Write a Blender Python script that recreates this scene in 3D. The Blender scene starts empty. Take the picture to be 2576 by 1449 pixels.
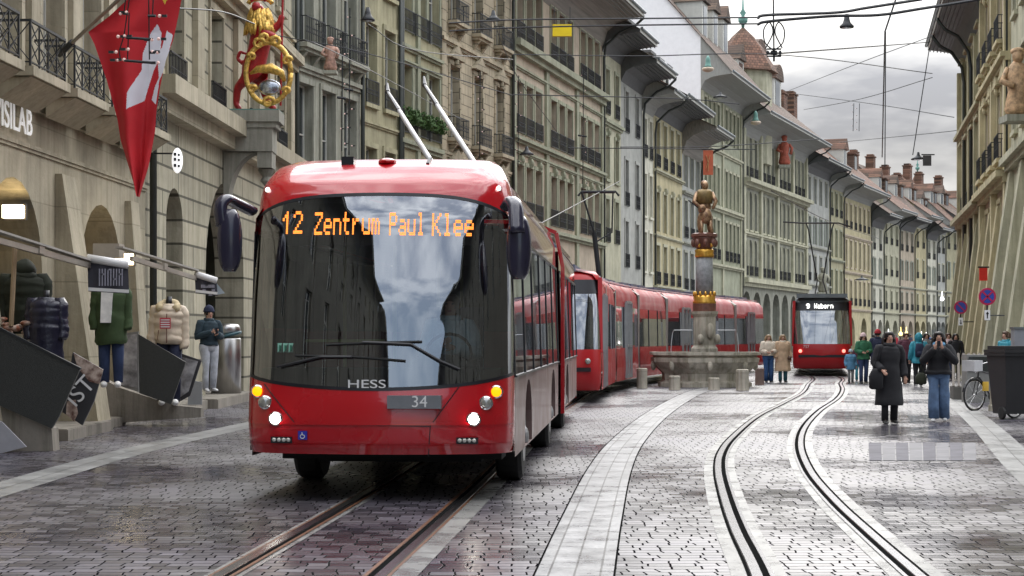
import bpy, bmesh, math, random
from mathutils import Vector, Matrix, noise
random.seed(7)
S = bpy.context.scene
COL = S.collection
R = math.radians
# ---------------------------------------------------------------- measured camera (pixels of a 2576 wide frame)
F, HZ, CX, HC = 4400.0, 845.0, 1288.0, 1.6
def W(px, py, Y):
    return Vector(((px - CX) / F * Y, Y, HC - (py - HZ) / F * Y))
def G(px, py, z=0.0):
    Y = F * (HC - z) / (py - HZ)
    return Vector(((px - CX) / F * Y, Y, z))
def zat(py, Y):
    return HC - (py - HZ) / F * Y
# ---------------------------------------------------------------- camera, world, sun, exposure
cam_data = bpy.data.cameras.new("camera")
cam = bpy.data.objects.new("camera", cam_data)
COL.objects.link(cam)
cam.location = (0, 0, HC)
cam.rotation_euler = (R(90), 0, 0)
cam_data.sensor_width = 36
cam_data.lens = F / 2576 * 36
cam_data.shift_y = (HZ - 724.5) / 2576
cam_data.clip_start = 0.1
cam_data.clip_end = 3000
S.camera = cam

wd = bpy.data.worlds.new("World")
S.world = wd
wd.use_nodes = True
nt = wd.node_tree
nt.nodes.clear()
def NN(t, typ, **kw):
    n = t.nodes.new(typ)
    for k, v in kw.items():
        if k in ('inputs',):
            for a, b in v.items():
                n.inputs[a].default_value = b
        else:
            setattr(n, k, v)
    return n
def LK(t, a, b):
    t.links.new(a, b)
SUN_EL, SUN_AZ = R(27), R(14)
out = NN(nt, 'ShaderNodeOutputWorld')
bg = NN(nt, 'ShaderNodeBackground', inputs={'Strength': 0.1})
LK(nt, bg.outputs[0], out.inputs[0])
sky = NN(nt, 'ShaderNodeTexSky', sky_type='NISHITA', sun_disc=False, sun_elevation=SUN_EL, sun_rotation=SUN_AZ)
tc = NN(nt, 'ShaderNodeTexCoord')
sep = NN(nt, 'ShaderNodeSeparateXYZ')
LK(nt, tc.outputs['Generated'], sep.inputs[0])
# overcast dome: brighter towards the zenith
mr = NN(nt, 'ShaderNodeMapRange', inputs={'From Min': 0.1, 'From Max': 0.75, 'To Min': 4.2, 'To Max': 28.0})
LK(nt, sep.outputs['Z'], mr.inputs['Value'])
mp = NN(nt, 'ShaderNodeMapping', inputs={'Scale': (1.6, 1.6, 5.0), 'Location': (0.35, 0.2, 0.1)})
LK(nt, tc.outputs['Generated'], mp.inputs['Vector'])
n1 = NN(nt, 'ShaderNodeTexNoise', inputs={'Scale': 4.2, 'Detail': 6.0, 'Roughness': 0.5})
LK(nt, mp.outputs[0], n1.inputs['Vector'])
cr = NN(nt, 'ShaderNodeValToRGB')
cr.color_ramp.elements[0].position = 0.4
cr.color_ramp.elements[0].color = (0.50, 0.52, 0.58, 1)
cr.color_ramp.elements[1].position = 0.60
cr.color_ramp.elements[1].color = (1.25, 1.25, 1.24, 1)
LK(nt, n1.outputs['Fac'], cr.inputs[0])
vm = NN(nt, 'ShaderNodeVectorMath', operation='MULTIPLY')
LK(nt, cr.outputs[0], vm.inputs[0])
cmb = NN(nt, 'ShaderNodeCombineXYZ')
for i in range(3):
    LK(nt, mr.outputs[0], cmb.inputs[i])
LK(nt, cmb.outputs[0], vm.inputs[1])
mp2 = NN(nt, 'ShaderNodeMapping', inputs={'Scale': (1.2, 1.2, 3.0), 'Location': (3.1, 1.7, 0.4)})
LK(nt, tc.outputs['Generated'], mp2.inputs['Vector'])
n2 = NN(nt, 'ShaderNodeTexNoise', inputs={'Scale': 3.0, 'Detail': 5.0})
LK(nt, mp2.outputs[0], n2.inputs['Vector'])
m2 = NN(nt, 'ShaderNodeMapRange', inputs={'From Min': 0.55, 'From Max': 0.75, 'To Min': 0.96, 'To Max': 0.55})
LK(nt, n2.outputs['Fac'], m2.inputs['Value'])
mx = NN(nt, 'ShaderNodeMix', data_type='RGBA')
# clouds break up towards the sky behind the viewpoint (y < 0)
m3_ = NN(nt, 'ShaderNodeMapRange', inputs={'From Min': -0.7, 'From Max': 0.1, 'To Min': 0.45, 'To Max': 1.0})
LK(nt, sep.outputs['Y'], m3_.inputs['Value'])
m4_ = NN(nt, 'ShaderNodeMath', operation='MULTIPLY')
LK(nt, m2.outputs[0], m4_.inputs[0]); LK(nt, m3_.outputs[0], m4_.inputs[1])
LK(nt, m4_.outputs[0], mx.inputs[0])
LK(nt, sky.outputs[0], mx.inputs[6])
LK(nt, vm.outputs[0], mx.inputs[7])
LK(nt, mx.outputs[2], bg.inputs['Color'])

sd = bpy.data.lights.new("sun", 'SUN')
sd.energy = 0.5
sd.angle = R(22)
sd.color = (1.0, 0.96, 0.9)
so = bpy.data.objects.new("sun", sd)
COL.objects.link(so)
# veiled sun ahead of the camera, slightly to the right, above the far roofs
dirv = Vector((math.sin(SUN_AZ) * math.cos(SUN_EL), math.cos(SUN_AZ) * math.cos(SUN_EL), math.sin(SUN_EL)))
so.rotation_euler = dirv.to_track_quat('Z', 'Y').to_euler()
S.view_settings.view_transform = 'Standard'
S.view_settings.look = 'None'
S.view_settings.exposure = 0.68
S.view_settings.gamma = 1
S.cycles.max_bounces = 6
S.cycles.transparent_max_bounces = 12

# ---------------------------------------------------------------- materials
MATS = {}
def _base(name):
    m = bpy.data.materials.new(name)
    m.use_nodes = True
    t = m.node_tree
    b = t.nodes['Principled BSDF']
    return m, t, b
def mat(name, col, rough=0.7, metal=0.0, var=0.15, scale=3.0, bump=0.0, bscale=None, coat=0.0, stretch=(1, 1, 1), spec=0.5, col2=None, detail=5.0):
    if name in MATS:
        return MATS[name]
    m, t, b = _base(name)
    b.inputs['Roughness'].default_value = rough
    b.inputs['Metallic'].default_value = metal
    b.inputs['Coat Weight'].default_value = coat
    b.inputs['Coat Roughness'].default_value = 0.04
    b.inputs['Specular IOR Level'].default_value = spec
    tcn = NN(t, 'ShaderNodeTexCoord')
    mpn = NN(t, 'ShaderNodeMapping', inputs={'Scale': stretch})
    LK(t, tcn.outputs['Object'], mpn.inputs[0])
    nz = NN(t, 'ShaderNodeTexNoise', inputs={'Scale': scale, 'Detail': detail, 'Roughness': 0.6})
    LK(t, mpn.outputs[0], nz.inputs['Vector'])
    rp = NN(t, 'ShaderNodeValToRGB')
    rp.color_ramp.elements[0].position = 0.3
    rp.color_ramp.elements[1].position = 0.7
    c2 = col2 or tuple(min(1, c * (1 + var)) for c in col)
    rp.color_ramp.elements[0].color = tuple(c * (1 - var) for c in col) + (1,)
    rp.color_ramp.elements[1].color = tuple(c2) + (1,)
    LK(t, nz.outputs['Fac'], rp.inputs[0])
    LK(t, rp.outputs[0], b.inputs['Base Color'])
    if bump:
        n3 = NN(t, 'ShaderNodeTexNoise', inputs={'Scale': bscale or scale * 4, 'Detail': 4.0})
        LK(t, mpn.outputs[0], n3.inputs['Vector'])
        bp = NN(t, 'ShaderNodeBump', inputs={'Strength': bump, 'Distance': 0.02})
        LK(t, n3.outputs['Fac'], bp.inputs['Height'])
        LK(t, bp.outputs[0], b.inputs['Normal'])
    MATS[name] = m
    return m
def emis(name, col, strength):
    if name in MATS:
        return MATS[name]
    m, t, b = _base(name)
    b.inputs['Base Color'].default_value = tuple(col) + (1,)
    b.inputs['Emission Color'].default_value = tuple(col) + (1,)
    b.inputs['Emission Strength'].default_value = strength
    MATS[name] = m
    return m
def stone(name, col, blocks=None, streak=0.35, var=0.22, rough=0.85, mortar=0.45):
    """facade stone: object coords x along, z up; optional ashlar joints (block w, h, joint)"""
    if name in MATS:
        return MATS[name]
    m, t, b = _base(name)
    b.inputs['Roughness'].default_value = rough
    tcn = NN(t, 'ShaderNodeTexCoord')
    nz = NN(t, 'ShaderNodeTexNoise', inputs={'Scale': 0.9, 'Detail': 8.0, 'Roughness': 0.65})
    LK(t, tcn.outputs['Object'], nz.inputs['Vector'])
    rp = NN(t, 'ShaderNodeValToRGB')
    rp.color_ramp.elements[0].position = 0.32
    rp.color_ramp.elements[1].position = 0.68
    rp.color_ramp.elements[0].color = tuple(c * (1 - var) for c in col) + (1,)
    rp.color_ramp.elements[1].color = tuple(min(1, c * (1 + var)) for c in col) + (1,)
    LK(t, nz.outputs['Fac'], rp.inputs[0])
    mpn = NN(t, 'ShaderNodeMapping', inputs={'Scale': (2.4, 2.4, 0.16)})
    LK(t, tcn.outputs['Object'], mpn.inputs[0])
    ns = NN(t, 'ShaderNodeTexNoise', inputs={'Scale': 2.0, 'Detail': 6.0, 'Roughness': 0.7})
    LK(t, mpn.outputs[0], ns.inputs['Vector'])
    rs = NN(t, 'ShaderNodeValToRGB')
    rs.color_ramp.elements[0].position = 0.36
    rs.color_ramp.elements[1].position = 0.56
    rs.color_ramp.elements[0].color = (1 - streak, 1 - streak, 1 - streak * 1.1, 1)
    rs.color_ramp.elements[1].color = (1, 1, 1, 1)
    LK(t, ns.outputs['Fac'], rs.inputs[0])
    mm = NN(t, 'ShaderNodeMix', data_type='RGBA', blend_type='MULTIPLY')
    mm.inputs[0].default_value = 1
    LK(t, rp.outputs[0], mm.inputs[6])
    LK(t, rs.outputs[0], mm.inputs[7])
    last = mm.outputs[2]
    h = nz.outputs['Fac']
    if blocks:
        sp = NN(t, 'ShaderNodeSeparateXYZ')
        LK(t, tcn.outputs['Object'], sp.inputs[0])
        cb = NN(t, 'ShaderNodeCombineXYZ')
        LK(t, sp.outputs[0], cb.inputs[0])
        LK(t, sp.outputs[2], cb.inputs[1])
        br = NN(t, 'ShaderNodeTexBrick', inputs={'Scale': 1.0, 'Brick Width': blocks[0], 'Row Height': blocks[1], 'Mortar Size': blocks[2],
                'Color1': (0.84, 0.84, 0.82, 1), 'Color2': (1.1, 1.08, 1.05, 1), 'Mortar': (mortar, mortar, mortar * 0.95, 1), 'Mortar Smooth': 0.2})
        LK(t, cb.outputs[0], br.inputs['Vector'])
        m3 = NN(t, 'ShaderNodeMix', data_type='RGBA', blend_type='MULTIPLY')
        m3.inputs[0].default_value = 1
        LK(t, last, m3.inputs[6])
        LK(t, br.outputs['Color'], m3.inputs[7])
        last = m3.outputs[2]
    LK(t, last, b.inputs['Base Color'])
    n3 = NN(t, 'ShaderNodeTexNoise', inputs={'Scale': 14.0, 'Detail': 5.0})
    LK(t, tcn.outputs['Object'], n3.inputs['Vector'])
    bp = NN(t, 'ShaderNodeBump', inputs={'Strength': 0.35, 'Distance': 0.02})
    LK(t, n3.outputs['Fac'], bp.inputs['Height'])
    LK(t, bp.outputs[0], b.inputs['Normal'])
    MATS[name] = m
    return m
def glassy(name, tint=(0.02, 0.025, 0.03), refl=0.25, rough=0.02, clear=0.0, tcol=(0.3, 0.33, 0.33)):
    """dark reflective pane; clear>0 lets the inside show through"""
    if name in MATS:
        return MATS[name]
    m, t, b = _base(name)
    t.nodes.remove(b)
    o = t.nodes['Material Output']
    gl = NN(t, 'ShaderNodeBsdfGlossy', inputs={'Color': (0.92, 0.95, 1, 1), 'Roughness': rough})
    df = NN(t, 'ShaderNodeBsdfDiffuse', inputs={'Color': tuple(tint) + (1,)})
    tr = NN(t, 'ShaderNodeBsdfTransparent', inputs={'Color': tuple(tcol) + (1,)})
    ma = NN(t, 'ShaderNodeMixShader', inputs={0: clear})
    LK(t, df.outputs[0], ma.inputs[1])
    LK(t, tr.outputs[0], ma.inputs[2])
    fr = NN(t, 'ShaderNodeFresnel', inputs={'IOR': 1.5})
    mrr = NN(t, 'ShaderNodeMapRange', inputs={'From Min': 0.04, 'From Max': 1.0, 'To Min': refl, 'To Max': 1.0})
    LK(t, fr.outputs[0], mrr.inputs['Value'])
    mb = NN(t, 'ShaderNodeMixShader')
    LK(t, mrr.outputs[0], mb.inputs[0])
    LK(t, ma.outputs[0], mb.inputs[1])
    LK(t, gl.outputs[0], mb.inputs[2])
    LK(t, mb.outputs[0], o.inputs[0])
    MATS[name] = m
    return m

# ---------------------------------------------------------------- mesh builder
class MB:
    def __init__(s):
        s.v = []; s.f = []; s.m = []; s.uv = {}
    def add(s, vs, fs, mi=0):
        o = len(s.v)
        s.v += [tuple(p) for p in vs]
        for f in fs:
            s.f.append(tuple(o + i for i in f)); s.m.append(mi)
    def quad(s, a, b, c, d, mi=0):
        s.add([a, b, c, d], [(0, 1, 2, 3)], mi)
    def poly(s, pts, mi=0):
        s.add(pts, [tuple(range(len(pts)))], mi)
    def box(s, x0, x1, y0, y1, z0, z1, mi=0):
        s.add([(x0, y0, z0), (x1, y0, z0), (x1, y1, z0), (x0, y1, z0), (x0, y0, z1), (x1, y0, z1), (x1, y1, z1), (x0, y1, z1)],
              [(0, 3, 2, 1), (4, 5, 6, 7), (0, 1, 5, 4), (1, 2, 6, 5), (2, 3, 7, 6), (3, 0, 4, 7)], mi)
    def bar(s, a, b, w, h=None, mi=0, up=(0, 0, 1)):
        a = Vector(a); b = Vector(b); h = h or w
        d = (b - a)
        if d.length < 1e-6: return
        d.normalize(); u = Vector(up)
        if abs(d.dot(u)) > 0.98: u = Vector((1, 0, 0))
        sx = d.cross(u).normalized() * w / 2; sz = sx.cross(d).normalized() * h / 2
        vs = [a - sx - sz, a + sx - sz, a + sx + sz, a - sx + sz, b - sx - sz, b + sx - sz, b + sx + sz, b - sx + sz]
        s.add(vs, [(0, 1, 2, 3), (7, 6, 5, 4), (0, 4, 5, 1), (1, 5, 6, 2), (2, 6, 7, 3), (3, 7, 4, 0)], mi)
    def tube(s, pts, r, n=8, mi=0, cap=True, flat=None):
        pts = [Vector(p) for p in pts]
        rs = r if isinstance(r, (list, tuple)) else [r] * len(pts)
        rings = []
        pu = None
        for i, p in enumerate(pts):
            d = (pts[min(i + 1, len(pts) - 1)] - pts[max(i - 1, 0)])
            d = d.normalized() if d.length > 1e-9 else Vector((0, 0, 1))
            if pu is None:
                pu = Vector((0, 0, 1)) if abs(d.z) < 0.9 else Vector((1, 0, 0))
            x = d.cross(pu)
            if x.length < 1e-4: x = d.cross(Vector((0, 1, 0)))
            x.normalize(); y = x.cross(d).normalized(); pu = y
            rr = rs[i]
            ra, rb = rr if isinstance(rr, (tuple, list)) else (rr, rr)
            rings.append([p + x * (ra * math.cos(2 * math.pi * k / n)) + y * (rb * math.sin(2 * math.pi * k / n)) for k in range(n)])
        s.loft(rings, mi, cap)
    def loft(s, rings, mi=0, cap=True, closed=True):
        n = len(rings[0]); vs = [p for r in rings for p in r]; fs = []
        for i in range(len(rings) - 1):
            for k in range(n if closed else n - 1):
                k2 = (k + 1) % n
                fs.append((i * n + k, i * n + k2, (i + 1) * n + k2, (i + 1) * n + k))
        if cap and closed:
            fs.append(tuple(range(n - 1, -1, -1)))
            fs.append(tuple((len(rings) - 1) * n + k for k in range(n)))
        s.add(vs, fs, mi)
    def lathe(s, prof, n=24, c=(0, 0, 0), mi=0, sx=1, sy=1):
        rings = [[(c[0] + r * sx * math.cos(2 * math.pi * k / n), c[1] + r * sy * math.sin(2 * math.pi * k / n), c[2] + z) for k in range(n)] for r, z in prof]
        s.loft(rings, mi, True)
    def ball(s, c, rx, ry=None, rz=None, n=12, m=8, mi=0, rot=None):
        ry = ry or rx; rz = rz or rx
        rings = []
        for i in range(m + 1):
            a = -math.pi / 2 + math.pi * i / m
            ca = max(math.cos(a), 0.02)
            rg = []
            for k in range(n):
                b = 2 * math.pi * k / n
                p = Vector((rx * ca * math.cos(b), ry * ca * math.sin(b), rz * math.sin(a)))
                if rot: p = rot @ p
                rg.append(p + Vector(c))
            rings.append(rg)
        s.loft(rings, mi)
    def prism(s, pts, d, mi=0):
        """pts 3d polygon, extruded by vector d"""
        n = len(pts); d = Vector(d)
        a = [Vector(p) for p in pts]; b = [p + d for p in a]
        s.add(a + b, [tuple(range(n - 1, -1, -1)), tuple(range(n, 2 * n))] + [(i, (i + 1) % n, n + (i + 1) % n, n + i) for i in range(n)], mi)
    def mesh(s, name, mats, smooth=False):
        me = bpy.data.meshes.new(name)
        me.from_pydata(s.v, [], s.f)
        for m in (mats if isinstance(mats, (list, tuple)) else [mats]):
            me.materials.append(m)
        me.polygons.foreach_set('material_index', s.m)
        if smooth:
            me.polygons.foreach_set('use_smooth', [True] * len(s.f))
        if s.uv:
            ul = me.uv_layers.new(name='UVMap')
            for p in me.polygons:
                for li in p.loop_indices:
                    vi = me.loops[li].vertex_index
                    ul.data[li].uv = s.uv.get(vi, (0, 0))
        me.update()
        return me
    def build(s, name, mats, parent=None, smooth=False, loc=None, rotz=None):
        o = bpy.data.objects.new(name, s.mesh(name, mats, smooth))
        COL.objects.link(o)
        if parent: o.parent = parent
        if loc is not None: o.location = loc
        if rotz is not None: o.rotation_euler = (0, 0, rotz)
        return o
def smooth_edges(o, ang=40):
    for p in o.data.polygons: p.use_smooth = True
    try: o.data.set_sharp_from_angle(angle=R(ang))
    except Exception: pass
    return o
def tag(o, label, cat, group=None, kind=None):
    o['label'] = label
    o['category'] = cat
    if group: o['group'] = group
    if kind: o['kind'] = kind
    return o
def empty(name, loc=(0, 0, 0), rotz=0):
    o = bpy.data.objects.new(name, None)
    COL.objects.link(o)
    o.location = loc
    o.rotation_euler = (0, 0, rotz)
    o.empty_display_size = 0.3
    return o
def struct(o):
    o['kind'] = 'structure'
    return o
def copy_tree(o, parent=None):
    c = o.copy(); COL.objects.link(c); c.parent = parent
    if parent is not None and 'category' in c: del c['category']
    for ch in o.children: copy_tree(ch, c)
    return c
def inst(name, me, parent, loc=(0, 0, 0), rotz=0):
    o = bpy.data.objects.new(name, me)
    COL.objects.link(o); o.parent = parent; o.location = loc; o.rotation_euler = (0, 0, rotz)
    return o
def catmull(P, n=8):
    P = [Vector(p) for p in P]; out = []
    Q = [P[0] * 2 - P[1]] + P + [P[-1] * 2 - P[-2]]
    for i in range(1, len(Q) - 2):
        for k in range(n):
            t = k / n
            a, b, c, d = Q[i - 1], Q[i], Q[i + 1], Q[i + 2]
            out.append(0.5 * ((2 * b) + (c - a) * t + (2 * a - 5 * b + 4 * c - d) * t * t + (3 * b - a - 3 * c + d) * t ** 3))
    out.append(P[-1])
    return out
def text_mesh(txt, size, mats, name, parent, M, extrude=0.004, align='CENTER', sx=1.0):
    cu = bpy.data.curves.new(name, 'FONT')
    cu.body = txt; cu.size = size; cu.extrude = extrude; cu.align_x = align; cu.align_y = 'CENTER'
    o = bpy.data.objects.new(name + '_tmp', cu)
    COL.objects.link(o)
    dg = bpy.context.evaluated_depsgraph_get()
    me = bpy.data.meshes.new_from_object(o.evaluated_get(dg))
    bpy.data.objects.remove(o)
    me.transform(M @ Matrix.Diagonal((sx, 1, 1, 1)))
    me.materials.clear(); me.materials.append(mats)
    ob = bpy.data.objects.new(name, me)
    COL.objects.link(ob)
    if parent: ob.parent = parent
    return ob
FRONT = Matrix.Rotation(R(90), 4, 'X')    # text plane facing -Y
# ================================================================ GROUND
def setts_mat(name='setts'):
    m, t, b = _base(name)
    tcn = NN(t, 'ShaderNodeTexCoord')
    nd = NN(t, 'ShaderNodeTexNoise', inputs={'Scale': 2.2, 'Detail': 3.0})
    LK(t, tcn.outputs['Object'], nd.inputs['Vector'])
    sb = NN(t, 'ShaderNodeVectorMath', operation='SUBTRACT'); sb.inputs[1].default_value = (0.5, 0.5, 0.5)
    LK(t, nd.outputs['Color'], sb.inputs[0])
    scn = NN(t, 'ShaderNodeVectorMath', operation='SCALE'); scn.inputs['Scale'].default_value = 0.11
    LK(t, sb.outputs[0], scn.inputs[0])
    ad = NN(t, 'ShaderNodeVectorMath', operation='ADD')
    LK(t, tcn.outputs['Object'], ad.inputs[0]); LK(t, scn.outputs[0], ad.inputs[1])
    br = NN(t, 'ShaderNodeTexBrick', inputs={'Scale': 1.0, 'Brick Width': 0.20, 'Row Height': 0.15, 'Mortar Size': 0.0085, 'Mortar Smooth': 0.3,
            'Color1': (0.03, 0.027, 0.037, 1), 'Color2': (0.15, 0.142, 0.16, 1), 'Mortar': (0.014, 0.013, 0.014, 1), 'Bias': -0.1})
    br.offset = 0.43; br.squash = 0.8; br.squash_frequency = 3
    LK(t, ad.outputs[0], br.inputs['Vector'])
    nb = NN(t, 'ShaderNodeTexNoise', inputs={'Scale': 0.35, 'Detail': 5.0, 'Roughness': 0.6})
    LK(t, tcn.outputs['Object'], nb.inputs['Vector'])
    rp = NN(t, 'ShaderNodeValToRGB')
    rp.color_ramp.elements[0].position = 0.38; rp.color_ramp.elements[0].color = (0.62, 0.56, 0.68, 1)
    rp.color_ramp.elements[1].position = 0.65; rp.color_ramp.elements[1].color = (1.05, 1.05, 0.95, 1)
    LK(t, nb.outputs['Fac'], rp.inputs[0])
    mm = NN(t, 'ShaderNodeMix', data_type='RGBA', blend_type='MULTIPLY'); mm.inputs[0].default_value = 1
    LK(t, br.outputs['Color'], mm.inputs[6]); LK(t, rp.outputs[0], mm.inputs[7])
    LK(t, mm.outputs[2], b.inputs['Base Color'])
    # wet film: patches of smoother and rougher stone
    nw = NN(t, 'ShaderNodeTexNoise', inputs={'Scale': 0.22, 'Detail': 4.0})
    LK(t, tcn.outputs['Object'], nw.inputs['Vector'])
    mw = NN(t, 'ShaderNodeMapRange', inputs={'From Min': 0.38, 'From Max': 0.62, 'To Min': 0.2, 'To Max': 0.5})
    LK(t, nw.outputs['Fac'], mw.inputs['Value'])
    mmr = NN(t, 'ShaderNodeMix', data_type='FLOAT')
    LK(t, br.outputs['Fac'], mmr.inputs[0]); LK(t, mw.outputs[0], mmr.inputs[2]); mmr.inputs[3].default_value = 0.9
    bw_ = NN(t, 'ShaderNodeRGBToBW'); LK(t, br.outputs['Color'], bw_.inputs[0])
    mv_ = NN(t, 'ShaderNodeMapRange', inputs={'From Min': 0.03, 'From Max': 0.24, 'To Min': -0.07, 'To Max': 0.1}); LK(t, bw_.outputs[0], mv_.inputs['Value'])
    ma_ = NN(t, 'ShaderNodeMath', operation='ADD'); LK(t, mmr.outputs[0], ma_.inputs[0]); LK(t, mv_.outputs[0], ma_.inputs[1])
    LK(t, ma_.outputs[0], b.inputs['Roughness'])
    sp_ = NN(t, 'ShaderNodeMapRange', inputs={'From Min': 0.0, 'From Max': 1.0, 'To Min': 1.0, 'To Max': 0.0})
    LK(t, br.outputs['Fac'], sp_.inputs['Value'])
    LK(t, sp_.outputs[0], b.inputs['Specular IOR Level']); b.inputs['IOR'].default_value = 1.75
    nf = NN(t, 'ShaderNodeTexNoise', inputs={'Scale': 9.0, 'Detail': 4.0})
    LK(t, tcn.outputs['Object'], nf.inputs['Vector'])
    mh = NN(t, 'ShaderNodeMath', operation='MULTIPLY_ADD'); mh.inputs[1].default_value = -1.0
    LK(t, br.outputs['Fac'], mh.inputs[0]); 
    nfm = NN(t, 'ShaderNodeMath', operation='MULTIPLY'); nfm.inputs[1].default_value = 0.4
    LK(t, nf.outputs['Fac'], nfm.inputs[0]); LK(t, nfm.outputs[0], mh.inputs[2])
    bp = NN(t, 'ShaderNodeBump', inputs={'Strength': 0.4, 'Distance': 0.010})
    LK(t, mh.outputs[0], bp.inputs['Height'])
    LK(t, bp.outputs[0], b.inputs['Normal'])
    return m
SETTS = setts_mat()
g = MB(); g.quad((-260, -260, 0), (260, -260, 0), (260, 900, 0), (-260, 900, 0))
struct(g.build('street', SETTS))

def slab_mat(name, col, rough, jl=0.9, jw=0.0, spec=0.5, var=0.2):
    m, t, b = _base(name)
    b.inputs['Specular IOR Level'].default_value = spec
    uv = NN(t, 'ShaderNodeTexCoord')
    br = NN(t, 'ShaderNodeTexBrick', inputs={'Scale': 1.0, 'Brick Width': jl, 'Row Height': jw or 50.0, 'Mortar Size': 0.008, 'Mortar Smooth': 0.2,
         'Color1': tuple(c * (1 - var) for c in col) + (1,), 'Color2': tuple(c * (1 + var) for c in col) + (1,), 'Mortar': (0.02, 0.02, 0.02, 1)})
    mpn = NN(t, 'ShaderNodeMapping', inputs={'Location': (0.3, 0.0 if jw else 25.0, 0)})
    sp = NN(t, 'ShaderNodeSeparateXYZ'); LK(t, uv.outputs['UV'], sp.inputs[0])
    cb = NN(t, 'ShaderNodeCombineXYZ'); LK(t, sp.outputs[1], cb.inputs[0]); LK(t, sp.outputs[0], cb.inputs[1])
    LK(t, cb.outputs[0], mpn.inputs[0]); LK(t, mpn.outputs[0], br.inputs['Vector'])
    nz = NN(t, 'ShaderNodeTexNoise', inputs={'Scale': 2.5, 'Detail': 7.0, 'Roughness': 0.65})
    LK(t, uv.outputs['Object'], nz.inputs['Vector'])
    rp = NN(t, 'ShaderNodeValToRGB')
    rp.color_ramp.elements[0].position = 0.3; rp.color_ramp.elements[0].color = (0.7, 0.7, 0.7, 1)
    rp.color_ramp.elements[1].position = 0.7; rp.color_ramp.elements[1].color = (1.15, 1.15, 1.12, 1)
    LK(t, nz.outputs['Fac'], rp.inputs[0])
    mm = NN(t, 'ShaderNodeMix', data_type='RGBA', blend_type='MULTIPLY'); mm.inputs[0].default_value = 1
    LK(t, br.outputs['Color'], mm.inputs[6]); LK(t, rp.outputs[0], mm.inputs[7]); LK(t, mm.outputs[2], b.inputs['Base Color'])
    mw = NN(t, 'ShaderNodeMapRange', inputs={'From Min': 0.3, 'From Max': 0.7, 'To Min': rough * 0.6, 'To Max': rough * 1.4})
    LK(t, nz.outputs['Fac'], mw.inputs['Value']); LK(t, mw.outputs[0], b.inputs['Roughness'])
    bp = NN(t, 'ShaderNodeBump', inputs={'Strength': 0.25, 'Distance': 0.01})
    n2 = NN(t, 'ShaderNodeTexNoise', inputs={'Scale': 30.0, 'Detail': 3.0}); LK(t, uv.outputs['Object'], n2.inputs['Vector'])
    LK(t, n2.outputs['Fac'], bp.inputs['Height']); LK(t, bp.outputs[0], b.inputs['Normal'])
    return m
def offs(P):
    out = []
    for i in range(len(P)):
        d = P[min(i + 1, len(P) - 1)] - P[max(i - 1, 0)]
        d = Vector((d.x, d.y, 0)).normalized()
        out.append(Vector((d.y, -d.x, 0)))     # to the right of travel
    return out
def ribbon(mb, P, o0, o1, z0, z1=None, mi=0):
    """strip between lateral offsets o0..o1 (metres right of the path)"""
    z1 = z0 if z1 is None else z1
    N = offs(P); base = len(mb.v); L = 0; vs = []; fs = []
    for i, p in enumerate(P):
        if i: L += (P[i] - P[i - 1]).length
        a = p + N[i] * o0; b = p + N[i] * o1
        vs += [(a.x, a.y, z0), (b.x, b.y, z1)]
        mb.uv[base + 2 * i] = (o0, L); mb.uv[base + 2 * i + 1] = (o1, L)
    for i in range(len(P) - 1):
        fs.append((2 * i, 2 * i + 1, 2 * i + 3, 2 * i + 2))
    mb.add(vs, fs, mi)
BED = slab_mat('rail_bed', (0.26, 0.26, 0.255), 0.3, 1.5, spec=0.6)
GRANITE = slab_mat('granite_strip', (0.27, 0.27, 0.28), 0.34, 0.75, 0.173, spec=0.7)
GRANITE_DRY = slab_mat('granite_dry', (0.22, 0.22, 0.22), 0.4, 1.0, 0.4)
STEEL = mat('rail_steel', (0.34, 0.34, 0.36), 0.24, 1.0, 0.15, 8.0)
GROOVE = mat('rail_groove', (0.012, 0.012, 0.012), 0.9, spec=0.0)
RUST = mat('rail_rust', (0.16, 0.07, 0.035), 0.45, 0.3, 0.3, 6.0)
def rail(P, label, side, rust=False):
    """grooved tram rail; side=+1 when the track centre lies to the right"""
    mb = MB()
    s = side
    ribbon(mb, P, -0.035 * 1, 0.035, 0.013, None, 0)             # running head
    ribbon(mb, P, -0.039, -0.035, 0.006, 0.013, 0); ribbon(mb, P, 0.035, 0.039, 0.013, 0.006, 0)
    a, b = (0.035, 0.085) if s > 0 else (-0.085, -0.035)
    ribbon(mb, P, a, b, 0.0065, None, 1)                         # groove
    a, b = (0.085, 0.115) if s > 0 else (-0.115, -0.085)
    ribbon(mb, P, a, b, 0.012, None, 2 if rust else 0)           # guard lip
    a, b = (-0.065, -0.041) if s > 0 else (0.041, 0.065)
    ribbon(mb, P, a, b, 0.0075, None, 2 if rust else 1)                         # rusty edge
    o = mb.build('tram_rail', [STEEL, GROOVE, RUST])
    tag(o, label, "rail", "grooved tram rails set in the street")
def bed(P, w0, w1):
    mb = MB(); ribbon(mb, P, w0, w1, 0.004)
    struct(mb.build('rail_bed', BED))
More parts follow.
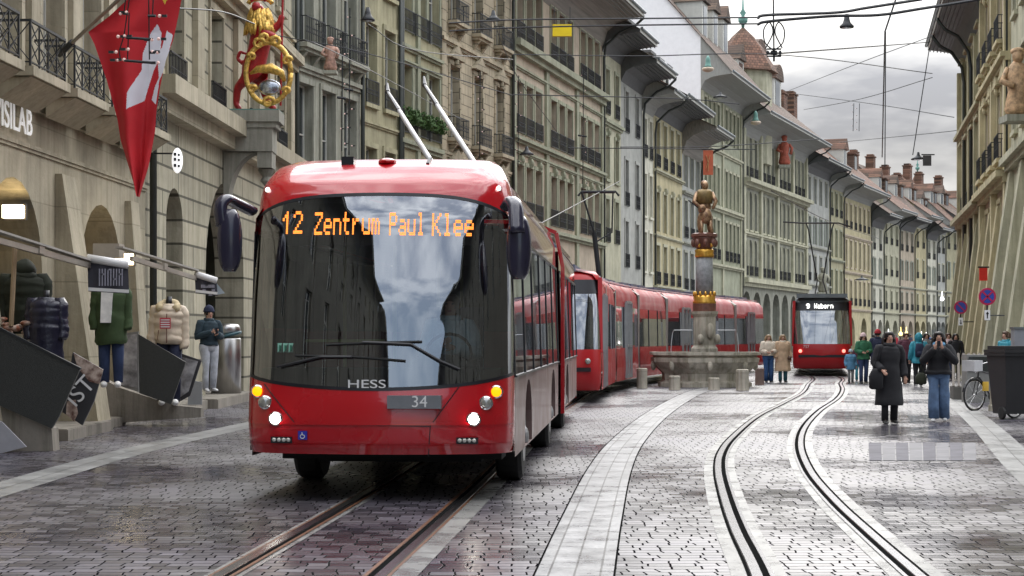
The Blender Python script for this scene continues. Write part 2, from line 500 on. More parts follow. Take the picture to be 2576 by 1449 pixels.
# right hand track, rails traced on the ground
def gp(lst): return [G(x, y) for x, y in lst]
RL = gp([(1960, 1640), (1904, 1449), (1850, 1333), (1821, 1249), (1807, 1183), (1814, 1139), (1844, 1099), (1904, 1049), (1968, 1016), (2017, 989), (2032, 968), (2031, 950)])
RR = gp([(2530, 1640), (2312, 1449), (2197, 1349), (2100, 1259), (2037, 1183), (2014, 1119), (2027, 1073), (2064, 1033), (2107, 1003), (2120, 981), (2115, 966), (2102, 950)])
e1 = Vector((12.25, 69.5, 0)) - Vector((0.52, 0, 0)); e2 = e1 + Vector((1.04, 0, 0))
RL = RL[:-1] + [Vector((11.75, 69, 0)), Vector((13.6, 90, 0)), Vector((22, 130, 0))]
RR = RR[:-1] + [Vector((12.8, 68.6, 0)), Vector((14.65, 90, 0)), Vector((23.2, 130, 0))]
CL = catmull(RL, 10); CR = catmull(RR, 10)
bed(CL, -0.17, 0.2); bed(CR, -0.2, 0.17)
rail(CL, 'left rail of the curving track on the right, next to the pale granite strip', 1)
rail(CR, 'right rail of the curving track on the right, on the side of the walking people', -1)
# left hand track under the bus, continued to the tram behind
cen = [Vector((-2.15, 2.0, 0)), Vector((-1.41, 11.66, 0)), Vector((-0.83, 19.45, 0)), Vector((-0.2, 29, 0)), Vector((0.95, 41.5, 0)), Vector((1.85, 50, 0)), Vector((3.45, 58, 0)), Vector((5.45, 65, 0)), Vector((7.75, 72, 0)), Vector((10.3, 79.5, 0)), Vector((16, 97, 0)), Vector((22, 112, 0))]
TRAMPATH = cen[4:]
CC = catmull(cen, 8); NO = offs(CC)
LL = [p - n * 0.54 for p, n in zip(CC, NO)]; LR = [p + n * 0.54 for p, n in zip(CC, NO)]
bed(LL, -0.1, 0.16); bed(LR, -0.12, 0.24)
rail(LL, 'shiny tram rail emerging from under the bus, left one of its track', 1, True)
rail(LR, 'rust-edged tram rail emerging from under the bus, right one of its track', -1, True)
# granite gutter strip between the two tracks
def strip(c, w, m, z=0.004, name='gutter_strip'):
    mb = MB(); ribbon(mb, c, -w / 2, w / 2, z); struct(mb.build(name, m))
gs = catmull(gp([(1400, 1600), (1444, 1449), (1490, 1300), (1534, 1180), (1577, 1112), (1640, 1052), (1700, 1012), (1748, 988), (1800, 972)]), 10)
strip(gs, 0.52, GRANITE)
mb = MB(); ribbon(mb, gs, 0.26, 0.275, 0.006); ribbon(mb, gs, -0.275, -0.262, 0.006)
struct(mb.build('gutter_joint', GROOVE))
strip(catmull(gp([(-600, 1420), (0, 1232), (330, 1137), (600, 1075), (900, 1010)]), 6), 0.55, GRANITE_DRY, 0.005, 'left_gutter')
rk = catmull(gp([(2760, 1330), (2576, 1172), (2480, 1075), (2400, 1008), (2345, 965), (2310, 935)]), 6)
strip(rk, 0.5, GRANITE_DRY, 0.005, 'right_gutter')
# cellar hatch of granite slabs set in the street on the right
for k in range(8):
    mb = MB(); xa = 2187 + 34 * k; xb = xa + 31.5; vs = [G(xa, 1160), G(xb, 1160), G(xb - 2, 1115), G(xa - 2, 1115)]
    mb.quad(*[(v.x, v.y, 0.0085) for v in vs])
    struct(mb.build('hatch_slab', mat('hatch_granite_%d' % (k % 2), (0.17, 0.165, 0.175) if k % 2 else (0.13, 0.125, 0.14), 0.62 if k % 2 else 0.75, spec=0.3, var=0.25, scale=2.5, bump=0.2)))
# ================================================================ HOUSES
GLASS = glassy('window_glass', (0.03, 0.035, 0.035), 0.10, 0.03)
FRAMEW = mat('window_paint', (0.55, 0.55, 0.50), 0.5, var=0.08)
FRAMED = mat('window_dark_paint', (0.09, 0.09, 0.08), 0.5)
IRON = mat('wrought_iron', (0.025, 0.027, 0.03), 0.5, 0.4)
SHUT = mat('shutter_paint', (0.22, 0.25, 0.2), 0.6, var=0.1)
TILE = None
def tile_mat(name, col):
    m, t, b = _base(name)
    b.inputs['Roughness'].default_value = 0.8
    tcn = NN(t, 'ShaderNodeTexCoord')
    sp = NN(t, 'ShaderNodeSeparateXYZ'); LK(t, tcn.outputs['Object'], sp.inputs[0])
    cb = NN(t, 'ShaderNodeCombineXYZ'); LK(t, sp.outputs[0], cb.inputs[0]); LK(t, sp.outputs[2], cb.inputs[1])
    br = NN(t, 'ShaderNodeTexBrick', inputs={'Scale': 1.0, 'Brick Width': 0.3, 'Row Height': 0.24, 'Mortar Size': 0.02, 'Color1': tuple(c * 0.65 for c in col) + (1,),
         'Color2': tuple(c * 1.3 for c in col) + (1,), 'Mortar': tuple(c * 0.35 for c in col) + (1,)})
    LK(t, cb.outputs[0], br.inputs['Vector'])
    nz = NN(t, 'ShaderNodeTexNoise', inputs={'Scale': 0.8, 'Detail': 6.0}); LK(t, tcn.outputs['Object'], nz.inputs['Vector'])
    rp = NN(t, 'ShaderNodeValToRGB')
    rp.color_ramp.elements[0].position = 0.3; rp.color_ramp.elements[0].color = (0.65, 0.7, 0.6, 1)
    rp.color_ramp.elements[1].position = 0.7; rp.color_ramp.elements[1].color = (1.2, 1.1, 1.05, 1)
    LK(t, nz.outputs['Fac'], rp.inputs[0])
    mm = NN(t, 'ShaderNodeMix', data_type='RGBA', blend_type='MULTIPLY'); mm.inputs[0].default_value = 1
    LK(t, br.outputs['Color'], mm.inputs[6]); LK(t, rp.outputs[0], mm.inputs[7]); LK(t, mm.outputs[2], b.inputs['Base Color'])
    bp = NN(t, 'ShaderNodeBump', inputs={'Strength': 0.8, 'Distance': 0.04}); bp.invert = True
    LK(t, br.outputs['Fac'], bp.inputs['Height']); LK(t, bp.outputs[0], b.inputs['Normal'])
    return m
TILE = tile_mat('roof_tiles', (0.13, 0.085, 0.065))
TILE2 = tile_mat('roof_tiles_red', (0.17, 0.09, 0.062))
SOFW = mat('soffit_pale_boards', (0.30, 0.30, 0.275), 0.8, var=0.12, scale=2.0, stretch=(0.2, 6, 1))
SOFB = mat('soffit_brown_boards', (0.23, 0.21, 0.18), 0.8, var=0.3, scale=2.5, stretch=(0.1, 5, 1))
SOFG = mat('soffit_slate', (0.09, 0.092, 0.09), 0.6, var=0.15)
ZINC = mat('zinc', (0.18, 0.2, 0.21), 0.45, 0.6)
COPPER = mat('copper_patina', (0.12, 0.26, 0.22), 0.6)
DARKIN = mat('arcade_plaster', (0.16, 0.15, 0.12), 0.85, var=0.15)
SHOPG = glassy('shop_glass', (0.05, 0.05, 0.045), 0.1, 0.03)
PIPE = mat('downpipe_dark', (0.045, 0.05, 0.045), 0.5, 0.3)
PLANT = mat('plant_green', (0.06, 0.12, 0.03), 0.7, var=0.5, scale=14)

def wall_open(mb, L0, L1, z0, z1, ops, depth, y=0.0, mi=0, rmi=None):
    rmi = mi if rmi is None else rmi
    us = sorted(set([L0, L1] + [o[0] for o in ops] + [o[1] for o in ops]))
    zs = sorted(set([z0, z1] + [o[2] for o in ops] + [o[3] for o in ops]))
    us = [u for u in us if L0 <= u <= L1]; zs = [z for z in zs if z0 <= z <= z1]
    for i in range(len(us) - 1):
        if us[i + 1] - us[i] < 1e-5: continue
        uc = (us[i] + us[i + 1]) / 2
        run = None
        for j in range(len(zs) - 1):
            zc = (zs[j] + zs[j + 1]) / 2
            hole = any(o[0] < uc < o[1] and o[2] < zc < o[3] for o in ops)
            if hole:
                if run is not None: mb.quad((us[i], y, run), (us[i + 1], y, run), (us[i + 1], y, zs[j]), (us[i], y, zs[j]), mi); run = None
            elif run is None: run = zs[j]
        if run is not None: mb.quad((us[i], y, run), (us[i + 1], y, run), (us[i + 1], y, z1), (us[i], y, z1), mi)
    for o in ops:
        a, b, c, d = o[:4]; rise = o[4] if len(o) > 4 else 0
        dp = o[5] if len(o) > 5 else depth
        zs_ = d - rise
        mb.quad((a, y, c), (a, y + dp, c), (a, y + dp, zs_), (a, y, zs_), rmi)
        mb.quad((b, y, c), (b, y + dp, c), (b, y + dp, zs_), (b, y, zs_), rmi)
        mb.quad((a, y, c), (b, y, c), (b, y + dp, c), (a, y + dp, c), rmi)
        if not rise:
            mb.quad((a, y, d), (b, y, d), (b, y + dp, d), (a, y + dp, d), rmi)
        else:
            n = 12; m = (a + b) / 2; hw = (b - a) / 2
            cur = [(m - hw * math.cos(math.pi * k / n), zs_ + rise * math.sin(math.pi * k / n)) for k in range(n + 1)]
            for k in range(n):
                (u0, q0), (u1, q1) = cur[k], cur[k + 1]
                if d - min(q0, q1) > 1e-4: mb.quad((u0, y, q0), (u1, y, q1), (u1, y, d), (u0, y, d), mi)
                mb.quad((u0, y, q0), (u1, y, q1), (u1, y + dp, q1), (u0, y + dp, q0), rmi)
WCACHE = {}
def win_meshes(w, h, st, fm, sm):
    key = (round(w, 2), round(h, 2), st, fm.name, sm.name)
    if key in WCACHE: return WCACHE[key]
    r = {}
    rise = w / 2 if 'arch' in st else 0
    m = MB(); f = 0.06
    d = 0.03
    m.box(-w / 2, -w / 2 + f, -d, d, 0, h - rise, 0); m.box(w / 2 - f, w / 2, -d, d, 0, h - rise, 0)
    m.box(-w / 2 + f, w / 2 - f, -d, d, 0, f, 0)
    m.box(-0.035, 0.035, -d - 0.01, d, f, h - rise * 0.4 - f, 0)
    m.box(-w / 2 + f, w / 2 - f, -d + 0.005, d, h * 0.68, h * 0.68 + 0.05, 0)
    if not rise: m.box(-w / 2 + f, w / 2 - f, -d, d, h - f, h, 0)
    if 'grid' in st:
        for k in (0.23, 0.46, 0.85): m.box(-w / 2 + f, w / 2 - f, -d + 0.01, d - 0.01, h * k, h * k + 0.025, 0)
    r['window'] = m.mesh('window', fm)
    p = MB()
    if rise:
        n = 10
        pts = [(-w / 2, 0.01, 0), (w / 2, 0.01, 0)] + [(w / 2 * math.cos(math.pi * k / n), 0.01, h - rise + rise * math.sin(math.pi * k / n)) for k in range(n + 1)]
        p.poly(pts)
    else:
        p.quad((-w / 2, 0.01, 0), (w / 2, 0.01, 0), (w / 2, 0.01, h), (-w / 2, 0.01, h))
    r['pane'] = p.mesh('pane', GLASS)
    s = MB(); dp = -0.30
    if 'sill' in st:
        s.box(-w / 2 - 0.12, w / 2 + 0.12, dp - 0.13, dp - 0.002, -0.14, 0.0)
    if 'sur' in st:
        s.box(-w / 2 - 0.16, -w / 2 - 0.002, dp - 0.05, dp - 0.001, 0.002, h); s.box(w / 2 + 0.002, w / 2 + 0.16, dp - 0.05, dp - 0.001, 0.002, h)
        if not rise: s.box(-w / 2 - 0.16, w / 2 + 0.16, dp - 0.06, dp - 0.001, h + 0.002, h + 0.18)
    if 'lint' in st:
        s.box(-w / 2 - 0.25, w / 2 + 0.25, dp - 0.22, dp - 0.001, h + 0.2, h + 0.33)
    if 'ped' in st:
        s.prism([(-w / 2 - 0.3, dp - 0.2, h + 0.25), (w / 2 + 0.3, dp - 0.2, h + 0.25), (0, dp - 0.2, h + 0.8)], (0, 0.199, 0))
        s.ball((0, dp - 0.1, h + 0.12), 0.14, 0.12, 0.2, 8, 5)
    if 'key' in st:
        s.box(-0.14, 0.14, dp - 0.16, dp - 0.001, h + 0.01, h + 0.42); s.ball((0, dp - 0.16, h + 0.2), 0.15, 0.1, 0.17, 8, 5)
    if 'slab' in st:
        s.box(-w / 2 - 0.28, w / 2 + 0.28, dp - 0.42, dp - 0.002, -0.16, -0.02)
        s.box(-w / 2 - 0.2, w / 2 + 0.2, dp - 0.32, dp - 0.002, -0.27, -0.162)
        for q in (-w / 2 + 0.05, w / 2 - 0.05): s.prism([(q - 0.08, dp - 0.002, -0.28), (q - 0.08, dp - 0.3, -0.28), (q - 0.08, dp - 0.002, -0.65)], (0.16, 0, 0))
    if s.v: r['surround'] = s.mesh('surround', sm)
    if 'rail' in st:
        q = MB(); y = dp - 0.36 if 'slab' in st else dp - 0.1
        a = w / 2 + (0.2 if 'slab' in st else 0.05)
        z0 = 0.02; z1 = 0.78
        q.box(-a, a, y - 0.018, y + 0.018, z1, z1 + 0.035); q.box(-a, a, y - 0.012, y + 0.012, z0, z0 + 0.03)
        n = max(5, int(a * 2 / 0.13))
        for k in range(n + 1):
            u = -a + 2 * a * k / n
            q.box(u - 0.011, u + 0.011, y - 0.011, y + 0.011, z0, z1)
        for k in range(n):
            u = -a + 2 * a * (k + 0.5) / n; rr = a / n * 0.8
            pts = [(u + rr * math.cos(t * math.pi / 4), y, (z0 + z1) / 2 + rr * 1.6 * math.sin(t * math.pi / 4)) for t in range(9)]
            for t in range(8): q.bar(pts[t], pts[t + 1], 0.016)
        for e in (-a, a): 
            q.bar((e, y, z1 + 0.02), (e, dp, z1 + 0.02), 0.03); q.bar((e, y, z0), (e, dp, z0), 0.02)
            for k in (0.33, 0.66): q.bar((e, y + (dp - y) * k, z0), (e, y + (dp - y) * k, z1), 0.02)
        r['railing'] = q.mesh('railing', IRON)
    if 'plant' in st:
        q = MB(); rnd = random.Random(5)
        for k in range(220):
            c = Vector((rnd.uniform(-w / 2 - 0.1, w / 2 + 0.1), dp - 0.2 + rnd.uniform(-0.16, 0.12), 0.35 + rnd.uniform(0, 0.55)))
            a = Vector((rnd.uniform(-1, 1), rnd.uniform(-1, 1), rnd.uniform(-1, 1))) * 0.07; b = Vector((rnd.uniform(-1, 1), rnd.uniform(-1, 1), rnd.uniform(-1, 1))) * 0.07
            q.quad(c - a, c - b, c + a, c + b)
        r['plants'] = q.mesh('plants', PLANT)
    if 'shut' in st:
        q = MB()
        for e in (-1, 1):
            x0 = e * (w / 2 + 0.02); x1 = e * (w / 2 + 0.02 + w * 0.46)
            q.box(min(x0, x1), max(x0, x1), dp - 0.06, dp - 0.02, 0.02, h - 0.02)
            for k in range(int(h / 0.12)): q.box(min(x0, x1) + 0.05, max(x0, x1) - 0.05, dp - 0.075, dp - 0.06, 0.08 + k * 0.12, 0.13 + k * 0.12)
        r['shutters'] = q.mesh('shutters', SHUT)
    WCACHE[key] = r
    return r
def put_window(par, u, z, w, h, st, fm, sm, depth=0.30, far=False):
    r = win_meshes(w, h, st, fm, sm)
    o = inst('window', r['window'], par, (u, depth, z))
    for k in ('pane', 'surround', 'railing', 'plants', 'shutters'):
        if k in r: inst(k, r[k], o)
    return o
def house(label, a, b, wm, zt, rows, cols, w=1.1, group=None, tm=None, belts=(), pil=(), arc=None, ground=3.6, eave=None, roof=None, dorm=(), chim=(), pipe=None, D=10.0, fm=None,
          back=None, flank=None, arcdepth=3.2, butt=(), upper=None, cat='house', name='row_house', st0='sur.sill', shop=True):
    """facade from a to b (street on the right hand); local x along, -y towards the street"""
    a = Vector((a[0], a[1], 0)); b = Vector((b[0], b[1], 0))
    L = (b - a).length; ang = math.atan2(b.y - a.y, b.x - a.x)
    e = empty(name, a, ang)
    tag(e, label, cat, group)
    tm = tm or wm; fm = fm or FRAMEW
    ops = []; wins = []
    for r in rows:
        z0, z1 = r[0], r[1]; st = r[2] if len(r) > 2 else st0; ww = r[3] if len(r) > 3 and r[3] else w
        cc = r[4] if len(r) > 4 else cols
        for c in cc:
            u = c * L
            if u - ww / 2 < 0.08 or u + ww / 2 > L - 0.08: continue
            ops.append((u - ww / 2, u + ww / 2, z0, z1, ww / 2 if 'arch' in st else 0))
            wins.append((u, z0, ww, z1 - z0, st))
    aops = []
    if arc:
        for u0, u1, zc in arc:
            hw = (u1 - u0) / 2
            aops.append((u0, u1, 0.02, zc, min(hw, zc - 1.0), 0.75))
    m = MB()
    wall_open(m, 0, L, 0, zt, ops + aops, 0.33)
    # flanks and back
    for u in (0.03, L - 0.03): m.quad((u, 0.001, 0), (u, D, 0), (u, D, zt), (u, 0.001, zt), 1)
    m.quad((0.03, D, 0), (L - 0.03, D, 0), (L - 0.03, D, zt), (0.03, D, zt))
    m.quad((0.03, 0.05, zt), (L - 0.03, 0.05, zt), (L - 0.03, D, zt), (0.03, D, zt))
    if roof:
        rd, rh = roof[0], roof[1]
        kk = rh / (rd + (eave[0] if eave else 0.2)); o_ = eave[0] if eave else 0.2
        for u in (0.03, L - 0.03): m.poly([(u, 0.0, zt), (u, D, zt), (u, rd, zt + rh), (u, 0.0, zt + 0.1 + o_ * kk)], 1)
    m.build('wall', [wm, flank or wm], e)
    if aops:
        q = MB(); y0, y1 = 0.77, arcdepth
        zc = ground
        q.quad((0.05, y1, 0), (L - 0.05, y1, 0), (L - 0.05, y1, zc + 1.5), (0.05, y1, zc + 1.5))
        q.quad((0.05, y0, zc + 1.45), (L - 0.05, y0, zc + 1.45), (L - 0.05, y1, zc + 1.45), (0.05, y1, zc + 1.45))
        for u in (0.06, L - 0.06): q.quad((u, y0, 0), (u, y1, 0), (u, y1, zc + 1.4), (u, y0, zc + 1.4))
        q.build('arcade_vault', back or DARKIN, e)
        if shop:
            for (u0, u1, zc_) in arc:
                q = MB(); q.box(u0 - 0.4, u1 + 0.2, y1 - 0.09, y1 - 0.02, 0.5, 3.0)
                q.build('shop_window', SHOPG, e)
    for (z, hh, pr) in belts:
        q = MB(); q.box(0.0, L, -pr, -0.002, z, z + hh * 0.55); q.box(0.0, L, -pr * 0.55, -0.0025, z - hh * 0.45, z - 0.002)
        q.build('cornice', tm, e)
    for (u, ww, z0, z1, pr) in pil:
        q = MB(); q.box(u - ww / 2, u + ww / 2, -pr, -0.003, z0, z1); q.build('pilaster', tm, e)
    for (u, ww, z1, pr) in butt:
        q = MB()
        q.prism([(u - ww / 2, -0.004, 0), (u - ww / 2, -pr, 0), (u - ww / 2, -0.12, z1), (u - ww / 2, -0.004, z1)], (ww, 0, 0))
        q.build('buttress', tm, e)
    for (u, z0, ww, hh, st) in wins:
        put_window(e, u, z0, ww, hh, st, fm, tm)
    if eave:
        ov, sof = eave[0], eave[1]; zi = eave[2] if len(eave) > 2 else 1.0
        prof = [(-0.004, zt - zi - 0.25), (-0.12, zt - zi), (-0.3, zt - zi * 0.55), (-ov * 0.35, zt - zi * 0.25), (-ov * 0.65, zt - 0.08), (-ov, zt), (-ov, zt + 0.14), (0.02, zt + 0.1 + ov * (roof[1] / (roof[0] + ov) if roof else 0.7))]
        q = MB(); q.prism([(0.0, y, z) for y, z in prof], (L, 0, 0))
        q.build('eave', sof, e)
        q = MB(); q.box(0.0, L, -ov - 0.03, -ov - 0.001, zt - 0.02, zt + 0.2); q.build('fascia', FRAMEW, e)
        q = MB(); q.tube([(0.05, -ov - 0.1, zt + 0.2), (L - 0.05, -ov - 0.1, zt + 0.2)], 0.08, 6); q.build('gutter', ZINC, e)
        if sof is SOFB or sof is SOFG:
            q = MB()
            for k in range(6):
                y = -ov * (0.4 + 0.11 * k); q.box(0.02, L - 0.02, y - 0.02, y + 0.02, zt - 0.2 + 0.022 * k, zt - 0.12 + 0.03 * k + 0.02)
            q.build('soffit_batten', SOFW if sof is SOFB else SOFG, e)
    ov = eave[0] if eave else 0.2
    if roof:
        rd, rh = roof[0], roof[1]; rm = roof[2] if len(roof) > 2 else TILE
        k = rh / (rd + ov)
        zb = zt + 0.16
        q = MB()
        q.prism([(-0.15, -ov, zb), (-0.15, rd, zb + rh), (-0.15, D + 0.3, zt), (-0.15, D + 0.3, zt - 0.12), (-0.15, rd, zb + rh - 0.16), (-0.15, -ov, zb - 0.0)], (L + 0.3, 0, 0))
        ro = q.build('roof', rm, e)
        for (u, wd_, hh, y, kind) in dorm:
            zr = zb + (y + ov) * k - 0.1
            dm = MB()
            y2 = y + hh / k + 0.6
            dm.box(u - wd_ / 2, u + wd_ / 2, y, y2, zr - 0.3, zr + hh)
            d = dm.build('dormer', FRAMEW if kind != 'tile' else TILE, ro)
            dm = MB(); dw = wd_ * 0.6
            dm.box(u - dw / 2, u + dw / 2, y - 0.03, y - 0.01, zr + 0.15, zr + hh * 0.9)
            dm.build('dormer_window', GLASS, ro)
            dm = MB()
            if kind == 'gable':
                dm.prism([(u - wd_ / 2 - 0.15, y - 0.25, zr + hh), (u + wd_ / 2 + 0.15, y - 0.25, zr + hh), (u, y - 0.25, zr + hh + wd_ * 0.62)], (0, y2 - y + 0.6, 0))
            elif kind == 'round':
                pts = [(u + (wd_ / 2 + 0.15) * math.cos(math.pi * t / 10), y - 0.25, zr + hh - 0.1 + wd_ * 0.45 * math.sin(math.pi * t / 10)) for t in range(11)]
                dm.prism(pts, (0, y2 - y + 0.6, 0))
            else:
                dm.box(u - wd_ / 2 - 0.15, u + wd_ / 2 + 0.15, y - 0.25, y2, zr + hh + 0.003, zr + hh + 0.18)
            dm.build('dormer_roof', SOFG if kind == 'flat' else rm, ro)
        for (u, y, sx, sy, hh) in chim:
            zr = zb + (min(y, 2 * rd - y) + ov) * k
            q = MB(); q.box(u - sx / 2, u + sx / 2, y - sy / 2, y + sy / 2, zr - 0.6, zr + hh)
            q.box(u - sx / 2 - 0.1, u + sx / 2 + 0.1, y - sy / 2 - 0.1, y + sy / 2 + 0.1, zr + hh + 0.002, zr + hh + 0.15)
            q.box(u - sx / 2 + 0.1, u + sx / 2 - 0.1, y - sy / 2 + 0.1, y + sy / 2 - 0.1, zr + hh + 0.152, zr + hh + 0.4)
            q.build('chimney', TILE2, ro)
    if pipe is not None:
        for u in (pipe if isinstance(pipe, (list, tuple)) else [pipe]):
            if u < 0: u = L + u
            q = MB(); z = zt
            zpts = [(u, -ov, z + 0.05), (u, -ov, z - 0.1), (u, -ov * 0.8, z - 0.5), (u, -ov * 0.45, z - 0.8), (u, -0.22, z - 1.5), (u, -0.13, z - 2.2), (u, -0.13, 0.1)] if ov > 0.8 else [(u, -0.13, z), (u, -0.13, 0.1)]
            q.tube(zpts, 0.075, 6); q.build('downpipe', PIPE, e, smooth=True)
    return e
# ---------------------------------------------------------------- house row on the left, walked from near to far
def nearY(px): return 8.58 / (0.0335 + (CX - px) / F)
def nearP(Y): return (-8.58 + 0.0335 * Y, Y)
ST_A = stone('stone_warm_grey', (0.432, 0.389, 0.292), (1.7, 1.25, 0.012), 0.25, mortar=0.7)
ST_RUS = stone('stone_rusticated', (0.444, 0.414, 0.317), (3.0, 0.52, 0.03), 0.3, mortar=0.25)
ST_GRN = stone('sandstone_green', (0.328, 0.339, 0.243), None, 0.3)
ST_GRY = stone('sandstone_grey', (0.328, 0.328, 0.268), None, 0.35)
ST_YEL = stone('sandstone_yellow', (0.492, 0.434, 0.264), None, 0.25)
ST_YG = stone('sandstone_pale', (0.460, 0.445, 0.323), None, 0.3)
ST_PNK = stone('render_rose', (0.460, 0.387, 0.292), None, 0.2)
ST_PR = stone('render_rose_joints', (0.436, 0.378, 0.274), (1.2, 0.42, 0.022), 0.25, mortar=0.4)
ST_BLU = stone('render_blue_grey', (0.393, 0.397, 0.366), None, 0.2)
ST_OLV = stone('sandstone_olive', (0.393, 0.366, 0.234), None, 0.3)
ST_DK = stone('sandstone_weathered', (0.273, 0.265, 0.205), None, 0.4)
ST_WHT = stone('render_white', (0.602, 0.584, 0.479), None, 0.2)
ST_REFL = stone('reflection_dark_stone', (0.11, 0.105, 0.085), None, 0.3)  # shade put into the stone colour to keep the windscreen reflection dark
GL = 'stone houses in the row along the left side'
# --- house with the shop arches at the left edge
Y0 = 14.0; Y1 = nearY(365)
def U(Y): return (Y - Y0) * 1.00056
wc = [19.7, 22.0, 24.3, 26.6, 28.9, 31.2, 33.5]
LN = U(Y1)
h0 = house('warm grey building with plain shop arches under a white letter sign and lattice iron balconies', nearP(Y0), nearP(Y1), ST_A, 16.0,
           [(5.55, 8.7, 'sur', 1.2), (10.4, 13.2, 'sur.sill', 1.2)], [U(y) / LN for y in wc], 1.2, GL,
           belts=[(5.3, 0.26, 0.16), (4.56, 0.12, 0.06), (9.6, 0.5, 0.3)],
           pil=[(U(y), 0.42, 5.5, 9.2, 0.1) for y in (25.45, 27.75, 30.05, 32.35, 34.7, 23.1)],
           arc=[(U(20.6), U(23.4), 4.0), (U(25.5), U(28.4), 4.05), (U(30.6), U(33.4), 4.0)], ground=3.6,
           butt=[(U(29.5), 0.8, 4.3, 0.75), (U(24.5), 0.8, 4.3, 0.75), (U(33.95), 0.6, 4.2, 0.4)], fm=FRAMEW, shop=False,
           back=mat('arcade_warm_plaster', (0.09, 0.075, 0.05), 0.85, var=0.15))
# stone balconies with lattice iron railings
bm_ = MB()
bm_.prism([(-0.95, -0.55, 0.0), (0.95, -0.55, 0.0), (0.95, -0.55, 0.14), (-0.95, -0.55, 0.14)], (0, 0.548, 0))
bm_.prism([(-0.9, -0.02, -0.32), (-0.9, -0.5, -0.01), (-0.9, -0.02, -0.01)], (1.8, 0, 0))
BALSTONE = bm_.mesh('balcony', ST_A)
rm_ = MB()
zt_, w_ = 0.85, 0.88
rm_.box(-w_, w_, -0.5, -0.46, 0.8, 0.84)
rm_.box(-w_, w_, -0.495, -0.465, 0.2, 0.22)
for k in range(9):
    u = -w_ + 2 * w_ * k / 8
    if k % 2 == 0: rm_.box(u - 0.012, u + 0.012, -0.492, -0.468, 0.14, 0.8)
for k in range(4):
    u0 = -w_ + 2 * w_ * k / 4; u1 = u0 + 2 * w_ / 4
    for j in (0, 1):
        rm_.bar((u0, -0.48, 0.22 + 0.29 * j), (u1, -0.48, 0.51 + 0.29 * j), 0.014); rm_.bar((u0, -0.48, 0.51 + 0.29 * j), (u1, -0.48, 0.22 + 0.29 * j), 0.014)
for e_ in (-w_, w_):
    rm_.bar((e_, -0.48, 0.82), (e_, 0, 0.82), 0.035); rm_.bar((e_, -0.48, 0.21), (e_, 0, 0.21), 0.02); rm_.bar((e_, -0.48, 0.14), (e_, -0.48, 0.84), 0.03)
    rm_.bar((e_, -0.48, 0.22), (e_, 0, 0.8), 0.014); rm_.bar((e_, -0.48, 0.8), (e_, 0, 0.22), 0.014)
BALRAIL = rm_.mesh('railing', IRON)
for y in wc[1:]:
    o = inst('balcony', BALSTONE, h0, (U(y), -0.16, 5.42)); inst('railing', BALRAIL, o)
# white letters of the shop
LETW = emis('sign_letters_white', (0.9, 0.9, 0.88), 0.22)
sg = empty('letter_sign'); tag(sg, 'white upright capital letters fixed on the stone band above the left shop arch', 'sign')
sg.parent = None
ax = math.atan2(1, 0.0335)
sp_ = Matrix.Translation(Vector((-8.58 + 0.0335 * 26.75 + 0.06, 26.75, 4.93))) @ Matrix.Rotation(ax, 4, 'Z') @ FRONT
text_mesh('VISILAB', 0.58, LETW, 'lettering', sg, sp_, 0.008, 'CENTER', 0.98)
# --- rusticated house with the big arch
Y2 = nearY(734)
def U1(Y): return (Y - Y1) * 1.00056
L1_ = U1(Y2)
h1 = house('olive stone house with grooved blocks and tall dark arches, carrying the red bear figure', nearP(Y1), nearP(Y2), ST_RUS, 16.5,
           [(6.85, 9.4, 'sur.rail.grid', 1.45), (11.2, 14.0, 'sur.sill', 1.3)], [U1(y) / L1_ for y in (37.9, 42.3, 47.3, 51.6)], 1.4, GL, tm=ST_A,
           belts=[(6.5, 0.7, 0.62), (9.9, 0.45, 0.4), (10.6, 0.2, 0.15)],
           pil=[(U1(y), 0.7, 6.9, 9.65, 0.14) for y in (36.0, 40.0, 44.8, 49.5, 53.2)],
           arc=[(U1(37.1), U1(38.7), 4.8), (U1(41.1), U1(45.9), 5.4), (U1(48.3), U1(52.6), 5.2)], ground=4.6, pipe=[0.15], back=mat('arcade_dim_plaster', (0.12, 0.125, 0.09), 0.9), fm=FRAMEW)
# corbel under the bear
cb = MB()
cb.box(-0.75, 0.68, -0.5, 0.5, -0.28, 0.0); cb.box(-0.72, 0.60, -0.44, 0.44, -0.42, -0.282); cb.box(-0.72, 0.5, -0.4, 0.4, -1.0, -0.422)
cb.box(0.12, 0.48, -0.36, 0.36, -1.4, -1.002)
cb.lathe([(0.02, -1.85), (0.16, -1.7), (0.1, -1.6), (0.22, -1.42)], 10, (0.3, 0, 0))
n = 8
arcp = [(-0.72, 0, -2.3)] + [(-0.72 + 0.84 * (1 - math.cos(math.pi / 2 * k / n)), 0, -2.0 + 1.0 * math.sin(math.pi / 2 * k / n)) for k in range(n + 1)] + [(-0.72 + 0.84, 0, -1.0), (-0.72, 0, -1.0)]
cb.prism([(x, -0.3, z) for x, y, z in [(-0.72, 0, -2.6)] + [(-0.62 + 0.74 * (1 - math.cos(math.pi / 2 * k / n)), 0, -2.4 + 1.38 * math.sin(math.pi / 2 * k / n)) for k in range(n + 1)] + [(-0.72, 0, -1.02)]], (0, 0.6, 0))
co = cb.build('stone_corbel', stone('corbel_stone', (0.30, 0.29, 0.245), None, 0.3), None, loc=W(640, 283, 43.4))
tag(co, 'grey stone corbel with curved bracket jutting from the rusticated house', 'corbel')
BEARP = W(640, 283, 43.4)

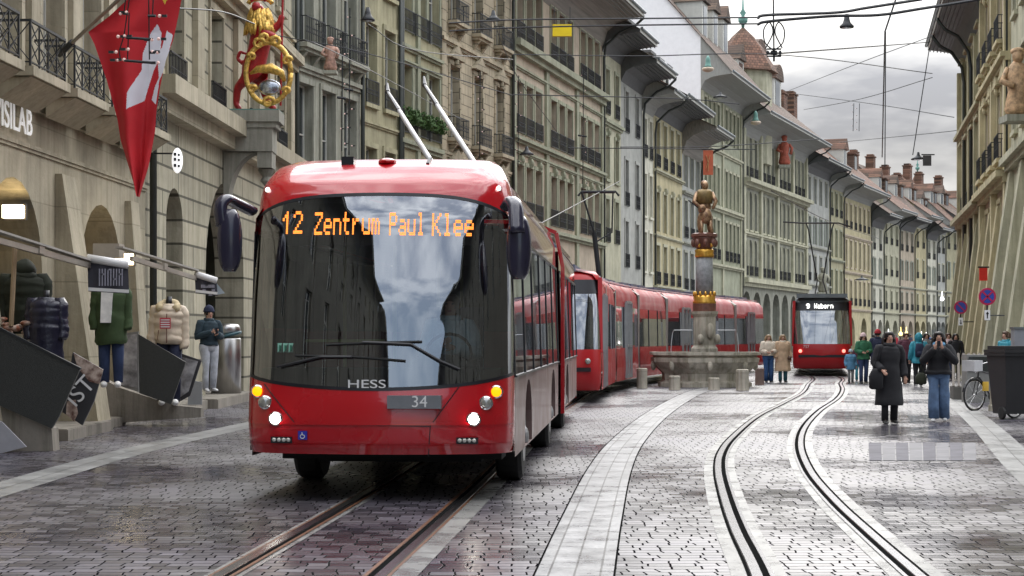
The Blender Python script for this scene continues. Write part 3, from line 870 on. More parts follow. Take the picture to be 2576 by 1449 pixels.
# --- walk the row: list of (end px, slope, spec)
cx_, cy_ = nearP(Y2)
def step(px, m):
    global cx_, cy_
    p = (px - CX) / F
    Y = (cx_ - m * cy_) / (p - m)
    X = p * Y
    a = (cx_, cy_); cx_, cy_ = X, Y
    return a, (X, Y)
def z_(px, py, m=None):     # height on the current segment end depth
    return zat(py, cy_)
M2 = 0.2885
def ev(n, mg=0.0): return [mg + (1 - 2 * mg) * (k + 0.5) / n for k in range(n)]
a, b = step(907, M2)
house('grey green stone house with three tall plain windows behind the hanging light strings', a, b, ST_GRY, 17.0, [(4.6, 9.5, 'sur.sill', 1.15), (10.7, 13.9, 'sur.rail.slab', 1.15)], ev(3, 0.02), group=GL,
      belts=[(9.95, 0.25, 0.15), (14.6, 0.4, 0.3)], arc=[(0.8, 4.2, 3.9)], pipe=[0.12, -0.12])
a, b = step(1002, M2)
house('narrow olive plaster house with two window columns between dark downpipes', a, b, ST_OLV, 17.2, [(5.0, 8.1, 'sur.sill', 1.1), (9.6, 12.4, 'sur.rail.sill', 1.1), (13.6, 16.2, 'sur.rail.sill', 1.1)], ev(2), group=GL,
      belts=[(8.9, 0.15, 0.1)], pipe=[-0.1])
a, b = step(1107, M2)
house('pale olive house with green plants in its window railings and framed panels', a, b, ST_OLV, 18.0, [(5.2, 7.9, 'sur', 1.15), (9.0, 11.5, 'sur.rail.plant', 1.3), (12.7, 15.2, 'sur.rail', 1.3)], ev(3, 0.0), group=GL, tm=ST_GRN,
      belts=[(8.6, 0.3, 0.2), (12.1, 0.2, 0.18), (11.6, 0.12, 0.12)], pil=[(0.2, 0.35, 4, 17.5, 0.1), (2.05, 0.3, 4, 17.5, 0.1)], pipe=[0.1])
a, b = step(1285, M2)
house('rose stone house with jointed masonry and pointed window crowns', a, b, ST_PR, 18.5, [(5.6, 8.2, 'sur.ped.rail.slab', 1.2), (9.4, 12.3, 'sur.ped.rail.slab', 1.2), (14.0, 16.7, 'sur.rail.slab', 1.2)], ev(3, 0.02), group=GL,
      belts=[(8.7, 0.2, 0.1), (13.1, 0.25, 0.16)], pil=[(0.3, 0.5, 4, 18.2, 0.08)], pipe=[-0.06], eave=(1.3, SOFB, 0.8))
a, b = step(1515, 0.266)
L = (Vector(b) - Vector(a)).length
g3 = []
for k in range(3):
    for j in range(3): g3.append((k + 0.5) / 3 + (j - 1) * 0.088)
pl_ = [(L * q, 0.55, 4.0, 14.2, 0.12) for q in (0.012, 1 / 3, 2 / 3, 0.988)]
house('large rose house with green pilasters, triple windows and a broad boarded eave', a, b, ST_PNK, 19.0,
      [(14.9, 17.5, 'sur.rail', 1.25), (10.7, 13.0, 'sur.rail', 1.25), (6.9, 9.3, 'sur.rail.key', 1.25)], g3, group=GL, tm=ST_GRN,
      belts=[(14.45, 0.55, 0.45), (10.35, 0.25, 0.3), (6.5, 0.3, 0.3), (13.6, 0.16, 0.14), (9.85, 0.16, 0.14)], pil=pl_, arc=[(1.5, 4.6, 4.0), (6.4, 9.6, 4.0), (11.5, 14.8, 4.0)],
      eave=(2.3, SOFB, 1.3), roof=(5.5, 5.0), dorm=[(L * 0.93, 1.5, 1.6, 0.6, 'round'), (L * 0.80, 1.5, 1.6, 0.6, 'round')], pipe=[-0.1])
a, b = step(1562, 0.268)
house('pale green house with corner blocks squeezed in beside the rose house', a, b, ST_YG, 18.2, [(13.9, 16.4, 'sur.rail', 1.0), (10.3, 12.7, 'sur.sill.key', 1.0), (6.8, 9.2, 'sur.rail', 1.0)], ev(2), group=GL, tm=ST_GRN,
      belts=[(13.4, 0.3, 0.25)], eave=(2.1, SOFG, 0.75), roof=(5.5, 4.6))
a, b = step(1615, 0.272)
house('blue grey rendered house with two window columns under a dark eave', a, b, ST_BLU, 17.3, [(13.5, 15.9, 'sur.rail', 0.95), (9.2, 11.9, 'sur.rail', 0.95), (5.6, 8.3, 'sur.rail', 0.95)], ev(2), group=GL, fm=FRAMED,
      eave=(2.1, SOFG, 0.75), roof=(5.5, 4.8), dorm=[(1.4, 1.3, 1.4, 0.5, 'flat'), (3.2, 1.3, 1.4, 0.5, 'flat'), (5.0, 1.3, 1.4, 0.5, 'flat')], pipe=[-0.1])
a, b = step(1643, 0.276)
house('very narrow pale house beside a dark downpipe', a, b, ST_WHT, 16.4, [(12.6, 15.0, 'sur.rail', 0.9), (9.0, 11.6, 'sur.sill', 0.9), (5.6, 8.0, 'sur.sill', 0.9)], ev(2), group=GL,
      eave=(2.0, SOFW, 0.75), roof=(5.5, 4.4))
a, b = step(1716, 0.28)
house('pale yellow house with carved window heads and long railings', a, b, ST_YEL, 16.6, [(12.4, 15.3, 'sur.rail', 1.15), (8.3, 10.8, 'sur.key', 1.15), (4.9, 7.4, 'sur.rail', 1.15)], ev(4, 0.03), group=GL, tm=ST_YG,
      belts=[(12.1, 0.2, 0.25), (8.0, 0.15, 0.15), (4.7, 0.2, 0.3)], eave=(2.2, SOFG, 0.75), roof=(5.5, 4.4, TILE2), dorm=[(3.0, 1.5, 1.5, 0.8, 'flat'), (6.0, 1.5, 1.5, 0.8, 'flat'), (9.0, 1.5, 1.5, 0.8, 'flat')], pipe=[0.1])
a, b = step(1763, 0.30)
house('grey house with round-headed upper windows and a brown curved eave', a, b, ST_BLU, 15.8, [(12.0, 14.6, 'sur.arch', 1.1), (8.4, 11.0, 'sur.rail', 1.1), (4.8, 7.4, 'sur.rail', 1.1)], ev(3, 0.02), group=GL, tm=ST_GRY,
      belts=[(11.5, 0.25, 0.25), (8.0, 0.2, 0.2)], eave=(2.4, SOFB, 1.4), roof=(5.0, 3.6, TILE2), pipe=[-0.1])
a, b = step(1865, 0.325)
L = (Vector(b) - Vector(a)).length
g2 = [(k + 0.5) / 2 + (j - 1.5) * 0.1 for k in range(2) for j in range(4)]
house('tall pale green house with white gabled dormers in a steep tiled roof', a, b, ST_GRN, 20.6,
      [(16.6, 19.2, 'sur', 0.95), (11.6, 14.4, 'sur', 0.95), (7.4, 10.4, 'sur.rail', 0.95)], g2, group=GL, tm=ST_YG,
      belts=[(11.2, 0.4, 0.35), (15.6, 0.3, 0.2), (6.9, 0.3, 0.3)], pil=[(L * q, 0.5, 4.0, 19.5, 0.12) for q in (0.02, 0.5, 0.98)],
      arc=[(1.2, 4.8, 4.0), (6.4, 10.0, 4.0), (11.4, 15.0, 4.0)],
      flank=mat('firewall_white', (0.9, 0.89, 0.89), 0.8, var=0.04), eave=(2.3, SOFW, 0.75), roof=(5.0, 8.5), dorm=[(L * 0.27, 2.0, 2.6, 0.6, 'gable'), (L * 0.52, 2.0, 2.6, 0.6, 'gable'), (L * 0.77, 2.0, 2.6, 0.6, 'gable')], pipe=[-0.1])
a, b = step(2027, 0.375)
L = (Vector(b) - Vector(a)).length
ga = a; gb = b
g4 = [(k + 0.5) / 4 + (j - 1) * 0.068 for k in range(4) for j in range(3)]
hM = house('grand weathered grey house with a round-arched street arcade and carved upper storeys', a, b, ST_GRY, 19.6,
      [(14.8, 18.2, 'sur.arch.rail', 1.15), (10.4, 13.6, 'sur.arch.sill', 1.15), (6.6, 9.6, 'sur.arch.rail', 1.15)], g4, group=GL, tm=ST_YG,
      belts=[(14.2, 0.6, 0.8), (10.0, 0.3, 0.3), (6.0, 0.7, 0.6), (13.9, 0.15, 0.2)], pil=[(L * q, 0.7, 5.8, 18.6, 0.25) for q in (0.015, 0.25, 0.5, 0.75, 0.985)],
      arc=[(L * (k + 0.5) / 7 - 1.5, L * (k + 0.5) / 7 + 1.5, 5.3) for k in range(7)], ground=4.0,
      eave=(2.4, SOFW, 1.3), roof=(6.0, 7.0), dorm=[(L * 0.45, 4.5, 3.2, 1.2, 'round'), (L * 0.8, 3.2, 2.6, 1.6, 'round'), (L * 0.15, 2.2, 2.2, 1.0, 'gable')],
      chim=[(L * 0.95, 4.5, 1.4, 1.0, 1.8), (L * 0.62, 5.5, 1.4, 1.2, 1.4)], pipe=[-0.1])
a, b = step(2086, 0.385)
house('light grey house with shuttered windows beyond the carved arcade house', a, b, ST_BLU, 18.4, [(14.6, 17.0, 'sur', 1.0), (10.6, 13.2, 'sur.shut', 1.0), (7.0, 9.4, 'sur.rail', 1.0)], ev(4, 0.02), group=GL, tm=ST_GRY,
      belts=[(10.2, 0.25, 0.25), (6.5, 0.25, 0.3)], eave=(2.2, SOFG, 0.75), roof=(5.5, 4.5, TILE2), chim=[(6.5, 4.0, 1.8, 1.3, 3.6)], pipe=[-0.1], arc=[(2, 5, 4.0), (8, 11, 4.0)])
a, b = step(2121, 0.395)
house('olive house carrying a brick chimney stack behind its eave', a, b, ST_OLV, 17.8, [(14.0, 16.4, 'sur.rail', 1.0), (9.8, 12.6, 'sur', 1.0), (6.0, 8.4, 'sur', 1.0)], ev(3), group=GL, tm=ST_GRN,
      belts=[(9.4, 0.25, 0.25)], eave=(2.2, SOFW, 0.75), roof=(5.5, 6.0), chim=[(2.0, 4.6, 1.6, 1.4, 3.4)], pipe=[-0.1])
a, b = step(2191, 0.405)
house('beige yellow house with six close-set windows in each storey', a, b, ST_YEL, 17.4, [(13.2, 15.8, 'sur.rail', 1.0), (9.0, 11.9, 'sur.sill', 1.0), (4.9, 7.6, 'sur.rail', 1.0)], ev(6, 0.02), group=GL, tm=ST_PNK,
      belts=[(12.3, 0.3, 0.2), (8.4, 0.3, 0.2), (4.4, 0.3, 0.2)], eave=(2.2, SOFW, 0.75), roof=(5.5, 6.6, TILE2), dorm=[(6.0, 2.0, 1.8, 1.0, 'gable'), (12.0, 2.0, 1.8, 1.0, 'tile')], pipe=[-0.1], arc=[(3, 6.4, 3.6), (10, 13.4, 3.6)])
cols_ = [ST_WHT, ST_YG, ST_PNK, ST_YEL, ST_WHT, ST_BLU, ST_OLV, ST_PNK]
labs = ['narrow yellow house with dark window boxes beyond the beige one', 'cream house with a white coving under its eave, past the yellow narrow house', 'rose tinted house of the far bend with paired railings',
        'yellow plaster house far down the bend beside a downpipe', 'pale house at the far bend above the bright shop lamps', 'far grey house of the bend close to the right-hand wall', 'last olive house visible at the street end', 'last rose house closing the street view by the right-hand wall']
zs_ = [15.4, 16.4, 16.0, 16.8, 15.6, 16.6, 17.4, 17.0]
for i, px in enumerate((2222, 2262, 2300, 2330, 2356, 2378, 2410, 2470)):
    a, b = step(px, 0.42 + 0.02 * i)
    L = (Vector(b) - Vector(a)).length
    n = max(2, int(L / 2.9)); zt = zs_[i]; d = zt - 15.4
    house(labs[i], a, b, cols_[i], zt, [(11.6 + d, 14.0 + d, 'sur.rail', 1.0), (8.2 + d * 0.6, 10.6 + d * 0.6, 'sur.rail' if i % 2 else 'sur.shut', 1.0), (4.8, 7.0, 'sur.rail', 1.0)], ev(n), group=GL, tm=ST_YG if i % 2 else ST_GRY,
          belts=[(7.6, 0.25, 0.2), (4.3, 0.25, 0.25)], eave=(2.2, SOFW if i % 2 else SOFG, 1.0), roof=(5.5, 5.5 + (i % 3) * 0.8, TILE2 if i % 2 else TILE),
          dorm=[(L * 0.3, 1.8, 1.6, 1.0, 'gable'), (L * 0.7, 1.8, 1.6, 1.0, 'tile')], chim=[(L * 0.5, 4.6, 1.2, 1.0, 1.8)], pipe=[-0.1], arc=[(L * 0.25 - 1.4, L * 0.25 + 1.4, 3.5), (L * 0.75 - 1.4, L * 0.75 + 1.4, 3.5)])
FAREND = (cx_, cy_)
# tower roofs behind the row
def tower_roof(px, ytop, ybase, Y, r, label):
    e = empty('tower_roof', (0, 0, 0)); tag(e, label, 'roof')
    c = W(px, ybase, Y); zt2 = zat(ytop, Y); h = zt2 - c.z
    q = MB(); q.lathe([(r * 0.94, c.z - 8), (r * 0.94, c.z)], 8, (c.x, c.y, 0)); q.build('tower_wall', ST_YG, e)
    q = MB(); q.lathe([(r * 1.15, c.z), (r * 1.05, c.z + h * 0.12), (r * 0.82, c.z + h * 0.35), (r * 0.66, c.z + h * 0.55), (r * 0.36, c.z + h * 0.8), (0.12, c.z + h)], 8, (c.x, c.y, 0)); q.build('spire', TILE2, e)
    q = MB(); q.lathe([(0.1, 0), (0.16, 0.5), (0.4, 0.7), (0.42, 1.0), (0.12, 1.2), (0.28, 1.5), (0.1, 1.8), (0.05, 3.0)], 10, (c.x, c.y, c.z + h - 0.2)); q.build('finial', COPPER, e, True)
tower_roof(1869, 70, 185, 152, 2.7, 'polygonal tiled tower roof with a green copper finial rising behind the gabled dormers')
tower_roof(2308, 432, 470, 330, 1.3, 'small grey lantern turret with a pointed cap above the far red roofs')
# far red roofs closing the view
hr = empty('far_roofs'); tag(hr, 'broad red tiled roof closing the street view beneath the lantern turret', 'roof')
q = MB(); p0 = W(2230, 560, 320); p1 = W(2420, 560, 335)
q.prism([(p0.x, p0.y - 8, zat(560, 320)), (p0.x, p0.y, zat(480, 320)), (p0.x, p0.y + 10, zat(560, 320))], (p1.x - p0.x, 12, 0)); q.build('roof', TILE2, hr)
q = MB(); q.box(p0.x, p1.x, p0.y - 4, p0.y + 6, 0, zat(560, 320)); q.build('wall', ST_YEL, hr)

# ---------------------------------------------------------------- right-hand side
GR = 'stone houses along the right side'
def rightP(Y): return (21.3 - 0.19 * (83 - Y), Y)
RY = [83, 69.0, 58.0, 44, 26]
def rh(i): return rightP(RY[i]), rightP(RY[i + 1])
a, b = rh(0); L = (Vector(b) - Vector(a)).length
hR1 = house('yellow sandstone house at the far end of the right side with a wide grey eave', a, b, ST_YEL, 15.2,
      [(11.4, 14.0, 'sur.lint', 1.2), (7.2, 10.2, 'sur.lint.rail', 1.3), (4.6, 6.2, 'sur', 1.2)], ev(4, 0.03), group=GR, tm=ST_OLV,
      belts=[(6.8, 0.4, 0.5), (10.8, 0.3, 0.35), (3.9, 0.3, 0.2)], pil=[(L * q, 0.45, 4.4, 14.0, 0.2) for q in (0.02, 0.27, 0.52, 0.77, 0.98)], eave=(1.5, SOFG, 0.7), roof=(5.5, 5.0),
      arc=[(1.0, 3.4, 3.2), (4.6, 7.0, 3.2), (8.2, 10.6, 3.2)], butt=[(0.5, 0.8, 6.2, 0.85), (4.0, 0.8, 6.2, 0.85), (7.6, 0.8, 6.2, 0.85), (11.2, 0.8, 6.2, 0.85)], pipe=[L * 0.27 + 0.4, L * 0.6])
a, b = rh(1); L = (Vector(b) - Vector(a)).length
hR2 = house('ochre stone house on the right with heavy carved window crowns and dark downpipes', a, b, ST_PNK, 16.4,
      [(11.6, 14.4, 'sur.lint.ped.rail.slab', 1.2), (7.6, 10.2, 'sur.lint.ped.rail.slab', 1.2), (4.7, 6.3, 'sur', 1.2)], ev(4, 0.02), group=GR, tm=ST_YEL,
      belts=[(6.9, 0.4, 0.5), (10.9, 0.3, 0.35), (3.9, 0.3, 0.2)], pil=[(L * q, 0.5, 4.4, 15.2, 0.22) for q in (0.03, 0.5, 0.97)], eave=(1.6, SOFB, 1.0), roof=(5.5, 5.0),
      arc=[(1.0, 3.2, 3.2), (4.2, 6.6, 3.2), (7.6, 10.0, 3.2)], butt=[(0.4, 0.7, 6.2, 0.9), (3.7, 0.7, 6.2, 0.9), (7.1, 0.7, 6.2, 0.9), (10.4, 0.7, 6.2, 0.9)], pipe=[0.15, -0.15])
a, b = rh(2); L = (Vector(b) - Vector(a)).length
hR3 = house('pale plastered house at the right edge with lancet arches above sloping buttresses', a, b, ST_YG, 17.0,
      [(12.0, 14.6, 'sur.sill', 1.2), (8.2, 10.6, 'sur.sill', 1.2), (4.3, 6.4, 'arch', 0.6)], ev(5, 0.02), group=GR, tm=ST_YG,
      belts=[(7.2, 0.4, 0.4)], arc=[(1.4, 3.6, 3.2), (5.2, 7.6, 3.2)], butt=[(0.6, 0.8, 7.0, 1.1), (4.4, 0.8, 7.0, 1.1), (8.2, 0.8, 7.0, 1.1), (12.2, 0.8, 7.0, 1.1)], eave=(2.0, SOFB, 1.0))
# ---------------------------------------------------------------- street behind the viewpoint (seen in the windscreen)
GB = 'plain houses reflected in the windscreen'
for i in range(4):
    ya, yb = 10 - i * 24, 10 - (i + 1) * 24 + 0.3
    house(['nearest','second','third','last'][i]+' plain stone house mirrored in the left half of the bus windscreen', (-12.6, yb), (-12.6, ya), ST_REFL, 17 + (i % 2) * 1.5, [(5, 8, 'sur'), (9.5, 12, 'sur'), (13, 15, 'sur')], ev(5), group=GB, w=1.3, eave=(2.0, SOFG, 0.75))
    house(['nearest','second','third','last'][i]+' plain stone house mirrored in the right half of the bus windscreen', (12.6, ya + 14), (12.6, yb + 14), ST_REFL, 16.5 + (i % 3), [(5, 8, 'sur'), (9.5, 12, 'sur'), (13, 15, 'sur')], ev(5), group=GB, w=1.3, eave=(2.0, SOFG, 0.75))
# ================================================================ VEHICLES
def paint(name, col, rough=0.25):
    m, t, b = _base(name)
    b.inputs['Base Color'].default_value = tuple(col) + (1,)
    b.inputs['Roughness'].default_value = rough
    b.inputs['Coat Weight'].default_value = 1.0
    b.inputs['Coat Roughness'].default_value = 0.03
    tcn = NN(t, 'ShaderNodeTexCoord')
    nz = NN(t, 'ShaderNodeTexNoise', inputs={'Scale': 1.5, 'Detail': 4.0}); LK(t, tcn.outputs['Object'], nz.inputs['Vector'])
    mrr = NN(t, 'ShaderNodeMapRange', inputs={'From Min': 0.3, 'From Max': 0.7, 'To Min': rough * 0.7, 'To Max': rough * 1.4}); LK(t, nz.outputs['Fac'], mrr.inputs['Value'])
    LK(t, mrr.outputs[0], b.inputs['Roughness'])
    return m
RED = paint('bus_red', (0.46, 0.002, 0.009))
REDS = paint('bus_side_red', (0.40, 0.02, 0.02), 0.2)
SIDEP = paint('bus_side_reflection', (0.20, 0.13, 0.12), 0.5)  # grey street reflection put into the red of the side panels
SIDEP.node_tree.nodes['Principled BSDF'].inputs['Coat Weight'].default_value = 0.15
REDD = paint('tram_red', (0.40, 0.003, 0.006), 0.45)
REDD.node_tree.nodes['Principled BSDF'].inputs['Coat Weight'].default_value = 0.25
BLACKP = mat('black_plastic', (0.012, 0.012, 0.016), 0.35, var=0.1)
MIRR = mat('mirror_shell', (0.02, 0.018, 0.04), 0.25, var=0.1, coat=0.5)
RUBBER = mat('rubber', (0.012, 0.012, 0.012), 0.75)
RIM = mat('wheel_rim', (0.25, 0.25, 0.26), 0.4, 0.6)
CHROME = mat('chrome', (0.7, 0.7, 0.7), 0.12, 1.0, 0.03)
WSG = glassy('windscreen_glass', (0.004, 0.005, 0.006), 0.32, 0.012, 0.92, (0.66, 0.7, 0.7))
SIDEG = glassy('side_glass', (0.02, 0.02, 0.022), 0.14, 0.02, 0.3, (0.3, 0.3, 0.3))
INTER = mat('dark_interior', (0.02, 0.02, 0.022), 0.8)
LEDO = emis('led_orange', (1.0, 0.25, 0.035), 1.5)
LEDW = emis('led_white', (1.0, 1.0, 0.95), 2.5)
HEADL = emis('headlamp_light', (1.0, 0.93, 0.8), 14.0)
AMBER = emis('indicator_light', (1.0, 0.17, 0.0), 2.6)
REDL = emis('red_lamp', (1.0, 0.2, 0.15), 2.0)
PALEG = mat('grey_plate', (0.22, 0.23, 0.25), 0.35, 0.4)
WHITEP = mat('white_paint', (0.75, 0.75, 0.75), 0.4, var=0.05)
BLUEP = mat('blue_sticker', (0.02, 0.03, 0.35), 0.4, var=0.05)
GREENS = mat('green_sticker', (0.25, 0.5, 0.4), 0.5, var=0.1)
BELL = mat('bellows', (0.03, 0.03, 0.032), 0.7)
FONT = {'1': "00100 01100 10100 00100 00100 00100 00100", '2': "01110 10001 00001 00010 00100 01000 11111", 'Z': "11111 00001 00010 00100 01000 10000 11111",
 'e': "00000 00000 01110 10001 11111 10000 01110", 'n': "00000 00000 11110 10001 10001 10001 10001", 't': "01000 01000 11110 01000 01000 01000 00110",
 'r': "00000 00000 10110 11000 10000 10000 10000", 'u': "00000 00000 10001 10001 10001 10001 01111", 'm': "00000 00000 11010 10101 10101 10101 10101",
 'P': "11110 10001 10001 11110 10000 10000 10000", 'a': "00000 00000 01110 00001 01111 10001 01111", 'l': "01100 00100 00100 00100 00100 00100 01110",
 'K': "10001 10010 10100 11000 10100 10010 10001", '9': "01110 10001 10001 01111 00001 00001 01110", 'W': "10001 10001 10001 10101 10101 11011 10001",
 'b': "10000 10000 11110 10001 10001 10001 11110", ' ': "000 000 000 000 000 000 000"}
def led_text(mb, txt, x0, z0, width, height, y, fill=0.86, yf=None):
    """dot-matrix lettering built of small lit squares; every stroke two dots wide"""
    cols = 0; gl = []
    for ch in txt:
        rows = FONT[ch].split(); gl.append((cols, rows)); cols += len(rows[0]) + 1
    cols -= 1
    dx = width / cols; dz = height / 7
    for c0, rows in gl:
        for r, row in enumerate(rows):
            for c, v in enumerate(row):
                if v == '1':
                    for sx in (0, 1):
                        for sz in (0, 1):
                            u = x0 + (c0 + c + 0.5 * sx) * dx; w = z0 + height - (r + 0.5 * sz) * dz
                            yy = y if yf is None else yf(u, w)
                            e = 0.5 * fill
                            mb.quad((u, yy, w - dz * e), (u + dx * e, yy, w - dz * e), (u + dx * e, yy, w), (u, yy, w))

BX, BY = -1.335, 16.75
bus = empty('articulated_bus', (BX, BY, 0), -math.atan(0.071)); bus.scale = (1.035, 1, 1)
tag(bus, 'red articulated trolleybus with glowing orange destination text and a large reflecting windscreen', 'bus')
# plan outline of the nose: shallow arc then tight corner
def outline(nh=15):
    R0, ph = 3.4, R(16); pts = []
    for k in range(nh):
        a = ph * k / (nh - 1); pts.append((R0 * math.sin(a), R0 * (1 - math.cos(a)), a))
    x0, y0, _ = pts[-1]
    r = (1.275 - x0) / (1 - math.sin(ph))
    for k in range(1, 9):
        a = ph + (math.pi / 2 - ph) * k / 8
        pts.append((x0 + r * (math.sin(a) - math.sin(ph)), y0 + r * (math.cos(ph) - math.cos(a)), a))
    return pts
OUT = outline()
FULL = [(-x, y) for x, y, a in reversed(OUT[1:])] + [(x, y) for x, y, a in OUT]
YC = OUT[-1][1]
def prof(z):
    """lean back (y) and half-width scale at height z"""
    P = [(0.46, 0.05, 0.985), (0.57, 0.0, 0.995), (0.75, -0.02, 1.0), (0.95, 0.0, 1.0), (1.1, 0.03, 1.0), (2.0, 0.14, 0.992), (2.75, 0.28, 0.978), (3.0, 0.36, 0.965), (3.12, 0.44, 0.945), (3.22, 0.58, 0.91), (3.32, 0.76, 0.87), (3.40, 1.1, 0.80), (3.42, 1.9, 0.78)]
    for i in range(len(P) - 1):
        if z <= P[i + 1][0]:
            t = max(0, (z - P[i][0]) / (P[i + 1][0] - P[i][0])); break
    else: t = 1; i = len(P) - 2
    return P[i][1] + (P[i + 1][1] - P[i][1]) * t, P[i][2] + (P[i + 1][2] - P[i][2]) * t
def nose_pt(j, z, off=0.0):
    x, y = FULL[j]; yl, w = prof(z)
    lean = yl * (1.0 if z > 0.9 else 1.0)
    return (x * w * (1 + off * 0.0), lean + y * (1 - 0.25 * max(0, z - 3.0) / 0.36) - off, z)
def band(mb, zlo, zhi, n, mi=0, off=0.0, j0=0, j1=None):
    """zlo/zhi functions of lateral param t(-1..1)"""
    j1 = len(FULL) - 1 if j1 is None else j1
    rings = []
    for i in range(n + 1):
        rg = []
        for j in range(j0, j1 + 1):
            t = FULL[j][0] / 1.275
            z = zlo(t) + (zhi(t) - zlo(t)) * i / n
            rg.append(nose_pt(j, z, off))
        rings.append(rg)
    mb.loft(rings, mi, cap=False, closed=False)
ws_lo = lambda t: 1.075 + 0.10 * t * t + 0.04 * t ** 8
ws_hi = lambda t: 3.0 - 0.06 * t * t - 0.16 * abs(t) ** 5
q = MB(); band(q, lambda t: 0.46, lambda t: 0.70, 5); band(q, lambda t: 0.70, ws_lo, 6)
nose = q.build('front_apron', RED, bus, True)
q = MB(); band(q, ws_hi, lambda t: 3.40, 14); band(q, lambda t: 3.40, lambda t: 3.42, 1); 
q.build('forehead', RED, bus, True)
q = MB(); band(q, lambda t: ws_lo(t) + 0.012, lambda t: ws_hi(t) - 0.012, 14)
q.build('windscreen', WSG, bus, True)
q = MB(); band(q, lambda t: ws_lo(t) - 0.002, lambda t: ws_lo(t) + 0.03, 1, 0, 0.004); q.build('windscreen_seal', BLACKP, bus, True); q = MB(); band(q, lambda t: ws_hi(t) - 0.03, lambda t: ws_hi(t) + 0.002, 1, 0, 0.004)
q.build('windscreen_seal', BLACKP, bus, True)
# grooves, bumper steps on the apron
q = MB()
for zz, hh, of in ((0.745, 0.018, 0.012), (0.52, 0.03, 0.014)):
    band(q, lambda t: zz, lambda t: zz + hh, 1, 0, of); band(q, lambda t: zz + hh, lambda t: zz + hh + 0.012, 1, 0, of * 0.5)
q.build('bumper_ledge', RED, bus, True)
q = MB()
def seam(t0, z0, t1, z1, w=0.007):
    n = 8; pts = []
    for k in range(n + 1):
        t = t0 + (t1 - t0) * k / n; z = z0 + (z1 - z0) * k / n
        x = t * 1.275; y = front_y(x, z) - 0.003
        pts.append((x, y, z))
    for k in range(n): q.bar(pts[k], pts[k + 1], w, w)
def front_y(x, z):
    yl, w = prof(z); xx = abs(x) / w
    for j in range(len(OUT) - 1):
        if OUT[j + 1][0] >= xx - 1e-9:
            t = (xx - OUT[j][0]) / max(1e-6, OUT[j + 1][0] - OUT[j][0]); return yl + OUT[j][1] + (OUT[j + 1][1] - OUT[j][1]) * t
    return yl + OUT[-1][1]
seam(-0.83, 1.13, -0.58, 0.76); seam(0.62, 1.11, 0.42, 0.74); seam(0.42, 0.74, 0.40, 0.44); seam(-0.58, 0.76, 0.42, 0.735)
q.build('panel_seam', BLACKP, bus)
# main bodies: two sections
SL1, SL2 = 10.3, 18.6
def side_ops(y0, y1, wheels):
    return [(c - 0.62, c + 0.62, 0.41, 1.12, 0.5) for c in wheels]
def section(par, y0, y1, wheels, rear=False):
    w = 1.275
    m = MB()
    # lower skirt with wheel arches (built in a turned frame), both sides
    for sx in (1, -1):
        t = MB(); wall_open(t, y0, y1, 0.40, 1.2, side_ops(y0, y1, wheels), 0.35)
        vs = [(sx * (w - v[1]), v[0], v[2]) for v in t.v]
        m.add(vs, t.f, 0)
    m.build('side_panel', SIDEP, par)
    m = MB()
    for sx in (1, -1):
        m.quad((sx * w, y0, 1.2), (sx * w, y1, 1.2), (sx * (w - 0.04), y1, 2.62), (sx * (w - 0.04), y0, 2.62))
    m.build('side_window', SIDEG, par)
    m = MB()
    prof_ = [(1.235, 2.62), (1.225, 2.95), (1.16, 3.18), (1.02, 3.33), (0.80, 3.40)]
    L_ = [(-x, z) for x, z in prof_] + [(x, z) for x, z in reversed(prof_)]
    if y0 < 2: m.loft([[(x, yy, 2.62 + (z - 2.62) * kz) for x, z in L_] for yy, kz in ((0.62, 0.45), (0.95, 0.72), (1.4, 0.9), (1.9, 0.985), (2.6, 1.0), (y1, 1.0))], 0, cap=False, closed=False)
    else: m.loft([[(x, y0, z) for x, z in L_], [(x, y1, z) for x, z in L_]], 0, cap=False, closed=False)
    m.build('roof', REDS, par, True)
    m = MB()
    n = int((y1 - y0) / 1.45)
    for k in range(n + 1):
        yy = y0 + (y1 - y0) * k / n
        for sx in (1, -1): m = MB(); m.bar((sx * 1.28, yy, 1.2), (sx * 1.24, yy, 2.62), 0.07, 0.012); m.build('window_post', BLACKP, par)
    m = MB()
    for sx in (1, -1):
        m.bar((sx * 1.283, y0, 1.2), (sx * 1.283, y1, 1.2), 0.03, 0.02); m.bar((sx * 1.243, y0, 2.63), (sx * 1.243, y1, 2.63), 0.02, 0.03)
    m.build('side_moulding', BLACKP, par)
    m = MB()
    m.box(-1.2, 1.2, y0 + 0.02, y1 - 0.02, 0.47, 0.56); m.box(-1.1, 1.1, y0 + 0.1, y1 - 0.1, 2.66, 2.7)
    m.build('chassis', INTER, par)
    m = MB()
    m.box(-0.75, 0.75, y0 + 1.6, y1 - 1.2, 3.41, 3.50)
    m.build('roof_unit', mat('roof_unit_grey', (0.16, 0.15, 0.15), 0.6), par)
section(bus, YC + 0.1, SL1, [2.9, 8.75])
m = MB()
for sx in (1, -1):   # link nose corner to the section
    for (z0, z1, mt) in ((0.46, 1.2, 0),):
        m.quad((sx * 1.272, YC, z0), (sx * 1.272, YC + 0.12, z0), (sx * 1.274, YC + 0.12, z1), (sx * 1.274, YC + 0.03, z1))
m.build('corner_panel', RED, bus)
m = MB()
for sx in (1, -1):
    m.quad((sx * 1.273, YC + 0.02, 1.18), (sx * 1.276, YC + 0.45, 1.18), (sx * 1.232, YC + 0.45, 2.66), (sx * 1.245, YC + 0.25, 2.66))
m.build('front_pillar', BLACKP, bus)
m = MB()
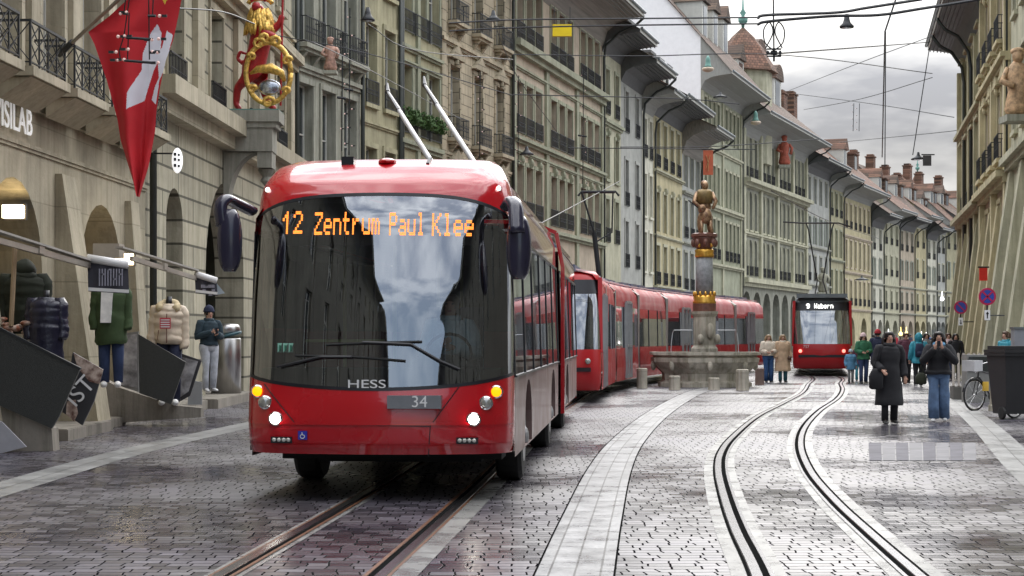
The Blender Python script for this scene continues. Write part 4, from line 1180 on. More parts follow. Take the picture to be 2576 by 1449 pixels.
for k in range(9):
    y = SL1 + 0.06 + k * 0.12; r = 0.02 if k % 2 else 0.07
    pr = [(1.2 - r, 0.5), (1.2 - r, 2.9), (1.0 - r, 3.2), (0.7, 3.28 - r)]
    LP_ = [(-x, z) for x, z in pr] + [(x, z) for x, z in reversed(pr)]
    if k: m.loft([[(x, py_, z) for x, z in LPp], [(x, y, z) for x, z in LP_]], 0, cap=False, closed=False)
    LPp = LP_; py_ = y
m.build('bellows', BELL, bus)
m = MB()
for (x, z), (x2, z2) in zip([(1.30, 0.36), (1.30, 2.7), (1.2, 3.25), (0.8, 3.42)], [(1.30, 2.7), (1.2, 3.25), (0.8, 3.42), (0.0, 3.44)]):
    for sx in (1, -1): m.bar((sx * x, SL1 + 1.1, z), (sx * x2, SL1 + 1.1, z2), 0.06, 0.12, up=(0, 1, 0))
m.build('joint_frame', RED, bus)
section(bus, SL1 + 1.15, SL2, [SL1 + 3.6])
m = MB(); m.quad((-1.27, SL2, 0.35), (1.27, SL2, 0.35), (1.23, SL2, 2.8), (-1.23, SL2, 2.8)); m.poly([(-1.23, SL2, 2.8), (1.23, SL2, 2.8), (1.0, SL2, 3.3), (-1.0, SL2, 3.3)])
m.build('rear_wall', REDS, bus)
def wheel_meshes(r=0.48, w=0.28):
    t = MB(); t.loft([[(x, rr * math.cos(2 * math.pi * k / 28), rr * math.sin(2 * math.pi * k / 28)) for k in range(28)] for x, rr in ((-w / 2, r * 0.6), (-w / 2, r * 0.93), (-w / 2 + 0.04, r), (w / 2 - 0.04, r), (w / 2, r * 0.93), (w / 2, r * 0.6))], 0)
    h = MB(); h.loft([[(x, rr * math.cos(2 * math.pi * k / 20), rr * math.sin(2 * math.pi * k / 20)) for k in range(20)] for x, rr in ((-w / 2 - 0.005, r * 0.58), (-w / 2 + 0.05, r * 0.5), (w / 2 - 0.05, r * 0.5), (w / 2 + 0.005, r * 0.58))], 0)
    h.ball((w / 2, 0, 0), 0.06, 0.12, 0.12); h.ball((-w / 2, 0, 0), 0.06, 0.12, 0.12)
    return t.mesh('wheel', RUBBER), h.mesh('rim', RIM)
WT, WR = wheel_meshes()
for y in (2.9, 8.75, SL1 + 3.6):
    for sx in (-1, 1):
        o = inst('wheel', WT, bus, (sx * 1.08, y, 0.48)); inst('rim', WR, o)
# lamps
def lampdisc(name, par, x, z, r, m, ring=True, rx=None):
    y = front_y(x, z) - 0.02
    sl = math.copysign(math.asin(min(0.9, abs(x) / 3.4)), x)
    h = MB(); h.loft([[(x + rr * math.cos(2 * math.pi * k / 20) * (rx or 1), y + dy + 0.25 * abs(x) * 0 + (x + rr * math.cos(2 * math.pi * k / 20)) * 0, z + rr * math.sin(2 * math.pi * k / 20)) for k in range(20)] for rr, dy in ((r * 1.28, 0.06), (r * 1.28, -0.004), (r * 1.02, -0.012))], 0)
    o = h.build(name, CHROME if ring else BLACKP, par)
    g_ = MB(); g_.ball((x, y - 0.008, z), r * (rx or 1), 0.03, r, 16, 8); g_.build('lens', m, o, True)
    return o
LENS = glassy('lamp_lens', (0.25, 0.25, 0.22), 0.2, 0.05)
for sx, xx in ((-1, 0), (1, 0.0)):
    lampdisc('headlight', bus, sx * 0.93, 0.80, 0.052, HEADL)
    lampdisc('driving_lamp', bus, sx * 1.04, 0.955, 0.052, LENS)
    lampdisc('indicator', bus, sx * 1.13, 1.06, 0.05, AMBER)
    lampdisc('marker_lamp', bus, sx * 1.12, 3.06, 0.022, LEDW)
    q = MB(); y = front_y(sx * 0.87, 0.6) - 0.035
    q.box(sx * 0.87 - 0.1, sx * 0.87 + 0.1, y, y + 0.06, 0.565, 0.625); o = q.build('fog_lamp', BLACKP, bus)
    q = MB()
    for k in range(4): q.ball((sx * 0.87 - 0.068 + 0.045 * k, y - 0.003, 0.597), 0.02, 0.012, 0.02, 8, 6)
    q.build('lens', mat('lens_pale', (0.6, 0.6, 0.56), 0.15, 0.2), o)
# number plate panel with 34
q = MB(); y = front_y(0.35, 0.97) - 0.06
q.box(0.14, 0.64, y, y + 0.12, 0.905, 1.03); pl = q.build('number_panel', PALEG, bus)
text_mesh('34', 0.155, WHITEP, 'number', pl, Matrix.Translation((0.44, y - 0.004, 0.967)) @ FRONT, 0.002)
q = MB(); y = front_y(0.0, 1.12) - 0.014
q.build('emblem', BLACKP, bus) if False else text_mesh('HESS', 0.115, WHITEP, 'emblem', bus, Matrix.Translation((-0.06, front_y(0, 1.13) - 0.012, 1.135)) @ FRONT, 0.003, 'CENTER', 1.5)
q = MB(); y = front_y(-0.66, 0.64) - 0.02
q.box(-0.705, -0.62, y, y + 0.02, 0.60, 0.685); w_ = q.build('wheelchair_sticker', BLUEP, bus)
q = MB(); q.tube([(-0.66 + 0.02 * math.cos(a * 0.6) - 0.004, y - 0.003, 0.632 + 0.02 * math.sin(a * 0.6)) for a in range(3, 11)], 0.004, 5); q.bar((-0.668, y - 0.003, 0.672), (-0.664, y - 0.003, 0.645), 0.007); q.bar((-0.664, y - 0.003, 0.647), (-0.647, y - 0.003, 0.645), 0.006); q.bar((-0.647, y - 0.003, 0.645), (-0.64, y - 0.003, 0.625), 0.006)
q.build('pictogram', WHITEP, w_)
q = MB()
for k in range(3):
    x = -0.93 + 0.055 * k; y = front_y(x, 1.48) - 0.006; q.box(x, x + 0.045, y, y + 0.003, 1.44, 1.53)
stk = q.build('sticker', GREENS, bus)
q = MB()
for k in range(3):
    x = -0.93 + 0.055 * k; y = front_y(x, 1.48) - 0.009; q.box(x + 0.014, x + 0.032, y, y + 0.002, 1.455, 1.51)
q.build('sticker_print', mat('dark_green_print', (0.02, 0.14, 0.08), 0.5), stk)
# destination display behind the glass, dot lettering just on the glass
q = MB(); q.box(-0.98, 0.98, 0.62, 0.68, 2.50, 2.92); dd = q.build('destination_display', INTER, bus)
q = MB(); fy = lambda u, w: front_y(u, w) - 0.006
led_text(q, '12', -0.92, 2.60, 0.20, 0.225, 0, 0.8, fy)
led_text(q, 'Zentrum', -0.60, 2.585, 0.63, 0.225, 0, 0.8, fy)
led_text(q, 'Paul', 0.12, 2.575, 0.33, 0.225, 0, 0.8, fy)
led_text(q, 'Klee', 0.52, 2.57, 0.385, 0.225, 0, 0.8, fy)
q.build('lit_lettering', LEDO, dd)
# dark panels closing the underside behind the bumper
q = MB(); q.box(-1.1, 1.1, 1.3, 1.9, 0.33, 0.5); q.box(-0.85, 0.85, 1.9, 9.6, 0.26, 0.5); q.build('underbody', RUBBER, bus)
# cab interior
q = MB(); q.box(-1.15, 1.15, 0.55, 1.0, 0.5, 1.28); q.ball((0.55, 0.75, 1.30), 0.32, 0.22, 0.12); q.build('dashboard', INTER, bus)
q = MB(); q.tube([(0.62 + 0.22 * math.cos(a * math.pi / 8), 0.85 + 0.06 * math.sin(a * math.pi / 8), 1.42 + 0.2 * math.sin(a * math.pi / 8)) for a in range(17)], 0.016, 6); q.build('steering_wheel', BLACKP, bus)
q = MB(); q.box(0.35, 0.9, 1.5, 1.6, 0.6, 1.9); q.box(0.35, 0.9, 1.15, 1.6, 0.6, 0.95); q.build('driver_seat', mat('seat_cloth', (0.05, 0.05, 0.07), 0.9), bus)
q = MB(); q.quad((-1.2, 9.9, 0.5), (1.2, 9.9, 0.5), (1.2, 9.9, 2.66), (-1.2, 9.9, 2.66)); q.build('cabin_bulkhead', INTER, bus)
q = MB()
for x, y in ((-0.55, 1.8), (-0.1, 2.3), (0.15, 4.2), (-0.5, 5.2), (0.5, 3.4)): q.tube([(x, y, 0.5), (x, y, 2.6)], 0.02, 6)
q.bar((-0.9, 1.5, 1.55), (-0.1, 1.5, 1.55), 0.03); q.build('grab_pole', mat('pole_yellow', (0.3, 0.3, 0.1), 0.4), bus)
for sx in (-1, 1):
    for k in range(4):
        q = MB(); q.box(sx * 0.78 - 0.42, sx * 0.78 + 0.42, 3.2 + k * 1.5, 3.3 + k * 1.5, 0.9, 1.65); q.box(sx * 0.78 - 0.42, sx * 0.78 + 0.42, 2.8 + k * 1.5, 3.3 + k * 1.5, 0.85, 0.95)
        q.build('passenger_seat', mat('seat_red', (0.18, 0.03, 0.03), 0.9), bus)
# mirrors
def mirror(side):
    s = side
    q = MB()
    xa = s * 1.22
    top = [(xa, 0.42, 2.83), (s * 1.34, 0.2, 2.90), (s * 1.39, 0.05, 2.92), (s * 1.43, 0.0, 2.84), (s * 1.41, 0.0, 2.66)] if s < 0 else [(xa, 0.42, 2.86), (s * 1.27, 0.2, 2.90), (s * 1.31, 0.08, 2.86), (s * 1.33, 0.02, 2.78), (s * 1.345, -0.08, 2.58)]
    q.tube(catmull(top, 5), [(0.075, 0.05)] * 21, 10)
    o = q.build('mirror_arm', MIRR, bus, True)
    cx = s * 1.345 if s < 0 else s * 1.355
    q = MB(); rings = []
    for k in range(13):
        a = k / 12; z = (2.82 if s < 0 else 2.74) - 0.6 * a
        w = 0.118 * (math.sin(math.pi * min(1, max(0.0, a * 0.96 + 0.02))) ** 0.28) ; d = w * 0.8
        rings.append([(cx + w * math.copysign(abs(math.cos(t)) ** 0.8, math.cos(t)), 0.02 + d * math.copysign(abs(math.sin(t)) ** 0.8, math.sin(t)), z) for t in [2 * math.pi * j / 16 for j in range(16)]])
    q.loft(rings); q.build('mirror_housing', MIRR, o, True)
mirror(-1); mirror(1)
# wipers
def wiper(pts, blade):
    q = MB(); P = [(x, front_y(x, z) - 0.05, z) for x, z in pts]
    q.tube(P, 0.014, 6); o = q.build('wiper_arm', BLACKP, bus)
    q = MB(); P = [(x, front_y(x, z) - 0.025, z) for x, z in blade]; q.tube(P, 0.013, 6); q.build('wiper_blade', RUBBER, o)
wiper([(0.80, 1.28), (0.62, 1.36), (0.35, 1.52), (0.05, 1.535), (-0.1, 1.54)], [(-0.45, 1.515), (0.0, 1.535), (0.45, 1.545)])
wiper([(-0.92, 1.3), (-0.75, 1.34), (-0.5, 1.4), (-0.2, 1.4)], [(-0.75, 1.41), (-0.2, 1.4), (0.3, 1.36)])
# roof bits and trolley poles
q = MB(); q.box(-0.42, -0.30, 0.78, 0.95, 3.30, 3.40); q.build('roof_box', BLACKP, bus)
q = MB(); q.ball((0.02, 0.85, 3.35), 0.09, 0.12, 0.04); q.build('roof_dome', RED, bus)
q = MB(); q.bar((0.42, 0.8, 3.32), (0.43, 0.95, 3.39), 0.03); q.build('antenna', BLACKP, bus)
POLEM = mat('trolley_pole_pale', (0.40, 0.40, 0.41), 0.35, 0.2)
ri = bus.matrix_basis.inverted() if False else (Matrix.Translation((BX, BY, 0)) @ Matrix.Rotation(-math.atan(0.071), 4, 'Z')).inverted()
for (b0, t0) in ((Vector((-0.72, 27.0, 3.45)), W(985, 232, 34.0)), (Vector((-0.08, 27.0, 3.45)), W(1075, 215, 34.0))):
    q = MB(); mid = b0 + (t0 - b0) * 0.82
    q.tube([ri @ b0, ri @ mid], [0.055, 0.042], 8); o = q.build('trolley_pole', POLEM, bus, True)
    q = MB(); q.tube([ri @ mid, ri @ t0], [0.05, 0.035], 8); tt = t0 + Vector((-0.03, 0.35, 0.22)); q.tube([ri @ t0, ri @ tt], [0.05, 0.02], 6)
    q.build('collector_head', BLACKP, o)

# ---------------------------------------------------------------- trams
def tram_module(par, p0, p1, d0, d1, z0=0.3, win=True, door=False, n=1):
    """body piece between two cross-sections at p0,p1 with half width 1.15"""
    w = 1.15
    def sec(p, d, pts): nrm = Vector((d.y, -d.x, 0)); return [(p.x + nrm.x * x, p.y + nrm.y * x, z) for x, z in pts]
    low = [(-w, z0), (-w, 1.25)]; lowr = [(w, z0), (w, 1.25)]
    def band_(pts, name, m, sm=False):
        q = MB(); q.loft([sec(p0, d0, pts), sec(p1, d1, pts)], 0, cap=False, closed=False); return q.build(name, m, par, sm)
    band_([(w, z0), (w + 0.02, 0.7), (w, 1.25)], 'lower_panel', REDD, True)
    band_([(-w, z0), (-w, 1.25)], 'lower_panel', REDD)
    band_([(w, 1.25), (w - 0.02, 2.45)], 'side_window', SIDEG); band_([(-w, 1.25), (-w, 2.45)], 'side_window', SIDEG)
    band_([(w - 0.02, 2.45), (w - 0.05, 2.85), (w - 0.22, 3.08), (w - 0.5, 3.15), (-w + 0.5, 3.15), (-w + 0.22, 3.08), (-w + 0.05, 2.85), (-w, 2.45)], 'roof', REDD, True)
    band_([(-w + 0.1, z0), (w - 0.1, z0)], 'underfloor', INTER)
    for k in range(1, 3):
        q = MB(); t = k / 3; p = p0.lerp(p1, t); d = d0.lerp(d1, t).normalized(); nr = Vector((d.y, -d.x, 0))
        a = p + nr * (w + 0.004)
        q.bar((a.x, a.y, 1.25), (a.x - nr.x * 0.02, a.y - nr.y * 0.02, 2.45), 0.05, 0.02); q.build('window_post', BLACKP, par)
    if door:
        q = MB()
        t = 0.5; p = p0.lerp(p1, t); d = d0.lerp(d1, t).normalized(); nr = Vector((d.y, -d.x, 0)); a = p + nr * (w + 0.03)
        for e in (-0.62, 0.0, 0.62):
            q.bar((a.x + d.x * e, a.y + d.y * e, z0 + 0.05), (a.x + d.x * e, a.y + d.y * e, 2.6), 0.09, 0.03, up=(0, 1, 0))
        for z in (0.4, 1.3, 2.6): q.bar((a.x - d.x * 0.62, a.y - d.y * 0.62, z), (a.x + d.x * 0.62, a.y + d.y * 0.62, z), 0.05, 0.08)
        q.build('door', mat('door_grey', (0.3, 0.3, 0.3), 0.4, 0.3), par)
def sample_path(P, s):
    for i in range(len(P) - 1):
        l = (P[i + 1] - P[i]).length
        if s <= l or i == len(P) - 2:
            return P[i].lerp(P[i + 1], s / l), (P[i + 1] - P[i]).normalized()
        s -= l
TP = catmull(TRAMPATH, 8)
tram = empty('long_tram', (0, 0, 0)); tag(tram, 'long red multi-section tram curving away between the bus and the fountain', 'tram')
def tram_front(par, p, d, cabm=REDD, dest=None, w=1.15, full=True):
    """nose of a tram at p facing -d"""
    nr = Vector((d.y, -d.x, 0))
    def T(x, y, z): return (p.x + nr.x * x + d.x * y, p.y + nr.y * x + d.y * y, z)
    def outl(z, yl, ws): 
        pts = []
        for k in range(17):
            a = -math.pi / 2 + math.pi * k / 16
            x = math.copysign(abs(math.sin(a)) ** 0.55, math.sin(a)) * w * ws; y = 0.5 * (1 - abs(math.cos(a)) ** 0.55)
            pts.append(T(x, yl + y, z))
        return pts
    lv = [(0.3, 0.25, 0.96), (0.5, 0.05, 0.99), (0.9, 0.0, 1.0), (1.28, 0.06, 1.0)]
    q = MB(); q.loft([outl(*l) for l in lv], 0, cap=False, closed=False); q.build('front_apron', cabm, par, True)
    lv = [(1.28, 0.06, 1.0), (1.9, 0.18, 0.99), (2.5, 0.34, 0.975), (2.62, 0.38, 0.97)]
    q = MB(); q.loft([outl(*l) for l in lv], 0, cap=False, closed=False); q.build('windscreen', WSG2, par, True)
    lv = [(2.62, 0.36, 0.97), (2.95, 0.46, 0.95)]
    q = MB(); q.loft([outl(*l) for l in lv], 0, cap=False, closed=False); dp = q.build('destination_display', BLACKP, par, True)
    lv = [(2.95, 0.46, 0.95), (3.05, 0.5, 0.93), (3.15, 0.62, 0.85), (3.17, 1.1, 0.6)]
    q = MB(); q.loft([outl(*l) for l in lv], 0, cap=False, closed=False); q.build('forehead', cabm if not dest else ZINC, par, True)
    for sx in (-1, 1):
        q = MB(); q.bar(T(sx * w * 0.985, 0.42, 1.2), T(sx * w * 0.96, 0.62, 3.0), 0.12, 0.1); q.build('corner_pillar', cabm, par)
    for sx in (-1, 1):
        q = MB(); c = T(sx * 0.85, 0.03, 1.0); q.ball(c, 0.07, 0.05, 0.07, 12, 8); q.build('headlight', REDL if dest else LENS, par, True)
    q = MB(); a = T(-0.95, 0.0, 0.78); b_ = T(0.95, 0.0, 0.78); q.bar(T(-0.92, 0.04, 0.8), T(0.92, 0.04, 0.8), 0.06, 0.1); q.build('bumper_bar', BLACKP, par)
    return T, dp
WSG2 = glassy('tram_windscreen_glass', (0.01, 0.012, 0.014), 0.3, 0.012, 0.5, (0.35, 0.38, 0.38))
p0, d0 = sample_path(TP, 0.0)
tram_front(tram, p0, d0)
marks = [0.55, 3.6, 8.2, 14.2, 20.0, 26.5, 33.0, 39.5]
for i in range(len(marks) - 1):
    s0, s1 = marks[i] + (0.0 if i == 0 else 0.22), marks[i + 1] - 0.22
    pa, da = sample_path(TP, s0); pb, db = sample_path(TP, s1)
    ch = (pb - pa).normalized()
    tram_module(tram, pa, pb, ch, ch, door=(i in (0, 2, 4, 6)))
    if i < len(marks) - 2:
        pc, dc = sample_path(TP, s1 + 0.44)
        q = MB(); w = 1.14
        nn_ = Vector((ch.y, -ch.x, 0)); n2_ = Vector((dc.y, -dc.x, 0))
        pts = [(-w, 0.35), (-w, 2.9), (-w + 0.3, 3.1), (w - 0.3, 3.1), (w, 2.9), (w, 0.35)]
        q.loft([[(pb.x + nn_.x * x, pb.y + nn_.y * x, z) for x, z in pts], [(pc.x + n2_.x * x, pc.y + n2_.y * x, z) for x, z in pts]], 0, cap=False, closed=False)
        q.build('gangway', mat('gangway_grey', (0.27, 0.25, 0.24), 0.5), tram)
    pm = pa.lerp(pb, 0.5)
    q = MB()
    for k in range(3):
        c = pa.lerp(pb, 0.2 + 0.3 * k); rot = Matrix.Rotation(math.atan2(ch.y, ch.x), 3, 'Z')
        for (lx, ly, lz) in ((0.55, 0.5, 0.16),):
            vs = [rot @ Vector((sx * lx, sy * ly, 0)) + c for sx, sy in ((-1, -1), (1, -1), (1, 1), (-1, 1))]
            q.prism([(v.x, v.y, 3.16) for v in vs], (0, 0, lz))
    q.build('roof_unit', mat('roof_unit_blue', (0.10, 0.13, 0.2), 0.5), tram)
    q = MB()
    for k in range(4):
        c = pa.lerp(pb, 0.1 + 0.25 * k); n_ = Vector((ch.y, -ch.x, 0))
        q.bar((c.x - n_.x * 0.2, c.y - n_.y * 0.2, 3.32), (c.x + n_.x * 0.9 + ch.x * 0.5, c.y + n_.y * 0.9 + ch.y * 0.5, 3.16), 0.12, 0.03)
    q.build('roof_strut', WHITEP, tram)
# pantograph over the second section of the long tram
pp, dpn = sample_path(TP, 7.0); pp = W(1508, 640, 49)
q = MB(); zt_ = zat(482, 49)
q.tube([(pp.x, pp.y, 3.2), (pp.x - 0.15, pp.y, 4.5)], 0.07, 8); q.tube([(pp.x - 0.15, pp.y, 4.2), (pp.x + 0.35, pp.y, 4.5), (pp.x + 0.38, pp.y, zt_)], 0.025, 6); q.tube([(pp.x - 0.15, pp.y, 4.5), (pp.x - 0.5, pp.y, zt_)], 0.03, 6)
q.tube([(pp.x - 0.6, pp.y, zt_ - 0.12), (pp.x - 0.5, pp.y, zt_), (pp.x + 0.45, pp.y, zt_), (pp.x + 0.55, pp.y, zt_ - 0.12)], 0.035, 6); q.tube([(pp.x - 0.5, pp.y + 0.3, zt_), (pp.x + 0.45, pp.y + 0.3, zt_)], 0.03, 6)
q.build('pantograph', IRON, tram)
# small approaching tram, line 9
t9 = empty('approaching_tram', (0, 0, 0)); tag(t9, 'red tram facing the viewer with a white 9 and place name over its windscreen', 'tram')
d9 = Vector((0.172, 1, 0)).normalized(); p9 = Vector((12.3, 69.4, 0))
T9, dp9 = tram_front(t9, p9, d9, REDD, True)
for i in range(3):
    tram_module(t9, p9 + d9 * (0.6 + i * 7), p9 + d9 * (7.3 + i * 7), d9, d9)
for tx_, x0_, w_ in (('9', -0.62, 0.14), ('Wabern', -0.30, 0.74)):
    q = MB(); led_text(q, tx_, x0_, 2.70, w_, 0.19, 0, 0.95)
    q.v = [T9(x, 0.35, z) for x, y, z in q.v]; q.build('lit_lettering', LEDW, dp9)
text_mesh('757', 0.16, mat('tram_number_grey', (0.6, 0.55, 0.55), 0.5), 'number', t9, Matrix.Translation(T9(-0.62, -0.02, 1.17)) @ Matrix.Rotation(math.atan2(-d9.x, d9.y), 4, 'Z') @ FRONT, 0.004)
q = MB(); q.bar(T9(-1.0, 0.5, 3.2), T9(1.0, 0.5, 3.2), 0.5, 0.16); q.build('roof_unit', ZINC, t9)
zt_ = zat(555, 74)
c9 = p9 + d9 * 6
q = MB()
for s in (-1, 1): q.tube([(c9.x + s * 0.3, c9.y, 3.2), (c9.x + s * 0.12, c9.y + 0.3, 4.0), (c9.x + s * 0.5, c9.y + 0.3, zt_ - 0.3), (c9.x + s * 0.6, c9.y + 0.3, zt_)], 0.03, 6)
q.tube([(c9.x - 1.6, c9.y + 0.3, zt_ + 0.05), (c9.x - 0.8, c9.y + 0.3, zt_), (c9.x + 0.8, c9.y + 0.3, zt_), (c9.x + 1.3, c9.y + 0.3, zt_ - 0.15)], 0.035, 6)
q.build('pantograph', IRON, t9)
# ================================================================ FOUNTAIN
FST = stone('fountain_stone', (0.50, 0.46, 0.38), None, 0.45, 0.35)
GOLD = mat('gilding', (0.75, 0.42, 0.08), 0.3, 0.8, 0.2, 10)
BRONZE = mat('painted_bronze', (0.16, 0.05, 0.035), 0.35, 0.4, 0.45, 9, col2=(0.5, 0.33, 0.18))
BROWNP = mat('brown_marble', (0.16, 0.07, 0.05), 0.4, var=0.3, scale=12)
COLM = mat('column_grey', (0.27, 0.28, 0.29), 0.5, var=0.3, scale=8)
fp = Vector(((1772 - CX) / 79, F / 79, 0))
ft = empty('street_fountain', fp); tag(ft, 'stone street fountain with octagonal basin, grey column and painted figure on top', 'fountain')
q = MB(); q.lathe([(1.55, 0.0), (1.55, 0.12), (1.40, 0.2), (1.42, 0.42), (1.62, 0.6), (1.78, 0.78), (1.80, 0.9), (1.70, 0.95), (1.72, 0.98), (1.84, 1.0), (1.84, 1.09), (1.62, 1.09), (1.60, 0.85), (0.3, 0.82)], 8, sx=1.0, sy=1.0)
ba = q.build('basin', FST, ft); ba.rotation_euler = (0, 0, R(22.5))
q = MB(); q.lathe([(0.0, 0.98), (1.61, 0.98)], 8); wtr = q.build('water', glassy('water_surface', (0.02, 0.03, 0.03), 0.1, 0.05), ba)
for k in range(8):
    a = R(45 * k); q = MB(); q.ball((1.62 * math.cos(a + R(22.5)), 1.62 * math.sin(a + R(22.5)), 0.66), 0.09, 0.09, 0.16, 10, 7); q.build('carved_boss', FST, ba)
q = MB(); q.lathe([(0.44, 0.5), (0.44, 1.2), (0.4, 1.25), (0.36, 1.3), (0.37, 2.2), (0.44, 2.3), (0.46, 2.38)], 8); pb_ = q.build('pedestal', FST, ft); pb_.rotation_euler = (0, 0, R(22.5))
q = MB(); q.ball((0, -0.38, 1.75), 0.14, 0.08, 0.26, 10, 8); q.ball((-0.3, -0.3, 1.5), 0.1, 0.1, 0.16); q.ball((0.3, -0.3, 1.5), 0.1, 0.1, 0.16); q.build('relief', FST, pb_, True)
q = MB(); q.lathe([(0.37, 2.38), (0.37, 2.62), (0.33, 2.66)], 20); q.build('marble_drum', BROWNP, ft)
q = MB(); q.lathe([(0.36, 2.62), (0.38, 2.68), (0.34, 2.74), (0.36, 2.82), (0.30, 2.9)], 20)
for k in range(12): a = 2 * math.pi * k / 12; q.ball((0.33 * math.cos(a), 0.33 * math.sin(a), 2.93), 0.045, 0.045, 0.09, 6, 5)
q.build('gilded_crown', GOLD, ft, True)
q = MB(); q.lathe([(0.28, 2.8), (0.275, 3.6), (0.26, 4.2)], 20); q.build('column', COLM, ft, True)
q = MB(); q.lathe([(0.29, 4.1), (0.31, 4.16), (0.29, 4.24), (0.31, 4.32), (0.27, 4.36)], 20); q.build('gilded_band', GOLD, ft, True)
q = MB(); q.lathe([(0.24, 4.34), (0.28, 4.5), (0.36, 4.68), (0.38, 4.72)], 12)
for k in range(8): a = 2 * math.pi * k / 8; q.ball((0.34 * math.cos(a), 0.34 * math.sin(a), 4.56), 0.09, 0.09, 0.14, 8, 6)
q.build('capital', BROWNP, ft, True)
q = MB(); q.ball((0, -0.33, 4.52), 0.07, 0.04, 0.1); q.ball((-0.2, -0.27, 4.48), 0.05, 0.04, 0.08); q.ball((0.2, -0.27, 4.48), 0.05, 0.04, 0.08); q.build('capital_gilding', GOLD, ft, True)
q = MB(); q.lathe([(0.34, 4.70), (0.42, 4.76), (0.42, 4.84), (0.3, 4.88)], 12); q.build('statue_plinth', BROWNP, ft)
q = MB()
z0 = 4.86
q.ball((-0.12, 0.05, z0 + 0.34), 0.11, 0.12, 0.34, 10, 7); q.ball((0.17, 0.0, z0 + 0.36), 0.1, 0.13, 0.36, 10, 7)
q.ball((0.0, 0.02, z0 + 0.85), 0.22, 0.17, 0.3, 12, 9); q.ball((0.0, 0.0, z0 + 1.18), 0.25, 0.17, 0.26, 12, 9)
q.ball((0.02, -0.02, z0 + 1.52), 0.11, 0.12, 0.15, 10, 8); q.ball((0.0, 0.05, z0 + 1.6), 0.12, 0.12, 0.1)
q.tube([(-0.22, 0, z0 + 1.3), (-0.34, -0.1, z0 + 1.0), (-0.18, -0.25, z0 + 0.85)], [0.08, 0.07, 0.05], 8); q.tube([(0.22, 0, z0 + 1.3), (0.36, -0.05, z0 + 1.02), (0.25, -0.2, z0 + 0.78)], [0.08, 0.07, 0.05], 8)
q.ball((0.02, -0.2, z0 + 0.55), 0.2, 0.16, 0.26, 10, 8); q.ball((-0.1, -0.28, z0 + 0.78), 0.12, 0.1, 0.13); q.tube([(0.15, -0.2, z0 + 0.4), (0.22, -0.25, z0 + 0.0)], 0.06, 6); q.tube([(-0.1, -0.2, z0 + 0.4), (-0.12, -0.25, z0 + 0.0)], 0.06, 6)
sfig = q.build('statue', BRONZE, ft, True)
q = MB(); q.bar((-0.52, -0.1, z0 + 1.05), (-0.1, -0.2, z0 + 0.72), 0.04); q.build('statue_sword', IRON, sfig)
q = MB(); q.lathe([(0.27, z0 + 0.95), (0.27, z0 + 1.3), (0.2, z0 + 1.4)], 12, sy=0.75); q.build('statue_tunic', mat('statue_green_gold', (0.22, 0.15, 0.06), 0.4, 0.3, 0.3, 9), sfig, True)
STEELP = mat('spout_pipe', (0.4, 0.4, 0.4), 0.3, 0.8)
for s in (-1, 1):
    q = MB(); q.tube([(s * 0.4, -0.1, 1.78), (s * 0.98, -0.1, 1.78), (s * 1.02, -0.1, 1.70)], 0.018, 6); sp2 = q.build('water_spout', STEELP, ft)
    q = MB(); q.tube([(s * 1.02, -0.1, 1.70), (s * 1.06, -0.1, 1.4), (s * 1.08, -0.1, 0.98)], 0.012, 6); q.build('water_jet', mat('water_jet_white', (0.6, 0.62, 0.65), 0.2), sp2)
for i, (px, py, hh, rr, lab) in enumerate([(1615, 977, 0.62, 0.165, 'tallest grey stone bollard standing at the left end of the fountain'), (1697, 981, 0.42, 0.17, 'short stone bollard in front of the fountain basin, the left one of the middle pair'),
                             (1796, 981, 0.36, 0.17, 'short stone bollard in front of the fountain basin, the right one of the middle pair'), (1868, 982, 0.62, 0.19, 'thick stone bollard before the right corner of the fountain basin'), (1911, 968, 0.55, 0.15, 'brown stone bollard beside the woman in the cream jacket')]):
    p = G(px, py); q = MB(); q.lathe([(rr * 1.05, 0), (rr, 0.06), (rr * 0.97, hh * 0.82), (rr * 1.02, hh * 0.85), (rr * 1.0, hh * 0.97), (rr * 0.8, hh)], 14)
    o = q.build('stone_bollard', FST if i != 4 else mat('bollard_brown', (0.26, 0.18, 0.16), 0.7, var=0.2), None, loc=p); tag(o, lab, 'bollard', 'stone bollards round the fountain')

